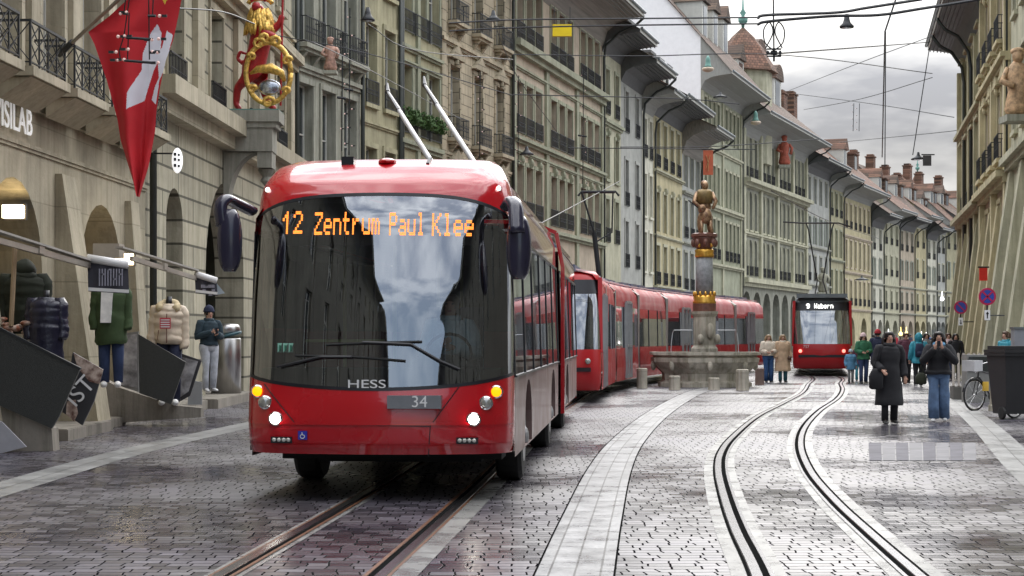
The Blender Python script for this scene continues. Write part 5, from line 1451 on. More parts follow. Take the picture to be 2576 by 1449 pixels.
# ================================================================ PEOPLE
SKIN = mat('skin', (0.50, 0.29, 0.21), 0.5, var=0.06)
def cloth(name, col, rough=0.85, var=0.2):
    return mat('cloth_' + name, col, rough, var=var, scale=6.0, bump=0.25, bscale=9)
LIPS = mat('lips', (0.35, 0.1, 0.09), 0.5)
EYEM = mat('eye_dark', (0.03, 0.02, 0.02), 0.3)
SOLE = mat('shoe_black', (0.02, 0.02, 0.02), 0.5)
def ellring(c, rx, ry, n=16, ax=None):
    c = Vector(c)
    return [(c.x + rx * math.cos(2 * math.pi * k / n), c.y + ry * math.sin(2 * math.pi * k / n), c.z) for k in range(n)]
def skin_body(parent, J, skin):
    """J: joints dict. one continuous skinned figure with fingers"""
    V = []; E = []; Rr = []
    def a(p, r, par=None):
        V.append(tuple(p)); Rr.append(r)
        if par is not None: E.append((par, len(V) - 1))
        return len(V) - 1
    pel = a(J['pelvis'], 0.12); wa = a(J['waist'], 0.11, pel); ch = a(J['chest'], 0.13, wa); nb = a(J['neck'], 0.055, ch)
    h0 = a(Vector(J['head']) - Vector((0, 0, 0.07)), 0.062, nb); h1 = a(Vector(J['head']) + Vector((0, 0, 0.01)), 0.088, h0); h2 = a(Vector(J['head']) + Vector((0, 0.015, 0.075)), 0.07, h1)
    f = Vector(J['face'])
    a(Vector(J['head']) + f * 0.098 + Vector((0, 0, -0.015)), 0.016, h1)
    for s in ('l', 'r'):
        hp = a(J['hip_' + s], 0.095, pel); kn = a(J['knee_' + s], 0.058, hp); an = a(J['ankle_' + s], 0.036, kn); a(Vector(J['ankle_' + s]).lerp(Vector(J['toe_' + s]), 0.45), 0.022, an)
        sh = a(J['sho_' + s], 0.06, ch); el = a(J['elb_' + s], 0.042, sh); wr = a(J['wri_' + s], 0.026, el)
        d = (Vector(J['wri_' + s]) - Vector(J['elb_' + s])).normalized()
        if 'hd_' + s in J: d = Vector(J['hd_' + s]).normalized()
        pm = a(Vector(J['wri_' + s]) + d * 0.055, 0.03, wr)
        side = d.cross(Vector((0, 1, 0.2))).normalized()
        up = side.cross(d).normalized()
        for i, ln in enumerate((0.062, 0.075, 0.07, 0.055)):
            b = Vector(J['wri_' + s]) + d * 0.09 + side * (0.024 - 0.016 * i)
            k1 = a(b, 0.0095, pm); k2 = a(b + d * ln * 0.55 + up * 0.008, 0.0085, k1); a(b + d * ln * 0.85 + up * 0.028, 0.007, k2)
        t0 = a(Vector(J['wri_' + s]) + d * 0.035 + side * 0.036, 0.011, pm); a(Vector(J['wri_' + s]) + d * 0.075 + side * 0.052 + up * 0.01, 0.009, t0)
    me = bpy.data.meshes.new('body'); me.from_pydata(V, E, []); me.materials.append(skin)
    o = bpy.data.objects.new('body', me); COL.objects.link(o); o.parent = parent
    md = o.modifiers.new('Skin', 'SKIN'); md.use_smooth_shade = True
    for i, sv in enumerate(me.skin_vertices[0].data): sv.radius = (Rr[i], Rr[i]); sv.use_root = (i == 0)
    sb = o.modifiers.new('Sub', 'SUBSURF'); sb.levels = 1; sb.render_levels = 1
    return o
def rough_up(mb, amt, sc=7.0, start=0):
    for i in range(start, len(mb.v)):
        v = Vector(mb.v[i]); nn = noise.noise_vector(v * sc); mb.v[i] = tuple(v + nn * amt)
def person(label, pos, H, yaw=0, stride=0.0, arms='down', top=None, topz=0.92, bot=None, shoe=SOLE, hair=None, hairl=0.0, hat=None, extras=(), skirt=None, flare=1.0, puff=0.0, wide=1.0, group='people walking in the street', name='person', cat='person', legs_w=1.0, face=True, hood=False, body=True, sitting=False, collar=None):
    e = empty(name, pos, yaw); tag(e, label, cat, group); e.scale = (H / 1.75,) * 3
    s = stride
    J = {'pelvis': (0, 0, 0.95), 'waist': (0, 0, 1.1), 'chest': (0, 0, 1.32), 'neck': (0, 0.01, 1.49), 'head': (0, -0.01, 1.635), 'face': (0, -1, 0),
         'hip_l': (-0.095, 0, 0.9), 'hip_r': (0.095, 0, 0.9), 'knee_l': (-0.1, -s * 0.75 - 0.03, 0.5), 'knee_r': (0.1, s * 0.25 - 0.05, 0.5),
         'ankle_l': (-0.1, -s, 0.09), 'ankle_r': (0.1, s, 0.09 + 0.12 * s), 'toe_l': (-0.115, -s - 0.15, 0.035), 'toe_r': (0.115, s - 0.14, 0.035 + 0.02 * s),
         'sho_l': (-0.19, 0, 1.42), 'sho_r': (0.19, 0, 1.42)}
    if sitting:
        for q_ in ('l', 'r'):
            x = -0.12 if q_ == 'l' else 0.12
            J['knee_' + q_] = (x, -0.45, 0.92); J['ankle_' + q_] = (x, -0.5, 0.5); J['toe_' + q_] = (x, -0.65, 0.45)
    if arms == 'down':
        J.update({'elb_l': (-0.26, 0.04 + s * 0.2, 1.14), 'wri_l': (-0.27, -0.06 + s * 0.4, 0.9), 'elb_r': (0.26, 0.04 - s * 0.2, 1.14), 'wri_r': (0.27, -0.06 - s * 0.4, 0.9)})
    elif arms == 'phone':
        J.update({'elb_l': (-0.3, -0.12, 1.18), 'wri_l': (-0.07, -0.32, 1.42), 'elb_r': (0.3, -0.12, 1.18), 'wri_r': (0.07, -0.32, 1.42), 'hd_l': (0.3, 0, 1), 'hd_r': (-0.3, 0, 1)})
    elif arms == 'fold':
        J.update({'elb_l': (-0.27, -0.02, 1.15), 'wri_l': (-0.12, -0.22, 1.1), 'elb_r': (0.27, -0.02, 1.15), 'wri_r': (0.1, -0.24, 1.14)})
    elif arms == 'text':
        J.update({'elb_l': (-0.27, 0.0, 1.14), 'wri_l': (-0.06, -0.26, 1.24), 'elb_r': (0.27, 0.0, 1.14), 'wri_r': (0.06, -0.26, 1.2)})
    elif arms == 'bag':
        J.update({'elb_l': (-0.28, -0.02, 1.15), 'wri_l': (-0.2, -0.22, 1.02), 'elb_r': (0.27, 0.04, 1.14), 'wri_r': (0.28, -0.06, 0.9)})
    J = {k: Vector(v) for k, v in J.items()}
    if body: skin_body(e, J, SKIN)
    if face and body:
        for x in (-0.032, 0.032):
            q = MB(); q.ball((x, -0.096, 1.65), 0.013, 0.008, 0.009, 8, 6); q.build('eye', EYEM, e, True)
        q = MB(); q.ball((0, -0.092, 1.575), 0.024, 0.01, 0.008, 8, 6); q.build('mouth', LIPS, e, True)
        for x in (-0.09, 0.09):
            q = MB(); q.ball((x, 0.0, 1.63), 0.012, 0.02, 0.032, 8, 6); q.build('ear', SKIN, e, True)
    # trousers
    q = MB()
    for sd in ('l', 'r'):
        h, k, an = J['hip_' + sd], J['knee_' + sd], J['ankle_' + sd]
        pts = [h + Vector((0, 0, 0.08)), h, h.lerp(k, 0.5), k, k.lerp(an, 0.5), an + Vector((0, 0.0, -0.03))]
        lw = legs_w
        q.tube(pts, [0.11, 0.115, 0.095, 0.075 * lw, 0.07 * lw, 0.072 * lw], 14)
    q.loft([ellring((0, 0, z), a, b_) for z, a, b_ in ((0.84, 0.17, 0.12), (0.95, 0.185, 0.13), (1.05, 0.165, 0.12))])
    rough_up(q, 0.02, 7); rough_up(q, 0.008, 18)
    q.build('trousers', bot, e, True)
    for sd in ('l', 'r'):
        a, t = J['ankle_' + sd], J['toe_' + sd]
        q = MB(); d = (t - a); d.z = 0; d.normalize()
        rings = []
        for u, w, hh in ((-0.07, 0.025, 0.05), (-0.05, 0.038, 0.09), (0.02, 0.042, 0.10), (0.09, 0.046, 0.065), (0.15, 0.042, 0.05), (0.19, 0.02, 0.03)):
            c = Vector((a.x, a.y, a.z - 0.088)) + d * u; nrm = Vector((d.y, -d.x, 0))
            rings.append([c + nrm * (w * math.cos(2 * math.pi * k / 10)) + Vector((0, 0, max(0.0, hh * 0.5 + hh * 0.5 * math.sin(2 * math.pi * k / 10)))) for k in range(10)])
        q.loft(rings); q.build('shoe', shoe, e, True)
    # jacket / coat
    if top:
        q = MB()
        prof_ = [(topz, 0.185 * flare, 0.145 * flare), (topz + 0.05, 0.19 * flare, 0.15 * flare), (1.0, 0.185 * (flare + 1) / 2, 0.145), (1.12, 0.17, 0.135), (1.25, 0.185, 0.14), (1.36, 0.2, 0.135), (1.43, 0.185, 0.115), (1.475, 0.12, 0.09), (1.5, 0.075, 0.07), (1.53, 0.07, 0.07)]
        if topz < 0.9: prof_ = [(topz, 0.2 * flare, 0.16 * flare), (topz + 0.06, 0.2 * flare, 0.16 * flare), ((topz + 0.95) / 2, 0.2 * (flare + 1) / 2, 0.155)] + [(0.97, 0.185, 0.145)] + prof_[3:]
        rings = []
        zz = []
        for i in range(len(prof_) - 1):
            for t in range(4):
                u = t / 4; zz.append(tuple(prof_[i][j] + (prof_[i + 1][j] - prof_[i][j]) * u for j in range(3)))
        zz.append(prof_[-1])
        for z, rx, ry in zz:
            pf = 1 + puff * (abs(math.sin(z * math.pi / 0.11)) - 0.5) if z < 1.44 else 1
            rings.append(ellring((0, 0, z), rx * wide * pf * 1.06, ry * wide * pf * 1.06, 18))
        q.loft(rings)
        for sd in ('l', 'r'):
            sh, el, wr = J['sho_' + sd], J['elb_' + sd], J['wri_' + sd]
            pts = []; rs = []
            for i in range(15):
                u = i / 14
                p = sh.lerp(el, u * 2) if u < 0.5 else el.lerp(wr, (u - 0.5) * 2)
                r = (0.085 - 0.022 * u) * wide * (1 + puff * (abs(math.sin(u * 18)) - 0.5))
                pts.append(p); rs.append(r)
            q.tube([sh + Vector((-sh.x * 0.35, 0, 0.02))] + pts, [0.07 * wide] + rs, 12)
        rough_up(q, 0.02, 6); rough_up(q, 0.008, 17)
        q.build('coat' if topz < 0.8 else 'jacket', top, e, True)
        q = MB(); q.tube([(0.085 * math.cos(k * math.pi / 8), 0.005 + 0.08 * math.sin(k * math.pi / 8), 1.505 + 0.015 * math.sin(k * math.pi / 8)) for k in range(17)], 0.03 if not collar else 0.045, 8); q.build('collar', collar or top, e, True)
    if hair:
        q = MB(); rings = []
        for z, r in ((1.60, 0.096), (1.64, 0.104), (1.68, 0.104), (1.71, 0.096), (1.74, 0.07), (1.755, 0.03)):
            n = 16; rg = []
            for k in range(n):
                a = 2 * math.pi * k / n; y = math.sin(a); 
                fr = 1.0 if (y > -0.35 or z > 1.685) else 0.72
                rg.append((r * math.cos(a) * (1.0 if fr == 1 else 0.96), 0.005 + r * 1.05 * y * fr, z))
            rings.append(rg)
        q.loft(rings)
        if hairl:
            n = 18
            for k in range(n):
                a = math.pi * (0.02 + 0.96 * k / (n - 1)); c, sn = math.cos(a), math.sin(a)
                q.tube([(0.094 * c, 0.01 + 0.095 * sn, 1.70), (0.108 * c, 0.01 + 0.105 * sn, 1.6), (0.118 * c, 0.0 + 0.11 * sn, 1.62 - hairl * 0.5), (0.112 * c, -0.01 + 0.105 * sn, 1.62 - hairl)], [0.025, 0.03, 0.03, 0.012], 7)
        rough_up(q, 0.01, 16)
        q.build('hair', hair, e, True)
    if hat:
        q = MB(); rings = [ellring((0, 0.008, z), r, r * 1.06, 16) for z, r in ((1.655, 0.105), (1.69, 0.112), (1.73, 0.105), (1.77, 0.082), (1.80, 0.045), (1.812, 0.01))]
        q.loft(rings); q.lathe([(0.108, 1.655), (0.118, 1.66), (0.118, 1.70), (0.108, 1.705)], 16, (0, 0.008, 0)); rough_up(q, 0.004, 20); q.build('hat', hat, e, True)
    if hood:
        q = MB(); q.ball((0, 0.035, 1.65), 0.125, 0.12, 0.15, 14, 10); q.tube([(0.11 * math.cos(k * math.pi / 6), -0.02, 1.62 + 0.13 * math.sin(k * math.pi / 6)) for k in range(-2, 9)], 0.025, 8); rough_up(q, 0.01, 10); q.build('hood', top, e, True)
    for ex in extras: ex(e, J)
    return e
def backpack(m, back=True):
    def f(e, J):
        q = MB(); y = 0.2; rings = []
        for z, w, d in ((0.98, 0.1, 0.05), (1.0, 0.14, 0.08), (1.2, 0.15, 0.1), (1.38, 0.13, 0.08), (1.44, 0.08, 0.04)):
            rings.append([(w * math.copysign(abs(math.cos(t)) ** 0.6, math.cos(t)), y + d * math.copysign(abs(math.sin(t)) ** 0.6, math.sin(t)), z) for t in [2 * math.pi * k / 14 for k in range(14)]])
        q.loft(rings); q.box(-0.1, 0.1, y + 0.07, y + 0.12, 1.02, 1.18); o = q.build('backpack', m, e, True)
        q = MB()
        for x in (-0.1, 0.1): q.tube([(x, 0.14, 1.4), (x * 1.2, 0.02, 1.5), (x * 1.2, -0.16, 1.38), (x * 1.4, -0.15, 1.15), (x * 1.5, 0.1, 1.05)], 0.02, 6)
        q.build('strap', m, e)
    return f
def handbag(m, x=-0.36, y=-0.1, z=0.95, w=0.12, h=0.2, strap=None):
    def f(e, J):
        q = MB(); rings = []
        for dz, k in ((-h, 0.7), (-h * 0.9, 0.95), (-h * 0.3, 1.0), (0, 0.7), (h * 0.15, 0.4)):
            rings.append([(x + w * k * math.copysign(abs(math.cos(t)) ** 0.6, math.cos(t)), y + 0.07 * k * math.copysign(abs(math.sin(t)) ** 0.6, math.sin(t)), z + dz) for t in [2 * math.pi * j / 12 for j in range(12)]])
        q.loft(rings); o = q.build('handbag', m, e, True)
        q = MB(); q.tube(strap or [(x - w * 0.5, y, z), (x, y, z + 0.18), (x + w * 0.5, y, z)], 0.012, 6); q.build('strap', m, o)
    return f
def phone(e, J):
    q = MB(); q.box(-0.035, 0.035, -0.375, -0.365, 1.46, 1.57); q.build('phone', BLACKP, e)
BLK = cloth('black', (0.012, 0.012, 0.015)); NAVY = cloth('navy', (0.015, 0.02, 0.05)); JEAN = cloth('denim', (0.09, 0.15, 0.26), var=0.35); DJEAN = cloth('dark_denim', (0.03, 0.05, 0.12))
TEAL = cloth('teal', (0.03, 0.26, 0.34), 0.6); GRN = cloth('green', (0.03, 0.14, 0.07)); CREAM = cloth('cream', (0.62, 0.54, 0.44)); BEIGE = cloth('beige', (0.50, 0.35, 0.23)); MARO = cloth('maroon', (0.10, 0.03, 0.05))
LBLUE = cloth('light_blue', (0.10, 0.25, 0.40)); GREYC = cloth('grey', (0.2, 0.2, 0.2)); REDC = cloth('red', (0.35, 0.02, 0.03)); PINKC = cloth('pink', (0.6, 0.45, 0.45)); WHTC = cloth('white', (0.7, 0.7, 0.68))
HB = mat('hair_black', (0.012, 0.009, 0.008), 0.45, var=0.3); HBR = mat('hair_brown', (0.07, 0.035, 0.02), 0.5, var=0.3)
HG = mat('hair_sandy', (0.3, 0.2, 0.11), 0.5)
PG = 'people walking in the street'
person('woman in a long black coat and boots carrying a black bag, long dark hair', G(2237, 1066), 1.68, R(4), 0.06, 'bag', BLK, 0.36, BLK, SOLE, HB, 0.32, flare=1.22, wide=1.08, collar=BLK, extras=[handbag(BLK, -0.3, -0.16, 1.0, 0.14, 0.34, [(-0.36, -0.12, 1.0), (-0.2, -0.08, 1.46), (-0.28, 0.08, 1.2), (-0.26, -0.12, 1.0)])])
person('person in loose blue jeans and black jacket holding a phone to the face', G(2362, 1060), 1.68, R(-14), 0.1, 'phone', BLK, 0.92, JEAN, mat('shoe_white', (0.5, 0.5, 0.5), 0.5), HB, 0.18, wide=1.08, flare=1.2, legs_w=1.5, collar=LBLUE, extras=[phone, handbag(cloth('olive_bag', (0.03, 0.035, 0.02)), -0.34, 0.0, 0.92, 0.11, 0.2)])
person('person seen from behind in a teal hooded jacket with a dark backpack', G(2311, 973), 1.66, R(176), 0.1, 'down', TEAL, 0.78, BLK, mat('shoe_pale', (0.5, 0.5, 0.5), 0.5), HB, 0, hood=True, wide=1.12, extras=[backpack(NAVY)])
person('person in a dark green jacket and pale knit cap standing right of the small tram', G(2172, 964), 1.66, R(8), 0.05, 'fold', GRN, 0.85, DJEAN, SOLE, HBR, 0.1, PINKC, wide=1.1)
person('small child in a light blue quilted jacket and pale cap', G(2140, 963), 1.12, R(5), 0.04, 'down', LBLUE, 0.72, GREYC, SOLE, HBR, 0, mat('cap_pale', (0.4, 0.45, 0.5), 0.8), wide=1.25, puff=0.1)
person('child in a maroon top standing half behind the green-jacketed person', G(2160, 958), 1.3, R(0), 0.03, 'down', MARO, 0.8, TEAL, SOLE, HBR, 0.05, wide=1.1)
person('tall person in a navy coat whose red cap rises over the crowd', G(2208, 962), 1.78, R(170), 0.08, 'down', NAVY, 0.6, NAVY, SOLE, HB, 0.0, REDC, wide=1.15, hood=False)
person('man in a maroon jacket walking in the middle of the crowd', G(2279, 966), 1.70, R(3), 0.1, 'down', MARO, 0.86, BLK, SOLE, HBR, 0.0, wide=1.12)
person('person with a grey coat and dark hair far back beneath the shop lamps', G(2330, 952), 1.7, R(10), 0.06, 'down', GREYC, 0.7, BLK, SOLE, HB, 0.1)
person('person in rose scarf and pale coat near the right-hand buttress', G(2386, 955), 1.7, R(-5), 0.06, 'down', PINKC, 0.75, DJEAN, SOLE, HBR, 0.05)
person('person in a dark coat close against the right-hand buttress', G(2404, 958), 1.68, R(-5), 0.06, 'down', BLK, 0.6, BLK, SOLE, HB, 0.1)
person('woman in a short cream jacket and blue jeans beside the fountain', G(1933, 962), 1.64, R(10), 0.02, 'fold', CREAM, 0.98, cloth('bright_denim', (0.03, 0.08, 0.2)), SOLE, HG, 0.12, wide=1.25, legs_w=1.3)
person('woman in a long beige coat beside the small red tram', G(1969, 962), 1.64, R(6), 0.02, 'down', BEIGE, 0.42, cloth('teal_trousers', (0.03, 0.12, 0.16)), SOLE, HG, 0.12, wide=1.25, flare=1.15, collar=CREAM, extras=[handbag(HBR, 0.2, -0.2, 0.95, 0.07, 0.12)])
for i, (px, py, cm, lb) in enumerate([(2225, 905, BLK, 'distant figure in black left of the shop lamps'), (2252, 900, REDC, 'distant figure in red in the far crowd'), (2291, 903, NAVY, 'distant figure in navy in the far crowd'), (2338, 902, cloth('dist_blue', (0.03, 0.1, 0.3)), 'distant figure in bright blue near the street end'), (2200, 908, GREYC, 'distant figure in grey near the beige house'), (2350, 915, BLK, 'distant figure in a black coat near the right wall')]):
    person(lb, G(px, py), 1.72, R(30 * i), 0.08, 'down', cm, 0.7, DJEAN, SOLE, HB, 0.05)
person('person in dark jacket and pale jeans looking at a phone beside the steel bin', W(526, 985, 36.5), 1.75, R(35), 0.04, 'text', cloth('dark_teal', (0.02, 0.04, 0.055)), 0.96, cloth('pale_denim', (0.42, 0.44, 0.48), var=0.3), mat('shoe_white', (0.5, 0.5, 0.5), 0.5), HB, 0, NAVY, group=None, extras=[lambda e, J: (lambda q: (q.box(-0.03, 0.03, -0.36, -0.35, 1.2, 1.33), q.build('phone', BLACKP, e)))(MB())])
bm4 = Matrix.Translation((BX, BY, 0)) @ Matrix.Rotation(-math.atan(0.071), 4, 'Z')
person('bus driver in a pale blue shirt seated behind the windscreen', bm4 @ Vector((0.60, 1.42, 0.28)), 1.75, -math.atan(0.071), 0, 'text', cloth('shirt_blue', (0.45, 0.62, 0.72)), 0.92, NAVY, SOLE, HBR, 0.0, group=None, sitting=True)
person('person in a teal top looking over the black bin, far right', Vector(((2530 - CX) / 95, F / 95, 0)), 1.72, R(-60), 0, 'down', TEAL, 0.9, BLK, SOLE, HBR, 0.05, group=None)

# ================================================================ LEFT SHOP FRONT
PANEL = mat('cellar_door_dark', (0.028, 0.03, 0.028), 0.5, var=0.2, scale=30, bump=0.4, bscale=120)
POSTER_DK = mat('poster_dark', (0.035, 0.035, 0.04), 0.45)
FLOWER = mat('poster_flowers', (0.10, 0.03, 0.02), 0.6, scale=9, col2=(0.62, 0.5, 0.42), detail=2)
BW = mat('poster_photo', (0.09, 0.09, 0.1), 0.5, scale=3.5, col2=(0.5, 0.5, 0.53), detail=3)
STEP = stone('kerb_stone', (0.26, 0.235, 0.2), None, 0.4)
def board(pts, Y, th, m, name, label, cat, extra=None, tiltx=0):
    o = empty(name); tag(o, label, cat)
    q = MB(); P = [W(x, y, Y) for x, y in pts]; q.prism(P, (0, th, 0)); q.build('panel', m, o)
    if extra: extra(o, Y)
    return o
b1 = board([(-70, 795), (0, 830), (200, 930), (148, 1048), (130, 1078), (-70, 990)], 24.2, 0.06, PANEL, 'cellar_door', 'large dark cellar door leaf standing open above the stone hatch at the left edge', 'cellar door',
      lambda o, Y: (lambda q: (q.prism([W(-70, 789, Y - 0.01), W(0, 824, Y - 0.01), W(202, 925, Y - 0.01), W(200, 931, Y - 0.01), W(0, 831, Y - 0.01), W(-70, 796, Y - 0.01)], (0, 0.08, 0)), q.build('edge_strip', IRON, o)))(MB()))
def p2x(o, Y):
    q = MB()
    for pl in ([(185, 889), (215, 904), (259, 930), (250, 966), (225, 960), (195, 925)], [(168, 1010), (190, 1005), (196, 1040), (186, 1060), (166, 1042)]):
        q = MB(); q.prism([W(x, y, Y - 0.012) for x, y in pl], (0, 0.010, 0)); q.build('flower_print', FLOWER, o)
    M = Matrix.Translation(W(202, 985, Y - 0.02)) @ Matrix.Rotation(R(-0), 4, 'Z') @ FRONT @ Matrix.Rotation(R(48), 4, 'Z')
    text_mesh('IST', 0.36, WHITEP, 'lettering', o, M, 0.002)
board([(183, 886), (259, 930), (236, 1010), (207, 1070), (157, 1037)], 25.8, 0.05, POSTER_DK, 'poster_board', 'tilted dark poster board with flower print and white slanting letters', 'poster board', p2x)
board([(348, 841), (467, 911), (430, 1017), (350, 989)], 30.5, 0.06, PANEL, 'cellar_door', 'smaller plain dark cellar door leaf right of the green-coated mannequin', 'cellar door')
def p4x(o, Y):
    q = MB(); q.prism([W(x, y, Y - 0.012) for x, y in [(458, 898), (498, 909), (474, 985), (443, 1006)]], (0, 0.010, 0)); q.build('print', BW, o)
board([(452, 888), (507, 907), (478, 996), (437, 1018)], 32.4, 0.05, POSTER_DK, 'poster_board', 'tilted poster board beneath the cream puffer jacket', 'poster board', p4x)
def p5x(o, Y):
    q = MB(); q.prism([W(x, y, Y - 0.012) for x, y in [(299, 846), (344, 840), (345, 975), (302, 968)]], (0, 0.010, 0)); q.build('print', BW, o)
board([(295, 840), (348, 834), (349, 988), (298, 976)], 33.0, 0.04, GREYC, 'photo_board', 'black and white photo board between the mannequin legs and the dark door leaf', 'poster board', p5x)
board([(475, 955), (508, 962), (508, 1018), (472, 1018)], 35.0, 0.04, mat('grey_board', (0.26, 0.27, 0.28), 0.6), 'grey_board', 'small plain grey board leaning at the corner of the cellar hatch', 'board')
board([(-60, 1030), (5, 1062), (66, 1124), (0, 1141), (-60, 1150)], 23.9, 0.04, mat('pale_board', (0.33, 0.33, 0.36), 0.6), 'pale_board', 'pale grey board lying at the bottom of the left edge', 'board')
# hatch cheek walls and kerb slabs
def hatch(pts, Y, th, lab):
    q = MB(); q.prism([W(x, y, Y) for x, y in pts], (0, th, 0)); o = q.build('hatch_wall', STEP); tag(o, lab, 'hatch wall', 'sloping stone cellar hatch walls')
hatch([(-80, 985), (24, 1030), (130, 1078), (134, 1136), (60, 1136), (-80, 1136)], 24.3, 0.35, 'sloping stone cheek wall below the large dark cellar door')
hatch([(262, 955), (300, 975), (440, 1020), (505, 1026), (505, 1050), (262, 1066)], 31.2, 0.3, 'sloping stone cheek wall below the smaller dark cellar door')
for (x0, x1, y0, y1, z, lb) in ((-8.2, -6.75, 26.6, 29.6, 0.17, 'worn stone slab step nearest the left edge'), (-8.3, -6.95, 29.62, 34.6, 0.15, 'long low stone step before the second shop arch'), (-8.3, -6.65, 34.62, 38.2, 0.2, 'stone slab step below the cream jacket mannequin'), (-8.2, -6.45, 38.4, 44.0, 0.2, 'grey stone slab beneath the steel bin')):
    q = MB(); q.box(x0, x1, y0, y1, 0, z); q.box(x0, x1 - 0.03, y0 + 0.03, y1 - 0.03, z, z + 0.012); o = q.build('stone_step', STEP); tag(o, lb, 'step', 'stone steps along the shop arches')
q = MB(); q.box(-8.3, -7.35, 29.65, 34.0, 0.16, 0.34); q.box(-8.3, -7.6, 29.65, 34.0, 0.342, 0.52); o = q.build('inner_steps', STEP); tag(o, 'inner stone steps rising into the second shop arch', 'steps')
# awnings: slanting arms with a hanging banner at the end
ALU = mat('awning_aluminium', (0.42, 0.38, 0.33), 0.4, 0.5); CANV = mat('awning_canvas', (0.36, 0.34, 0.31), 0.8)
BANN = mat('banner_grey', (0.045, 0.045, 0.06), 0.7); BANL = mat('banner_print', (0.3, 0.3, 0.36), 0.7)
def awning(a0, a1, b0, b1, bn, Yb, lab, Ya):
    o = empty('awning'); tag(o, lab, 'awning', 'folding arm awnings over the shop')
    A0 = W(*a0, Ya); A1 = W(*a1, Yb); B0 = W(*b0, Ya); B1 = W(*b1, Yb)
    q = MB(); q.bar(B0, B1, 0.06, 0.08); q.bar(B0.lerp(B1, 0.45) + Vector((0, 0, 0.03)), B0.lerp(B1, 0.5) + Vector((0, 0, 0.03)), 0.1, 0.12); q.build('arm', ALU, o)
    q = MB(); q.bar(A0, A1, 0.14, 0.03); q.build('canvas', CANV, o)
    x0, x1, yt, ym, yb = bn
    q = MB(); q.tube([W(x0, yt + 9, Yb), W(x1, yt + 26, Yb)], 0.065, 10); q.build('front_roller', WHITEP, o, True)
    q = MB(); n = 14; r0 = []; r1 = []
    for k in range(n + 1):
        u = k / n; x = x0 + (x1 - x0) * u; dy = 0.03 * math.sin(u * 14)
        p = W(x, yt + 14 + 18 * u, Yb); r = W(x + 2, yb + 6 * u, Yb); r0.append((p.x, p.y + dy * 0.3, p.z)); r1.append((r.x, r.y + dy, r.z))
    q.loft([r0, r1], 0, cap=False, closed=False); bo = q.build('banner', BANN, o, True)
    q = MB(); rnd = random.Random(3)
    for k in range(9):
        x = x0 + (x1 - x0) * (0.28 + 0.07 * k)
        q.prism([W(x, yt + 36, Yb - 0.05), W(x + 3.2, yt + 36, Yb - 0.05), W(x + 3.2, yb - 14, Yb - 0.05), W(x, yb - 14, Yb - 0.05)], (0, 0.004, 0))
        if k % 2: q.prism([W(x, yt + 36 + 12 * (k % 3), Yb - 0.05), W(x + 8, yt + 36 + 12 * (k % 3), Yb - 0.05), W(x + 8, yt + 40 + 12 * (k % 3), Yb - 0.05), W(x, yt + 40 + 12 * (k % 3), Yb - 0.05)], (0, 0.004, 0))
    q.build('banner_print', BANL, bo)
    q = MB(); a = W(x0 + 2, yb - 6, Yb - 0.055); b = W(x1 + 2, yb, Yb - 0.055); q.bar(a, b, 0.01, 0.05); q.build('banner_hem', WHITEP, bo)
    return o
awning((-30, 575), (222, 655), (-30, 598), (224, 668), (220, 322, 640, 0, 733), 26.6, 'near shop awning arm ending in a dark hanging banner above the green coat', 23.5)
a2 = awning((300, 622), (492, 680), (330, 650), (492, 700), (490, 545, 680, 0, 738), 33.0, 'further shop awning arm ending in a small pale banner beside the big arch', 29.5)
q = MB(); q.quad(W(535, 700, 33), W(566, 738, 33.2), W(530, 744, 33.1), W(528, 742, 33)); q.build('loose_corner', mat('pale_blue_cloth', (0.5, 0.58, 0.62), 0.7), a2)
q = MB(); q.box(*(lambda p: (p.x - 0.35, p.x + 0.1, p.y, p.y + 0.4, p.z - 0.12, p.z + 0.12))(W(285, 630, 30))); o = q.build('awning_bracket', ALU); tag(o, 'pale round-ended awning bracket fixed on the pier above the mannequins', 'bracket')
# shop lamps
LAMP = emis('shop_lamp_glow', (1.0, 0.78, 0.45), 9.0)
def lampbox(p, lab, e=9):
    o = empty('shop_lamp', p); tag(o, lab, 'lamp', 'lit shop lamps under the arches')
    q = MB(); q.box(-0.16, 0.16, -0.05, 0.05, -0.1, 0.1); q.build('lit_panel', LAMP, o)
    q = MB(); q.box(-0.19, 0.19, 0.052, 0.12, -0.13, 0.13); q.build('housing', BLACKP, o)
lampbox(W(33, 532, 27.5), 'glowing rectangular lamp inside the leftmost arch')
lampbox(W(312, 652, 32), 'warm lamp under the further awning')
for (x, y, z, e_) in ((-8.6, 27, 3.3, 5), (-8.4, 31.8, 2.2, 7)):
    ld = bpy.data.lights.new('shop_lamp_light', 'POINT'); ld.energy = e_; ld.color = (1, 0.78, 0.45); ld.shadow_soft_size = 0.2
    lo = bpy.data.objects.new('shop_lamp_light', ld); COL.objects.link(lo); lo.location = (x, y, z)
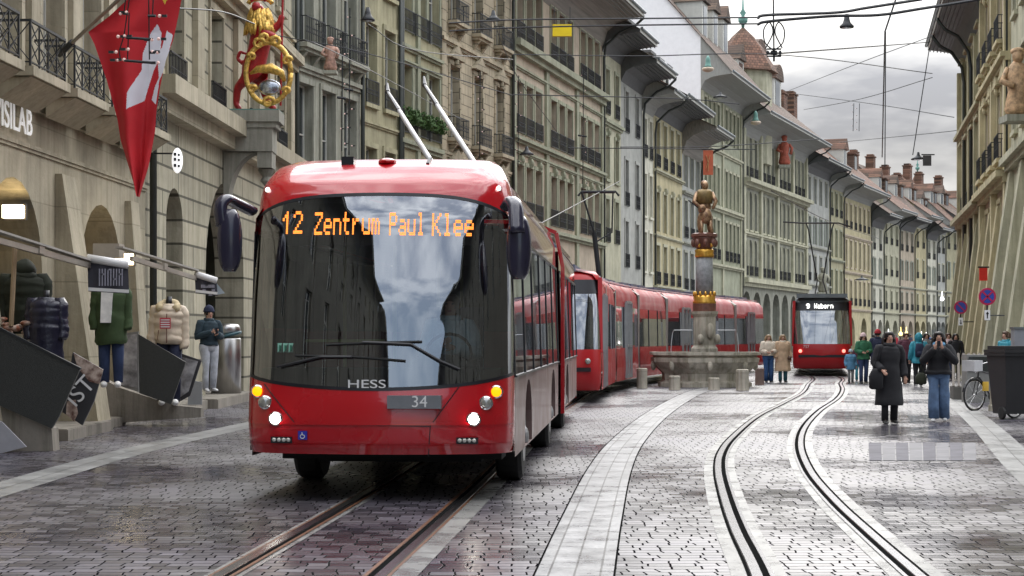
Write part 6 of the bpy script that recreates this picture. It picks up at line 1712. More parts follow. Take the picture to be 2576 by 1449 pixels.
# mannequins and hanging clothes
def mannequin(label, px, Y, pybase, H, yaw, top, bot=None, topz=0.9, puff=0.0, wide=1.2, fur=None, collar=None, stand=True, head=False):
    p = W(px, pybase, Y)
    e = empty('mannequin', p, yaw); tag(e, label, 'mannequin', 'dressed mannequins outside the shop'); e.scale = (H / 1.75,) * 3
    q = MB(); rings = []
    for z, rx, ry in ((topz, 0.19, 0.15), (topz + 0.04, 0.2, 0.155), (1.0, 0.2, 0.155), (1.12, 0.19, 0.15), (1.25, 0.2, 0.15), (1.36, 0.21, 0.145), (1.43, 0.19, 0.12), (1.475, 0.12, 0.09), (1.52, 0.075, 0.07)):
        rings.append((z, rx, ry))
    R2 = []
    for i in range(len(rings) - 1):
        for t in range(5):
            u = t / 5; z, rx, ry = [rings[i][j] + (rings[i + 1][j] - rings[i][j]) * u for j in range(3)]
            pf = 1 + puff * (abs(math.sin((z - topz) * math.pi / 0.12)) - 0.5)
            R2.append(ellring((0, 0, z), rx * wide * pf, ry * wide * pf, 20))
    q.loft(R2)
    for s in (-1, 1):
        pts = []; rs = []
        for i in range(21):
            u = i / 20; pts.append((s * (0.17 * wide + 0.045 * math.sin(u * 1.6)), 0.02 - 0.06 * u * u, 1.41 - 0.56 * u)); rs.append((0.082 - 0.02 * u) * wide * (1 + puff * (abs(math.sin(u * 5 * math.pi)) - 0.5)))
        q.tube([(s * 0.13, 0, 1.44)] + pts, [0.07] + rs, 12)
    rough_up(q, 0.03, 6); rough_up(q, 0.012, 17)
    q.build('jacket', top, e, True)
    q = MB(); q.tube([(0, 0, 1.45), (0, 0, 1.62)], [0.05, 0.045], 10); q.build('neck_stand', BLACKP, e, True)
    if head: q = MB(); q.ball((0, 0.03, 1.56), 0.15, 0.15, 0.13, 14, 9); q.ball((0, 0.0, 1.47), 0.2, 0.15, 0.08, 14, 8); rough_up(q, 0.03, 9); q.build('hood', head, e, True)
    if fur:
        q = MB(); q.tube([(0.13 * math.cos(k * math.pi / 9), -0.05 + 0.12 * math.sin(k * math.pi / 9) , 1.47 + 0.06 * math.sin(k * math.pi / 9)) for k in range(-2, 12)], 0.055, 9); rough_up(q, 0.02, 22); q.build('hood', fur, e, True)
    if bot:
        q = MB()
        for s in (-1, 1): q.tube([(s * 0.09, 0, 1.0), (s * 0.1, 0, 0.5), (s * 0.1, 0, 0.08)], [0.11, 0.085, 0.07], 12)
        rough_up(q, 0.012, 9); q.build('trousers', bot, e, True)
        for s in (-1, 1): q = MB(); q.ball((s * 0.1, -0.06, 0.05), 0.05, 0.13, 0.05); q.build('shoe', WHTC, e, True)
    elif stand:
        q = MB(); q.tube([(0, 0, topz + 0.05), (0, 0, 0.02)], 0.02, 6); q.lathe([(0.16, 0), (0.16, 0.02), (0.02, 0.04)], 14); q.build('stand', BLACKP, e)
    return e
PUFB = mat('puffer_navy', (0.018, 0.018, 0.035), 0.28, var=0.3, scale=5, bump=0.4)
OLIVE = cloth('olive_parka', (0.014, 0.018, 0.009)); GREENC = cloth('green_coat', (0.04, 0.07, 0.025)); PUFC = mat('puffer_cream', (0.60, 0.50, 0.38), 0.5, var=0.12, scale=5, bump=0.3)
mannequin('hooded dark olive parka on display, largest of the hanging coats at the left edge', 62, 25.4, 972, 1.9, R(10), OLIVE, None, 0.72, 0.05, 1.4, head=OLIVE)
mannequin('shiny navy puffer jacket in front of the olive parka', 117, 24.9, 992, 1.6, R(-8), PUFB, None, 0.5, 0.09, 1.35, collar=PUFB)
m3 = mannequin('mannequin in an open green coat over a white shirt and dark jeans beneath the banner', 280, 28.6, 975, 1.95, R(5), GREENC, DJEAN, 0.64, 0.0, 1.15)
q = MB(); q.prism([(-0.13, -0.215, 0.95), (0.02, -0.215, 0.95), (0.05, -0.17, 1.44), (-0.12, -0.17, 1.44)], (0, 0.05, 0)); q.build('shirt', WHTC, m3)
m4 = mannequin('cream quilted puffer jacket with a fur hood and a red and white price tag', 425, 31.2, 1020, 2.1, R(3), PUFC, NAVY, 0.92, 0.1, 1.12, fur=mat('fur_cream', (0.55, 0.45, 0.28), 0.9, scale=20))
q = MB(); q.box(-0.1, 0.06, -0.245, -0.235, 1.14, 1.3); tg = q.build('price_tag', mat('tag_red', (0.5, 0.05, 0.07), 0.6), m4)
q = MB()
for k in range(4): q.box(-0.085, 0.045, -0.25, -0.246, 1.16 + 0.034 * k, 1.175 + 0.034 * k)
q.build('tag_print', WHITEP, tg)
q = MB(); q.bar((-0.0, -0.235, 0.93), (0.0, -0.23, 1.36), 0.012); q.bar((-0.14, -0.2, 0.98), (-0.12, -0.21, 1.12), 0.01); q.build('zip', mat('zip_brown', (0.15, 0.06, 0.04), 0.5), m4)
rk_ = W(16, 830, 25.0); q = MB(); rnd = random.Random(9)
for k in range(26): q.ball((rk_.x + rnd.uniform(-0.35, 0.32), rk_.y + rnd.uniform(-0.15, 0.15), rk_.z + rnd.uniform(-0.05, 0.16)), rnd.uniform(0.05, 0.1), None, rnd.uniform(0.03, 0.06), 8, 5)
o = q.build('scarf_pile', mat('scarf_mix', (0.3, 0.1, 0.05), 0.9, scale=9, col2=(0.6, 0.5, 0.42), detail=1), None, True); tag(o, 'heap of orange and pale folded scarves on the dark door edge', 'scarves')
q = MB(); q.tube([W(38, 618, 24.8), W(28, 820, 24.8)], 0.035, 8); o = q.build('wooden_post', mat('post_wood', (0.35, 0.25, 0.15), 0.7)); tag(o, 'thin pale wooden post in front of the olive parka', 'post')
q = MB(); q.box(*(lambda p: (p.x - 0.1, p.x + 0.2, p.y, p.y + 0.3, 0, 2.0))(W(8, 1000, 25.4))); 
# steel bin
sbp = Vector(((569 - CX) / 104, F / 104, 0))
sb_ = empty('steel_bin', sbp); tag(sb_, 'tall cylindrical brushed steel waste bin with a slanted teal-rimmed top', 'bin')
q = MB(); q.lathe([(0.36, 0.2), (0.36, 1.52), (0.34, 1.55)], 28); q.build('body', mat('brushed_steel', (0.42, 0.41, 0.4), 0.28, 0.95, 0.1, 4, stretch=(8, 8, 0.2)), sb_, True)
q = MB(); q.loft([[(0.37 * math.cos(t), 0.37 * math.sin(t), z + 0.1 * math.cos(t)) for t in [2 * math.pi * k / 28 for k in range(28)]] for z in (1.56, 1.62)]); q.build('rim', mat('teal_rim', (0.03, 0.09, 0.11), 0.4), sb_, True)
q = MB(); q.lathe([(0.345, 1.64), (0.345, 1.80), (0.30, 1.88), (0.1, 1.9)], 28); q.build('hood', mat('brushed_steel', (0, 0, 0)), sb_, True)
# oval shop sign
os_ = empty('oval_sign', W(446, 404, 34.4)); tag(os_, 'small white oval sign with cut-out marks hanging left of the big arch', 'sign')
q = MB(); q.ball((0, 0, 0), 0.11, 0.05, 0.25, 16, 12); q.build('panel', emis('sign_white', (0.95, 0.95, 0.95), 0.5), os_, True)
q = MB()
for z in (0.12, 0.02, -0.1): q.box(-0.06, -0.01, -0.06, -0.045, z - 0.03, z + 0.03); q.box(0.02, 0.06, -0.06, -0.045, z - 0.035, z + 0.01)
q.build('cut_out', BLACKP, os_); q = MB(); q.bar((-0.1, 0, 0.14), (-0.45, 0, 0.14), 0.03); q.build('bracket', IRON, os_)
# ================================================================ FLAG, BEAR FIGURE, LIGHT STRINGS
FLR = mat('flag_red', (0.50, 0.012, 0.02), 0.75, var=0.12, scale=2); FLW = mat('flag_white', (0.72, 0.72, 0.78), 0.75, var=0.04); FLY = mat('flag_yellow', (0.7, 0.5, 0.05), 0.7)
fl = empty('national_flag'); tag(fl, 'large red flag with a white cross hanging in folds from a slanting pole', 'flag')
YF = 26.0
def interp(tab, t):
    for i in range(len(tab) - 1):
        if t <= tab[i + 1][0]:
            u = (t - tab[i][0]) / (tab[i + 1][0] - tab[i][0]); return tab[i][1] + (tab[i + 1][1] - tab[i][1]) * u
    return tab[-1][1]
left = [(-60, 395), (-10, 330), (40, 275), (80, 221), (110, 236), (200, 265), (300, 292), (350, 300), (420, 322), (495, 346)]
right = [(-60, 470), (0, 450), (100, 431), (150, 415), (230, 400), (280, 392), (330, 388), (420, 372), (495, 350)]
P1 = [(394, 59), (403, 82), (399, 140), (382, 178), (360, 251), (321, 277), (323, 235), (355, 175), (358, 135), (376, 85)]
P2 = [(416, 74), (430, 84), (414, 170), (400, 200), (391, 262), (379, 250), (388, 215), (398, 195), (393, 150)]
def inside(p, poly):
    x, y = p; c = False; n = len(poly)
    for i in range(n):
        x1, y1 = poly[i]; x2, y2 = poly[(i + 1) % n]
        if (y1 > y) != (y2 > y) and x < (x2 - x1) * (y - y1) / (y2 - y1) + x1: c = not c
    return c
q = MB(); NR, NC = 300, 120; pix = []
for i in range(NR + 1):
    y = -60 + 555 * i / NR; xl, xr = interp(left, y), interp(right, y)
    for j in range(NC + 1):
        u = j / NC; x = xl + (xr - xl) * u
        f1 = 0.10 * math.sin(u * 9 + y * 0.006) * min(1, (y + 60) / 250) + 0.12 * max(0, u - 0.72) * math.sin(y * 0.02 + 1)
        if u > 0.75: f1 += 0.5 * (u - 0.75)
        pix.append((x, y)); p = W(x, y, YF); q.v.append((p.x, p.y + f1, p.z))
for i in range(NR):
    for j in range(NC):
        a = i * (NC + 1) + j; cxp = (pix[a][0] + pix[a + NC + 2][0]) / 2; cyp = (pix[a][1] + pix[a + NC + 2][1]) / 2
        m = 1 if (inside((cxp, cyp), P1) or inside((cxp, cyp), P2)) else 0
        if cyp < 10 and 408 < cxp < 420 and abs(cxp - 414) < (10 - cyp) * 0.5: m = 2
        q.f.append((a, a + 1, a + NC + 2, a + NC + 1)); q.m.append(m)
q.build('cloth', [FLR, FLW, FLY], fl, True)
q = MB(); q.tube([W(150, 137, 27.6), W(230, 62, 26.4), W(330, -30, 25.6)], 0.03, 8); po = q.build('pole', mat('flag_pole', (0.25, 0.22, 0.17), 0.5), fl)
q = MB(); q.tube([W(150, 137, 27.6), W(182, 106, 27.1)], 0.05, 8); q.build('pole_socket', IRON, po)
BULB = emis('bulb_glow', (0.8, 0.55, 0.5), 0.12)
def light_string(lab, pts, Y, bars=(), bulbs=(), r=0.008):
    o = empty('light_string'); tag(o, lab, 'light string', 'hanging decorative light strings')
    q = MB()
    for a, b in zip(pts[0::2], pts[1::2]): q.tube([W(*a, Y), W(*b, Y)], r, 5)
    q.build('cable', IRON, o)
    for a, b in bars: q = MB(); q.tube([W(*a, Y), W(*b, Y)], r * 2.2, 6); q.build('cross_bar', IRON, o)
    for x, y in bulbs:
        q = MB(); q.ball(W(x, y, Y), 0.021, None, None, 8, 6); q.build('bulb', BULB, o, True)
        q = MB(); p = W(x, y, Y); s = 1 if x % 2 else -1; q.bar(p + Vector((0.03 * s, 0, 0)), p + Vector((0.09 * s, 0, 0)), 0.03); q.build('socket', IRON, o)
light_string('cable ladder of small bulbs hanging in front of the red flag', [(328, -20), (312, 90), (312, 90), (300, 128), (318, -20), (312, 32), (325, 32), (321, 150), (386, -20), (384, 40), (374, -20), (376, 150), (300, 128), (303, 150)], 21.0,
             [((318, 95), (385, 99)), ((312, 152), (384, 158)), ((372, 40), (392, 40))], [(303, 34), (318, 31), (401, 40), (297, 92), (313, 91), (399, 98), (292, 131), (322, 124), (396, 132), (296, 151), (312, 150), (398, 158), (382, 100), (383, 130)])
for i, (x0, y0, y1, Y, lb) in enumerate([(880, 20, 390, 48, 'string of pale bulbs hanging beside the downpipe of the grey green house'), (862, 80, 380, 46, 'string of pale bulbs hanging over the grey green house, left of the downpipe'), (1208, 180, 400, 60, 'string of bulbs hanging across the rose jointed house'), (1305, 190, 420, 70, 'string of bulbs hanging at the first bay of the large rose house'), (1468, 170, 480, 80, 'string of bulbs hanging in front of the third bay of the rose house'), (2148, 260, 330, 120, 'short bulb ladder hanging high above the approaching tram'), (2228, 80, 420, 60, 'long straight cord hanging in the open sky')]):
    bl = [(x0 + (5 if k % 2 else -5), y0 + (y1 - y0) * (k + 0.5) / 8) for k in range(8)] if i != 6 else []
    light_string(lb, [(x0, y0), (x0 - 2, y1)] + ([(x0 + 14, y0), (x0 + 13, y1)] if i in (5,) else []), Y, [((x0 - 14, y0 + (y1 - y0) * 0.55), (x0 + 8, y0 + (y1 - y0) * 0.56))] if i in (0, 1, 4) else [], bl, 0.012 + 0.0001 * Y)

# bear figure with gilded cartouche
BRED = mat('figure_red', (0.36, 0.012, 0.015), 0.4, var=0.3, scale=10, bump=0.5, bscale=25)
GOLD2 = mat('figure_gold', (0.66, 0.42, 0.10), 0.35, 0.55, 0.5, 14, bump=0.6, bscale=20)
br_ = empty('heraldic_bear', BEARP); tag(br_, 'red painted bear figure with golden mane holding a lance and a gilded scroll frame', 'statue')
sc = F / 43.4
def bp_(px, py, dy=0.0): return Vector(((px - 640) / sc, dy, (283 - py) / sc))
pts = [bp_(640, 200), bp_(650, 150), bp_(655, 100), bp_(655, 62), bp_(652, 25), bp_(650, 8, -0.15)]
V = []; E = []; RR_ = []
def av(p, r, par=None):
    V.append(tuple(p)); RR_.append(r)
    if par is not None: E.append((par, len(V) - 1))
    return len(V) - 1
pel = av(bp_(638, 168), 0.22); a1 = av(bp_(648, 130), 0.24, pel); a2_ = av(bp_(655, 95), 0.27, a1); a3 = av(bp_(655, 60), 0.22, a2_); a4 = av(bp_(652, 28), 0.19, a3); a5 = av(bp_(645, 16, -0.3), 0.10, a4)
k1 = av(bp_(622, 200, -0.1), 0.16, pel); k2 = av(bp_(598, 222, -0.05), 0.11, k1); k3 = av(bp_(594, 262), 0.085, k2); k4 = av(bp_(606, 279, -0.12), 0.07, k3)
l1 = av(bp_(655, 200, 0.2), 0.15, pel); l2 = av(bp_(668, 245, 0.22), 0.1, l1); l3 = av(bp_(690, 277, 0.1), 0.08, l2)
r1 = av(bp_(682, 80, -0.05), 0.12, a2_); r2 = av(bp_(705, 62, -0.1), 0.09, r1); r3 = av(bp_(712, 38, -0.12), 0.08, r2)
s1 = av(bp_(675, 90, -0.25), 0.12, a2_); s2 = av(bp_(700, 100, -0.3), 0.09, s1)
t1 = av(bp_(612, 160), 0.06, pel); t2 = av(bp_(597, 148), 0.05, t1); t3 = av(bp_(604, 130), 0.05, t2); t4 = av(bp_(622, 136), 0.03, t3)
me = bpy.data.meshes.new('body'); me.from_pydata(V, E, []); me.materials.append(BRED)
o = bpy.data.objects.new('body', me); COL.objects.link(o); o.parent = br_
o.modifiers.new('Skin', 'SKIN').use_smooth_shade = True
for i, sv in enumerate(me.skin_vertices[0].data): sv.radius = (RR_[i], RR_[i]); sv.use_root = (i == 0)
sb = o.modifiers.new('Sub', 'SUBSURF'); sb.levels = 2; sb.render_levels = 2
q = MB(); rnd = random.Random(4)
for k in range(70):
    a = rnd.uniform(-math.pi * 0.95, -0.05 * math.pi); z0_ = rnd.uniform(20, 60); rr = 0.2 + 0.1 * (z0_ - 20) / 40
    p = bp_(655, z0_); p0_ = p + Vector((rr * math.cos(a), rr * math.sin(a), 0)); p1_ = p0_ + Vector((0.07 * math.cos(a), 0.05 * math.sin(a), -0.2)); p2_ = p1_ + Vector((rnd.uniform(-0.05, 0.05), 0, -0.14))
    q.tube([p0_, p1_, p2_], [0.05, 0.055, 0.012], 6)
q.tube([bp_(655 + 30 * math.cos(k * math.pi / 6), 10 + 14 * math.sin(-k * math.pi / 6), -0.02) for k in range(7)], 0.06, 8)
q.build('mane', GOLD2, br_, True)
q = MB()
for x in (-0.12, 0.12): q.ball(bp_(652, 2, -0.12) + Vector((x * 1.3, 0, 0.02)), 0.05, 0.05, 0.07)
q.build('ear', BRED, br_, True)
q = MB()
for x in (-0.07, 0.07): q.ball(bp_(650, 18, -0.22) + Vector((x, 0, 0)), 0.025)
q.build('eye', WHITEP, br_, True)
q = MB(); q.tube([bp_(714, -40, -0.16), bp_(708, 268, -0.16)], 0.028, 8); q.build('lance', BRED, br_)
q = MB(); el = []
for k in range(33):
    a = 2 * math.pi * k / 32; el.append(bp_(681 + 56 * math.cos(a), 190 - 76 * math.sin(a), -0.42))
q.tube(el, 0.065, 9)
for (cx2, cy2, r0, dr) in ((658, 118, 16, 1), (700, 112, 14, -1), (681, 264, 16, 1), (727, 235, 10, -1), (641, 232, 12, 1), (640, 150, 10, -1), (728, 160, 12, 1), (672, 104, 12, -1)):
    sp3 = [bp_(cx2 + dr * r0 * (1 - t / 14) * math.cos(t * 0.75), cy2 - r0 * (1 - t / 14) * math.sin(t * 0.75), -0.46) for t in range(12)]
    q.tube(sp3, [0.06 * (1 - t / 16) for t in range(12)], 7)
cf = q.build('gilded_frame', GOLD2, br_, True)
q = MB(); q.tube([bp_(636, 192, -0.45), bp_(655, 182, -0.5), bp_(690, 180, -0.52), bp_(715, 192, -0.5), bp_(722, 212, -0.45)], [(0.03, 0.03), (0.08, 0.09), (0.13, 0.13), (0.09, 0.09), (0.02, 0.05)], 10); q.build('golden_fish', GOLD2, cf, True)
q = MB(); q.ball(bp_(684, 226, -0.42), 0.28, 0.12, 0.2, 16, 10); q.build('silver_boss', mat('silver_boss', (0.42, 0.45, 0.5), 0.25, 0.9, 0.5, 8, bump=0.6, bscale=8), cf, True)
q = MB(); q.box(-0.72, 0.66, -0.48, 0.48, 0.001, 0.03); q.build('base_sheet', COPPER, br_)

# ================================================================ THINGS HANGING ON THE FACADES AND OVERHEAD
o = empty('yellow_sign'); tag(o, 'small plain yellow box sign hanging under the broad eave of the rose house', 'sign')
p = W(1414, 77, 66); q = MB(); q.box(p.x - 0.36, p.x + 0.36, p.y - 0.1, p.y + 0.1, p.z - 0.22, p.z + 0.22); q.build('box', mat('sign_yellow', (0.85, 0.62, 0.0), 0.5, var=0.05), o)
q = MB(); q.tube([(p.x - 0.3, p.y, p.z + 0.22), (p.x - 0.3, p.y, p.z + 0.9)], 0.015, 5); q.tube([(p.x + 0.3, p.y, p.z + 0.22), (p.x + 0.3, p.y, p.z + 0.9)], 0.015, 5); q.build('hanger', IRON, o)
# carved rose figure high on the grey green house
def figurine(px, py, Y, h, m, lab, name='facade_figure'):
    o = empty(name, W(px, py, Y)); tag(o, lab, 'statue')
    q = MB(); q.lathe([(0.16 * h, 0), (0.2 * h, 0.1 * h), (0.15 * h, 0.35 * h), (0.18 * h, 0.6 * h), (0.15 * h, 0.72 * h), (0.06 * h, 0.8 * h)], 12, sy=0.8)
    q.tube([(-0.15 * h, 0, 0.7 * h), (-0.24 * h, -0.05 * h, 0.5 * h), (-0.1 * h, -0.15 * h, 0.42 * h)], 0.05 * h, 7); q.tube([(0.15 * h, 0, 0.7 * h), (0.25 * h, -0.05 * h, 0.55 * h), (0.2 * h, -0.1 * h, 0.35 * h)], 0.05 * h, 7)
    rough_up(q, 0.03 * h, 4.0 / h); q.build('robe', m, o, True)
    q = MB(); q.ball((0, -0.02 * h, 0.88 * h), 0.09 * h, 0.09 * h, 0.11 * h); q.ball((0, 0.01, 0.95 * h), 0.11 * h, 0.1 * h, 0.06 * h); q.build('head', m, o, True)
    q = MB(); q.box(-0.2 * h, 0.2 * h, -0.15 * h, 0.3 * h, -0.1 * h, 0.0); q.build('console', ST_GRY, o)
ROSEST = mat('rose_stone', (0.42, 0.25, 0.19), 0.7, var=0.5, scale=9, bump=0.6)
figurine(831, 178, 49.5, 0.95, ROSEST, 'carved rose stone figure high on the grey green house')
_gp = Vector(ga).lerp(Vector(gb), 0.47)
_m = Vector((gb[0] - ga[0], gb[1] - ga[1])).normalized()
figurine(CX + (_gp.x + _m.y * 0.9) / (_gp.y - _m.x * 0.9) * F, 415, _gp.y - _m.x * 0.9, 2.6, mat('red_figure', (0.40, 0.10, 0.06), 0.7, var=0.4), 'red robed statue on the cornice of the carved grey house')
figurine(2560, 290, 52, 2.0, mat('orange_carving', (0.5, 0.33, 0.19), 0.7, var=0.6, scale=6, bump=0.8), 'ornate orange gilded carving at the top right corner of the street')
figurine(2070, 735, 120, 1.7, ST_DK, 'dark carved figure on the pale house behind the small tram')
def hangbanner(x0, x1, y0, y1, Y, m, lab, mark=True):
    o = empty('hanging_banner'); tag(o, lab, 'banner')
    q = MB(); a, b, c, d = W(x0, y0, Y), W(x1, y0, Y), W(x1, y1, Y), W(x0, y1, Y); q.prism([a, b, c, d], (0, 0.04, 0)); q.build('cloth', m, o)
    if mark:
        q = MB()
        for (u0, v0, u1, v1) in ((0.3, 0.2, 0.5, 0.5), (0.7, 0.2, 0.5, 0.5), (0.5, 0.5, 0.5, 0.85), (0.25, 0.75, 0.5, 0.5)):
            q.bar(W(x0 + (x1 - x0) * u0, y0 + (y1 - y0) * v0, Y - 0.03), W(x0 + (x1 - x0) * u1, y0 + (y1 - y0) * v1, Y - 0.03), 0.08, 0.02)
        q.build('mark', mat('banner_gold', (0.5, 0.35, 0.15), 0.6), o)
    q = MB(); q.tube([W(x0 - 4, y0 - 2, Y), W(x1 + 8, y0 - 2, Y)], 0.03, 6); q.build('rod', IRON, o)
hangbanner(1769, 1794, 378, 440, 100, mat('banner_orange', (0.48, 0.11, 0.05), 0.7), 'rust orange banner with a forked golden mark hanging on the pale green house')
hangbanner(2464, 2484, 674, 706, 62, mat('banner_red', (0.7, 0.03, 0.02), 0.6), 'small bright red sign hanging on the right-hand wall', False)
hangbanner(2322, 2343, 391, 417, 78, mat('dark_plate', (0.08, 0.08, 0.085), 0.6), 'small dark square plate hanging from a wire against the sky', False)
# street lamps hung on wires
def wire_lamp(px, py, Y, lab, k=1.0):
    o = empty('wire_lamp', W(px, py, Y)); tag(o, lab, 'lamp', 'flat lamps hung on span wires')
    q = MB(); q.lathe([(0.42 * k, 0), (0.44 * k, 0.04), (0.25 * k, 0.12), (0.08, 0.2), (0.05, 0.35)], 16); q.build('shade', IRON, o, True)
    q = MB(); q.lathe([(0.2 * k, -0.02), (0.3 * k, 0.0)], 14); q.build('diffuser', LENS, o)
for a in [(1241, 52, 60, 'flat dark lamp on a wire above the rose jointed house'), (925, 53, 45, 'flat dark lamp on a wire above the narrow olive house'), (1812, 246, 100, 'flat dark lamp on a wire in front of the gabled dormer house'), (1325, 390, 70, 'flat dark lamp on a low wire above the bus mirror'), (2130, 70, 45, 'dark wire spreader hanging high in the open sky'), (2168, 705, 130, 'flat dark lamp on a wire behind the small tram'), (2310, 402, 80, 'small dark lamp on a wire beside the hanging plate')]:  # the open-sky one is a wire spreader, only shaped like a lamp
    wire_lamp(a[0], a[1], a[2], a[3], a[2] / 105)
WIREM = mat('wire_dark', (0.03, 0.032, 0.035), 0.5, 0.3)
def wire(lab, pts, r=0.012, sag=0.0, name='overhead_wire'):
    P = [W(x, y, Y) for x, y, Y in pts]
    if len(P) == 2:
        n = 12; P = [P[0].lerp(P[1], k / n) - Vector((0, 0, sag * 4 * (k / n) * (1 - k / n))) for k in range(n + 1)]
    else: P = catmull(P, 6)
    q = MB(); q.tube(P, r, 5); o = q.build(name, WIREM); tag(o, lab, 'wire', 'overhead wires spanning the street')
wire('upper contact wire crossing from the rose house to the hanging junction', [(1130, 58, 34), (1290, 50, 34), (1560, 47, 34), (1905, 44, 34)], 0.016)
wire('lower contact wire crossing from the rose house to the hanging junction', [(1130, 78, 34), (1290, 70, 34), (1560, 64, 34), (1905, 60, 34)], 0.016)
wire('thick upper wire sweeping from the junction to the right-hand eave', [(1905, 46, 34), (1932, 38, 34), (2100, 32, 34), (2180, 20, 34), (2320, -2, 34)], 0.03)
wire('thick lower wire sweeping from the junction to the right-hand eave', [(1905, 62, 34), (1935, 54, 34), (2090, 41, 34), (2210, 38, 34), (2330, 20, 34), (2576, -20, 34)], 0.03)
wire('vertical hanger dropping from the top edge to the junction', [(1945, -30, 34), (1947, 150, 34)], 0.016)
wire('right diagonal hanger dropping to a knot over the open sky', [(2256, -10, 34), (2226, 80, 34)], 0.018)
wire('thin vertical cord hanging from the knot to the roofs', [(2226, 80, 40), (2219, 395, 60)], 0.02)
wire('slanting cord descending beside the right-hand eave', [(2338, 120, 78), (2296, 390, 78)], 0.022)
wire('long thin wire rising from the carved house to the right-hand eave', [(1985, 228, 150), (2150, 163, 90), (2335, 94, 78)], 0.02)
wire('nearly level wire from the junction to the right-hand eave', [(1965, 134, 36), (2140, 121, 50), (2340, 106, 78)], 0.018)
wire('thin wire falling gently to the right below the long rising wire', [(2000, 236, 150), (2200, 262, 100), (2400, 295, 82)], 0.022)
wire('thin wire crossing it upwards from the curved roof', [(2022, 276, 160), (2160, 250, 100), (2345, 195, 80)], 0.022)
wire('low sky wire ending at the yellow right-hand house', [(2110, 358, 180), (2391, 330, 90), (2480, 310, 72)], 0.025)
wire('thin wire under the yellow sign spanning from the rose house', [(1290, 137, 60), (1600, 141, 60), (1975, 139, 60), (2345, 185, 80)], 0.018)
wire('wire along the middle of the facades above the tram', [(1290, 238, 65), (1700, 248, 65), (1860, 262, 65)], 0.02)
wire('lower wire along the facades above the tram', [(1430, 372, 70), (1900, 376, 70)], 0.02)
wire('wire above the bus roof running from the grey green house', [(700, 90, 40), (925, 135, 40), (1290, 240, 45)], 0.012)
wire('diagonal wire falling from the lamp over the olive house', [(925, 60, 40), (1040, 125, 42), (1290, 150, 50)], 0.012)
wire('thin wire from the bear figure to the rose carving', [(735, 108, 40), (830, 125, 40), (1160, 300, 60)], 0.012)
wire('short wire crossing behind the flag at the top', [(440, 20, 28), (560, 30, 30), (640, 60, 33)], 0.014)
wire('diagonal wire above the rose jointed house', [(1240, 50, 50), (1300, 190, 60), (1400, 330, 70)], 0.014)
wire('low thin wire passing the fountain column', [(1560, 370, 75), (1800, 368, 75), (2060, 350, 80)], 0.02)
wire('contact wire running towards the long tram', [(1560, 455, 60), (1508, 484, 49), (1440, 520, 40), (1290, 600, 26)], 0.012)
wire('contact wire running above the small tram', [(2210, 600, 110), (2085, 556, 75), (1940, 480, 50)], 0.014)
# wire junction with its loops
jn = empty('wire_junction', W(1947, 95, 34)); tag(jn, 'dark knot of looped cables hanging under the crossing wires', 'cable junction')
q = MB()
for s in (-1, 1):
    q.tube(catmull([(0, 0, -0.25), (s * 0.17, 0, -0.1), (s * 0.2, 0, 0.15), (s * 0.09, 0, 0.3), (s * 0.02, 0, 0.1), (s * 0.16, 0, -0.2)], 5), 0.014, 6)
q.build('cable_loop', WIREM, jn)
q = MB()
for z in (-0.22, -0.3, -0.36): q.box(-0.14, 0.14, -0.03, 0.03, z - 0.012, z + 0.012)
for x in (-0.12, -0.04, 0.04, 0.12): q.ball((x, 0, -0.29), 0.03, None, 0.045, 8, 6)
q.tube([(0, 0, -0.2), (0, 0, -0.46)], 0.022, 6); q.build('insulator', IRON, jn)
# green lanterns on brackets
for (px, py, Y, lb) in ((1781, 200, 118, 'green copper lantern under the eave left of the gabled dormers'), (1901, 335, 135, 'green lantern under the eave of the carved grey house')):
    o = empty('copper_lantern', W(px, py - 30, Y)); tag(o, lb, 'lamp', 'green copper lanterns under the eaves')
    q = MB(); q.lathe([(0.34, 0), (0.2, 0.15), (0.16, 0.4), (0.16, 0.6), (0.05, 0.8)], 12); q.build('cap', COPPER, o, True)
    q = MB(); q.lathe([(0.12, -0.3), (0.34, -0.22), (0.42, -0.1), (0.36, -0.01)], 12); q.build('shade', mat('lantern_shade', (0.5, 0.4, 0.3), 0.5), o, True)

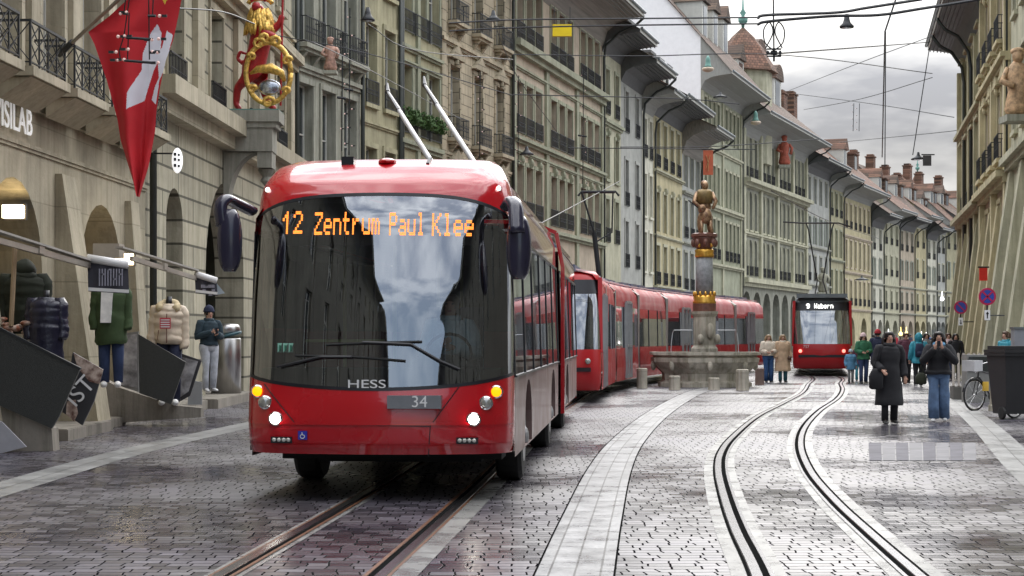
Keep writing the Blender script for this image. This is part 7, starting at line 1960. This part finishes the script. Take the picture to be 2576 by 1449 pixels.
# ================================================================ RIGHT SIDE FURNITURE
def nostop(px, py, Y, r, cross, lab):
    e = empty('traffic_sign', W(px, py, Y)); tag(e, lab, 'traffic sign', 'round parking signs on the right-hand wall')
    q = MB(); n = 32
    q.loft([[(rr * math.cos(2 * math.pi * k / n), y, rr * math.sin(2 * math.pi * k / n)) for k in range(n)] for rr, y in ((r, 0.02), (r, 0.0))]); d = q.build('disc', mat('sign_red', (0.42, 0.015, 0.07), 0.4, var=0.05), e)
    q = MB(); q.poly([(r * 0.76 * math.cos(2 * math.pi * k / n), -0.004, r * 0.76 * math.sin(2 * math.pi * k / n)) for k in range(n)]); q.build('blue_field', mat('sign_blue', (0.03, 0.06, 0.32), 0.4, var=0.05), d)
    q = MB()
    for a in ((45, 135) if cross else (135,)):
        c, s = math.cos(R(a)) * r * 0.76, math.sin(R(a)) * r * 0.76; q.bar((-c, -0.008, -s), (c, -0.008, s), r * 0.17, 0.004, up=(0, 1, 0)) if False else q.bar((-c, -0.008, -s), (c, -0.008, s), 0.004, r * 0.17, up=(0, 1, 0)) if False else q.prism([(-c - s * 0.12, -0.01, -s + c * 0.12), (-c + s * 0.12, -0.01, -s - c * 0.12), (c + s * 0.12, -0.01, s - c * 0.12), (c - s * 0.12, -0.01, s + c * 0.12)], (0, 0.003, 0))
    q.build('stripe', mat('sign_red', (0, 0, 0)), d)
    q = MB(); zz = -r - r * 1.15; q.box(-r * 0.32, r * 0.32, 0, 0.02, zz - r * 0.55, zz + r * 0.6); pn = q.build('arrow_plate', WHITEP, e)
    q = MB(); q.box(-r * 0.06, r * 0.06, -0.006, -0.002, zz - r * 0.35, zz + r * 0.3); 
    sgn = 1 if cross else -1
    q.prism([(-r * 0.18, -0.006, zz + sgn * r * 0.15), (r * 0.18, -0.006, zz + sgn * r * 0.15), (0, -0.006, zz + sgn * r * 0.45)], (0, 0.004, 0)); q.build('arrow', BLACKP, pn)
    q = MB(); q.tube([(0.0, 0.03, r * 0.9), (0.0, 0.03, zz - r * 0.6)], 0.02, 6); q.tube([(0, 0.03, zz), (r * 2.2, 0.2, zz)], 0.015, 6); q.build('bracket', IRON, e)
nostop(2484, 746, 40, 0.20, True, 'larger round blue sign with a red cross and upward arrow plate')
nostop(2417, 773, 52, 0.20, False, 'smaller round sign with a single red bar and downward arrow plate')
# wheelie bin
def wheelie(pos, lab, h=1.25, yaw=0):
    e = empty('wheelie_bin', pos, yaw); tag(e, lab, 'bin')
    q = MB(); rings = [[(sx * w, sy * d, z) for sx, sy in ((-1, -1), (1, -1), (1, 1), (-1, 1))] for w, d, z in ((0.23, 0.27, 0.1), (0.31, 0.38, h * 0.88))]
    q.loft(rings); q.box(-0.34, 0.34, -0.42, 0.42, h * 0.84, h * 0.88); q.build('body', mat('bin_black', (0.02, 0.02, 0.022), 0.5), e)
    q = MB(); q.box(-0.35, 0.35, -0.44, 0.42, h * 0.882, h * 0.92); q.box(-0.3, 0.3, -0.36, 0.36, h * 0.921, h * 0.97); q.build('lid', mat('bin_black', (0, 0, 0)), e)
    for sx in (-1, 1):
        q = MB(); q.loft([[(sx * (0.28 + dx), -0.2 + rr * math.cos(2 * math.pi * k / 16), 0.12 + rr * math.sin(2 * math.pi * k / 16)) for k in range(16)] for dx, rr in ((-0.03, 0.1), (-0.025, 0.12), (0.025, 0.12), (0.03, 0.1))]); q.build('wheel', RUBBER, e)
wheelie(Vector(((2542 - CX) / 130, F / 130, 0)), 'tall black wheeled rubbish bin between the parked bicycles', 1.45, R(12))
# bicycles
def bicycle(pos, yaw, lab, basket=False, yellow=False):
    e = empty('bicycle', pos, yaw); tag(e, lab, 'bicycle', 'parked bicycles on the right')
    fr = mat('bike_frame', (0.05, 0.05, 0.055), 0.35, 0.4)
    for x in (-0.52, 0.52):
        q = MB(); q.tube([(x + 0.33 * math.cos(2 * math.pi * k / 28), 0, 0.34 + 0.33 * math.sin(2 * math.pi * k / 28)) for k in range(29)], 0.022, 7); w = q.build('wheel', RUBBER, e, True)
        q = MB(); q.tube([(x + 0.305 * math.cos(2 * math.pi * k / 28), 0, 0.34 + 0.305 * math.sin(2 * math.pi * k / 28)) for k in range(29)], 0.01, 5)
        for k in range(14): a = math.pi * k / 7; q.bar((x, 0.012 * (-1) ** k, 0.34), (x + 0.305 * math.cos(a), 0, 0.34 + 0.305 * math.sin(a)), 0.003)
        q.ball((x, 0, 0.34), 0.025, 0.04, 0.025); q.build('rim', CHROME, w)
        q = MB(); q.tube([(x + 0.37 * math.cos(R(a)), 0, 0.34 + 0.37 * math.sin(R(a))) for a in range(20, 171, 15)], [(0.03, 0.008)] * 11, 6); q.build('mudguard', BLACKP, e)
    q = MB(); bb = (0.0, 0, 0.30); st = (0.12, 0, 0.86); hd = (-0.38, 0, 0.86)
    q.tube([bb, st], 0.016, 7); q.tube([bb, (-0.36, 0, 0.72)], 0.018, 7); q.tube([(0.1, 0, 0.75), hd], 0.016, 7)
    for s in (-0.05, 0.05): q.tube([(0.52, s, 0.34), (0.1, s * 0.3, 0.78)], 0.009, 5); q.tube([(0.52, s, 0.34), (0, s * 0.4, 0.3)], 0.01, 5)
    q.build('frame', fr, e, True)
    q = MB()
    q.tube([(-0.37, 0, 0.95), (-0.41, 0, 0.7)], 0.018, 7)
    for s in (-0.05, 0.05): q.tube([(-0.41, s * 0.8, 0.72), (-0.52, s, 0.34)], 0.011, 6)
    q.build('fork', fr, e)
    q = MB(); q.tube(catmull([(-0.2, -0.3, 1.06), (-0.3, -0.24, 1.05), (-0.38, -0.06, 1.0), (-0.38, 0.06, 1.0), (-0.3, 0.24, 1.05), (-0.2, 0.3, 1.06)], 4), 0.012, 6); q.build('handlebar', CHROME, e, True)
    q = MB()
    for s in (-1, 1): q.tube([(-0.24, s * 0.27, 1.055), (-0.16, s * 0.32, 1.06)], 0.018, 6)
    q.build('grip', RUBBER, e)
    q = MB(); q.ball((0.16, 0, 0.93), 0.14, 0.08, 0.035, 12, 7); q.build('saddle', BLACKP, e, True)
    q = MB(); q.ball((-0.46, 0, 0.86), 0.045, 0.05, 0.05); q.build('headlamp', CHROME, e, True)
    q = MB(); q.bar((0.0, -0.1, 0.3), (0.1, -0.12, 0.2), 0.02); q.bar((0, 0.1, 0.3), (-0.1, 0.12, 0.4), 0.02); q.ball((0, 0, 0.3), 0.08, 0.02, 0.08, 14, 6); q.build('crank', IRON, e)
    q = MB(); q.box(0.3, 0.72, -0.07, 0.07, 0.76, 0.775); q.build('rack', IRON, e)
    if basket: q = MB(); q.box(-0.72, -0.46, -0.17, 0.17, 0.85, 1.08); q.build('basket', mat('basket_pale', (0.45, 0.45, 0.46), 0.6), e)
    if yellow: q = MB(); q.box(-0.3, -0.12, -0.05, -0.03, 0.42, 0.62); q.build('yellow_plate', mat('yellow_plate', (0.7, 0.45, 0.05), 0.5), e)
    return e
bicycle(Vector(((2492 - CX) / 117, F / 117, 0)), R(205 - 180 + 10), 'dark bicycle with a pale front basket and yellow plate left of the black bin', True, True)
bicycle(Vector(((2590 - CX) / 128, F / 128, 0)), R(40), 'dark bicycle cut off by the right edge beside the black bin')
p = Vector(((2505 - CX) / 118, F / 118, 0)); q = MB(); q.lathe([(0.16, 0), (0.16, 0.12), (0.13, 0.14), (0.12, 0.62), (0.14, 0.66), (0.10, 0.72)], 12); o = q.build('stone_post', FST, None, loc=p); tag(o, 'grey stone post between the left bicycle and the black bin', 'bollard')
# stone planter with slats and boxes
pl = empty('hatch_bench', Vector(((2425 - CX) / 100, F / 100, 0)), R(-10)); tag(pl, 'sloping slatted wooden cellar hatch on a dark stone base at the wall foot', 'hatch')
q = MB(); q.box(-0.28, 0.5, -0.3, 0.9, 0, 0.32); q.build('base', mat('dark_stone_base', (0.09, 0.085, 0.075), 0.8), pl)
for k in range(7): q = MB(); q.bar((-0.28 + 0.13 * k, -0.3, 0.34), (-0.2 + 0.13 * k, 0.9, 1.15), 0.06, 0.03); q.build('slat', mat('slat_wood', (0.16, 0.14, 0.12), 0.8), pl)
cbx = empty('display_cabinet', Vector(((2466 - CX) / 105, F / 105, 0))); tag(cbx, 'grey metal display cabinet with glass top behind the left bicycle', 'cabinet')
q = MB(); q.box(-0.32, 0.38, 0, 0.5, 0, 1.15); q.build('body', mat('cabinet_grey', (0.2, 0.2, 0.19), 0.5), cbx)
q = MB(); q.box(-0.28, 0.34, -0.03, -0.002, 0.75, 1.1); q.build('glass', GLASS, cbx)
gb_ = empty('grey_post_box', Vector(((2568 - CX) / 112, F / 112, 0))); tag(gb_, 'narrow grey metal box standing at the right edge', 'cabinet')
q = MB(); q.box(-0.14, 0.2, 0, 0.3, 0, 1.75); q.build('body', mat('box_grey', (0.22, 0.23, 0.25), 0.5), gb_)
q = MB(); q.box(-0.16, 0.22, -0.02, 0.32, 1.752, 1.8); q.build('cap', ZINC, gb_)
# glowing shop lights far down the street
for i, (px, py, Y, c) in enumerate([(2266, 840, 150, (1, 0.75, 0.2)), (2280, 840, 150, (1, 0.75, 0.2)), (2318, 850, 160, (1, 0.9, 0.85)), (2330, 852, 160, (1, 0.9, 0.85)), (2370, 752, 140, (1, 1, 1)), (2235, 845, 150, (1, 0.9, 0.8))]):
    q = MB(); q.ball((0, 0, 0), 0.16, None, None, 10, 8); q.lathe([(0.1, 0.13), (0.03, 0.25), (0.02, 0.6)], 8)
    o = q.build('shop_globe', emis('globe_%d' % (i // 2), c, 2.5), None, True, loc=W(px, py, Y))
    tag(o, ['left yellow shop globe far down the street', 'right yellow shop globe far down the street', 'left pale pair lamp far down the street', 'right pale pair lamp far down the street', 'single white lamp high on the last houses', 'pale lamp behind the black-coated woman'][i], 'lamp', 'small shop lamps glowing in the distance')
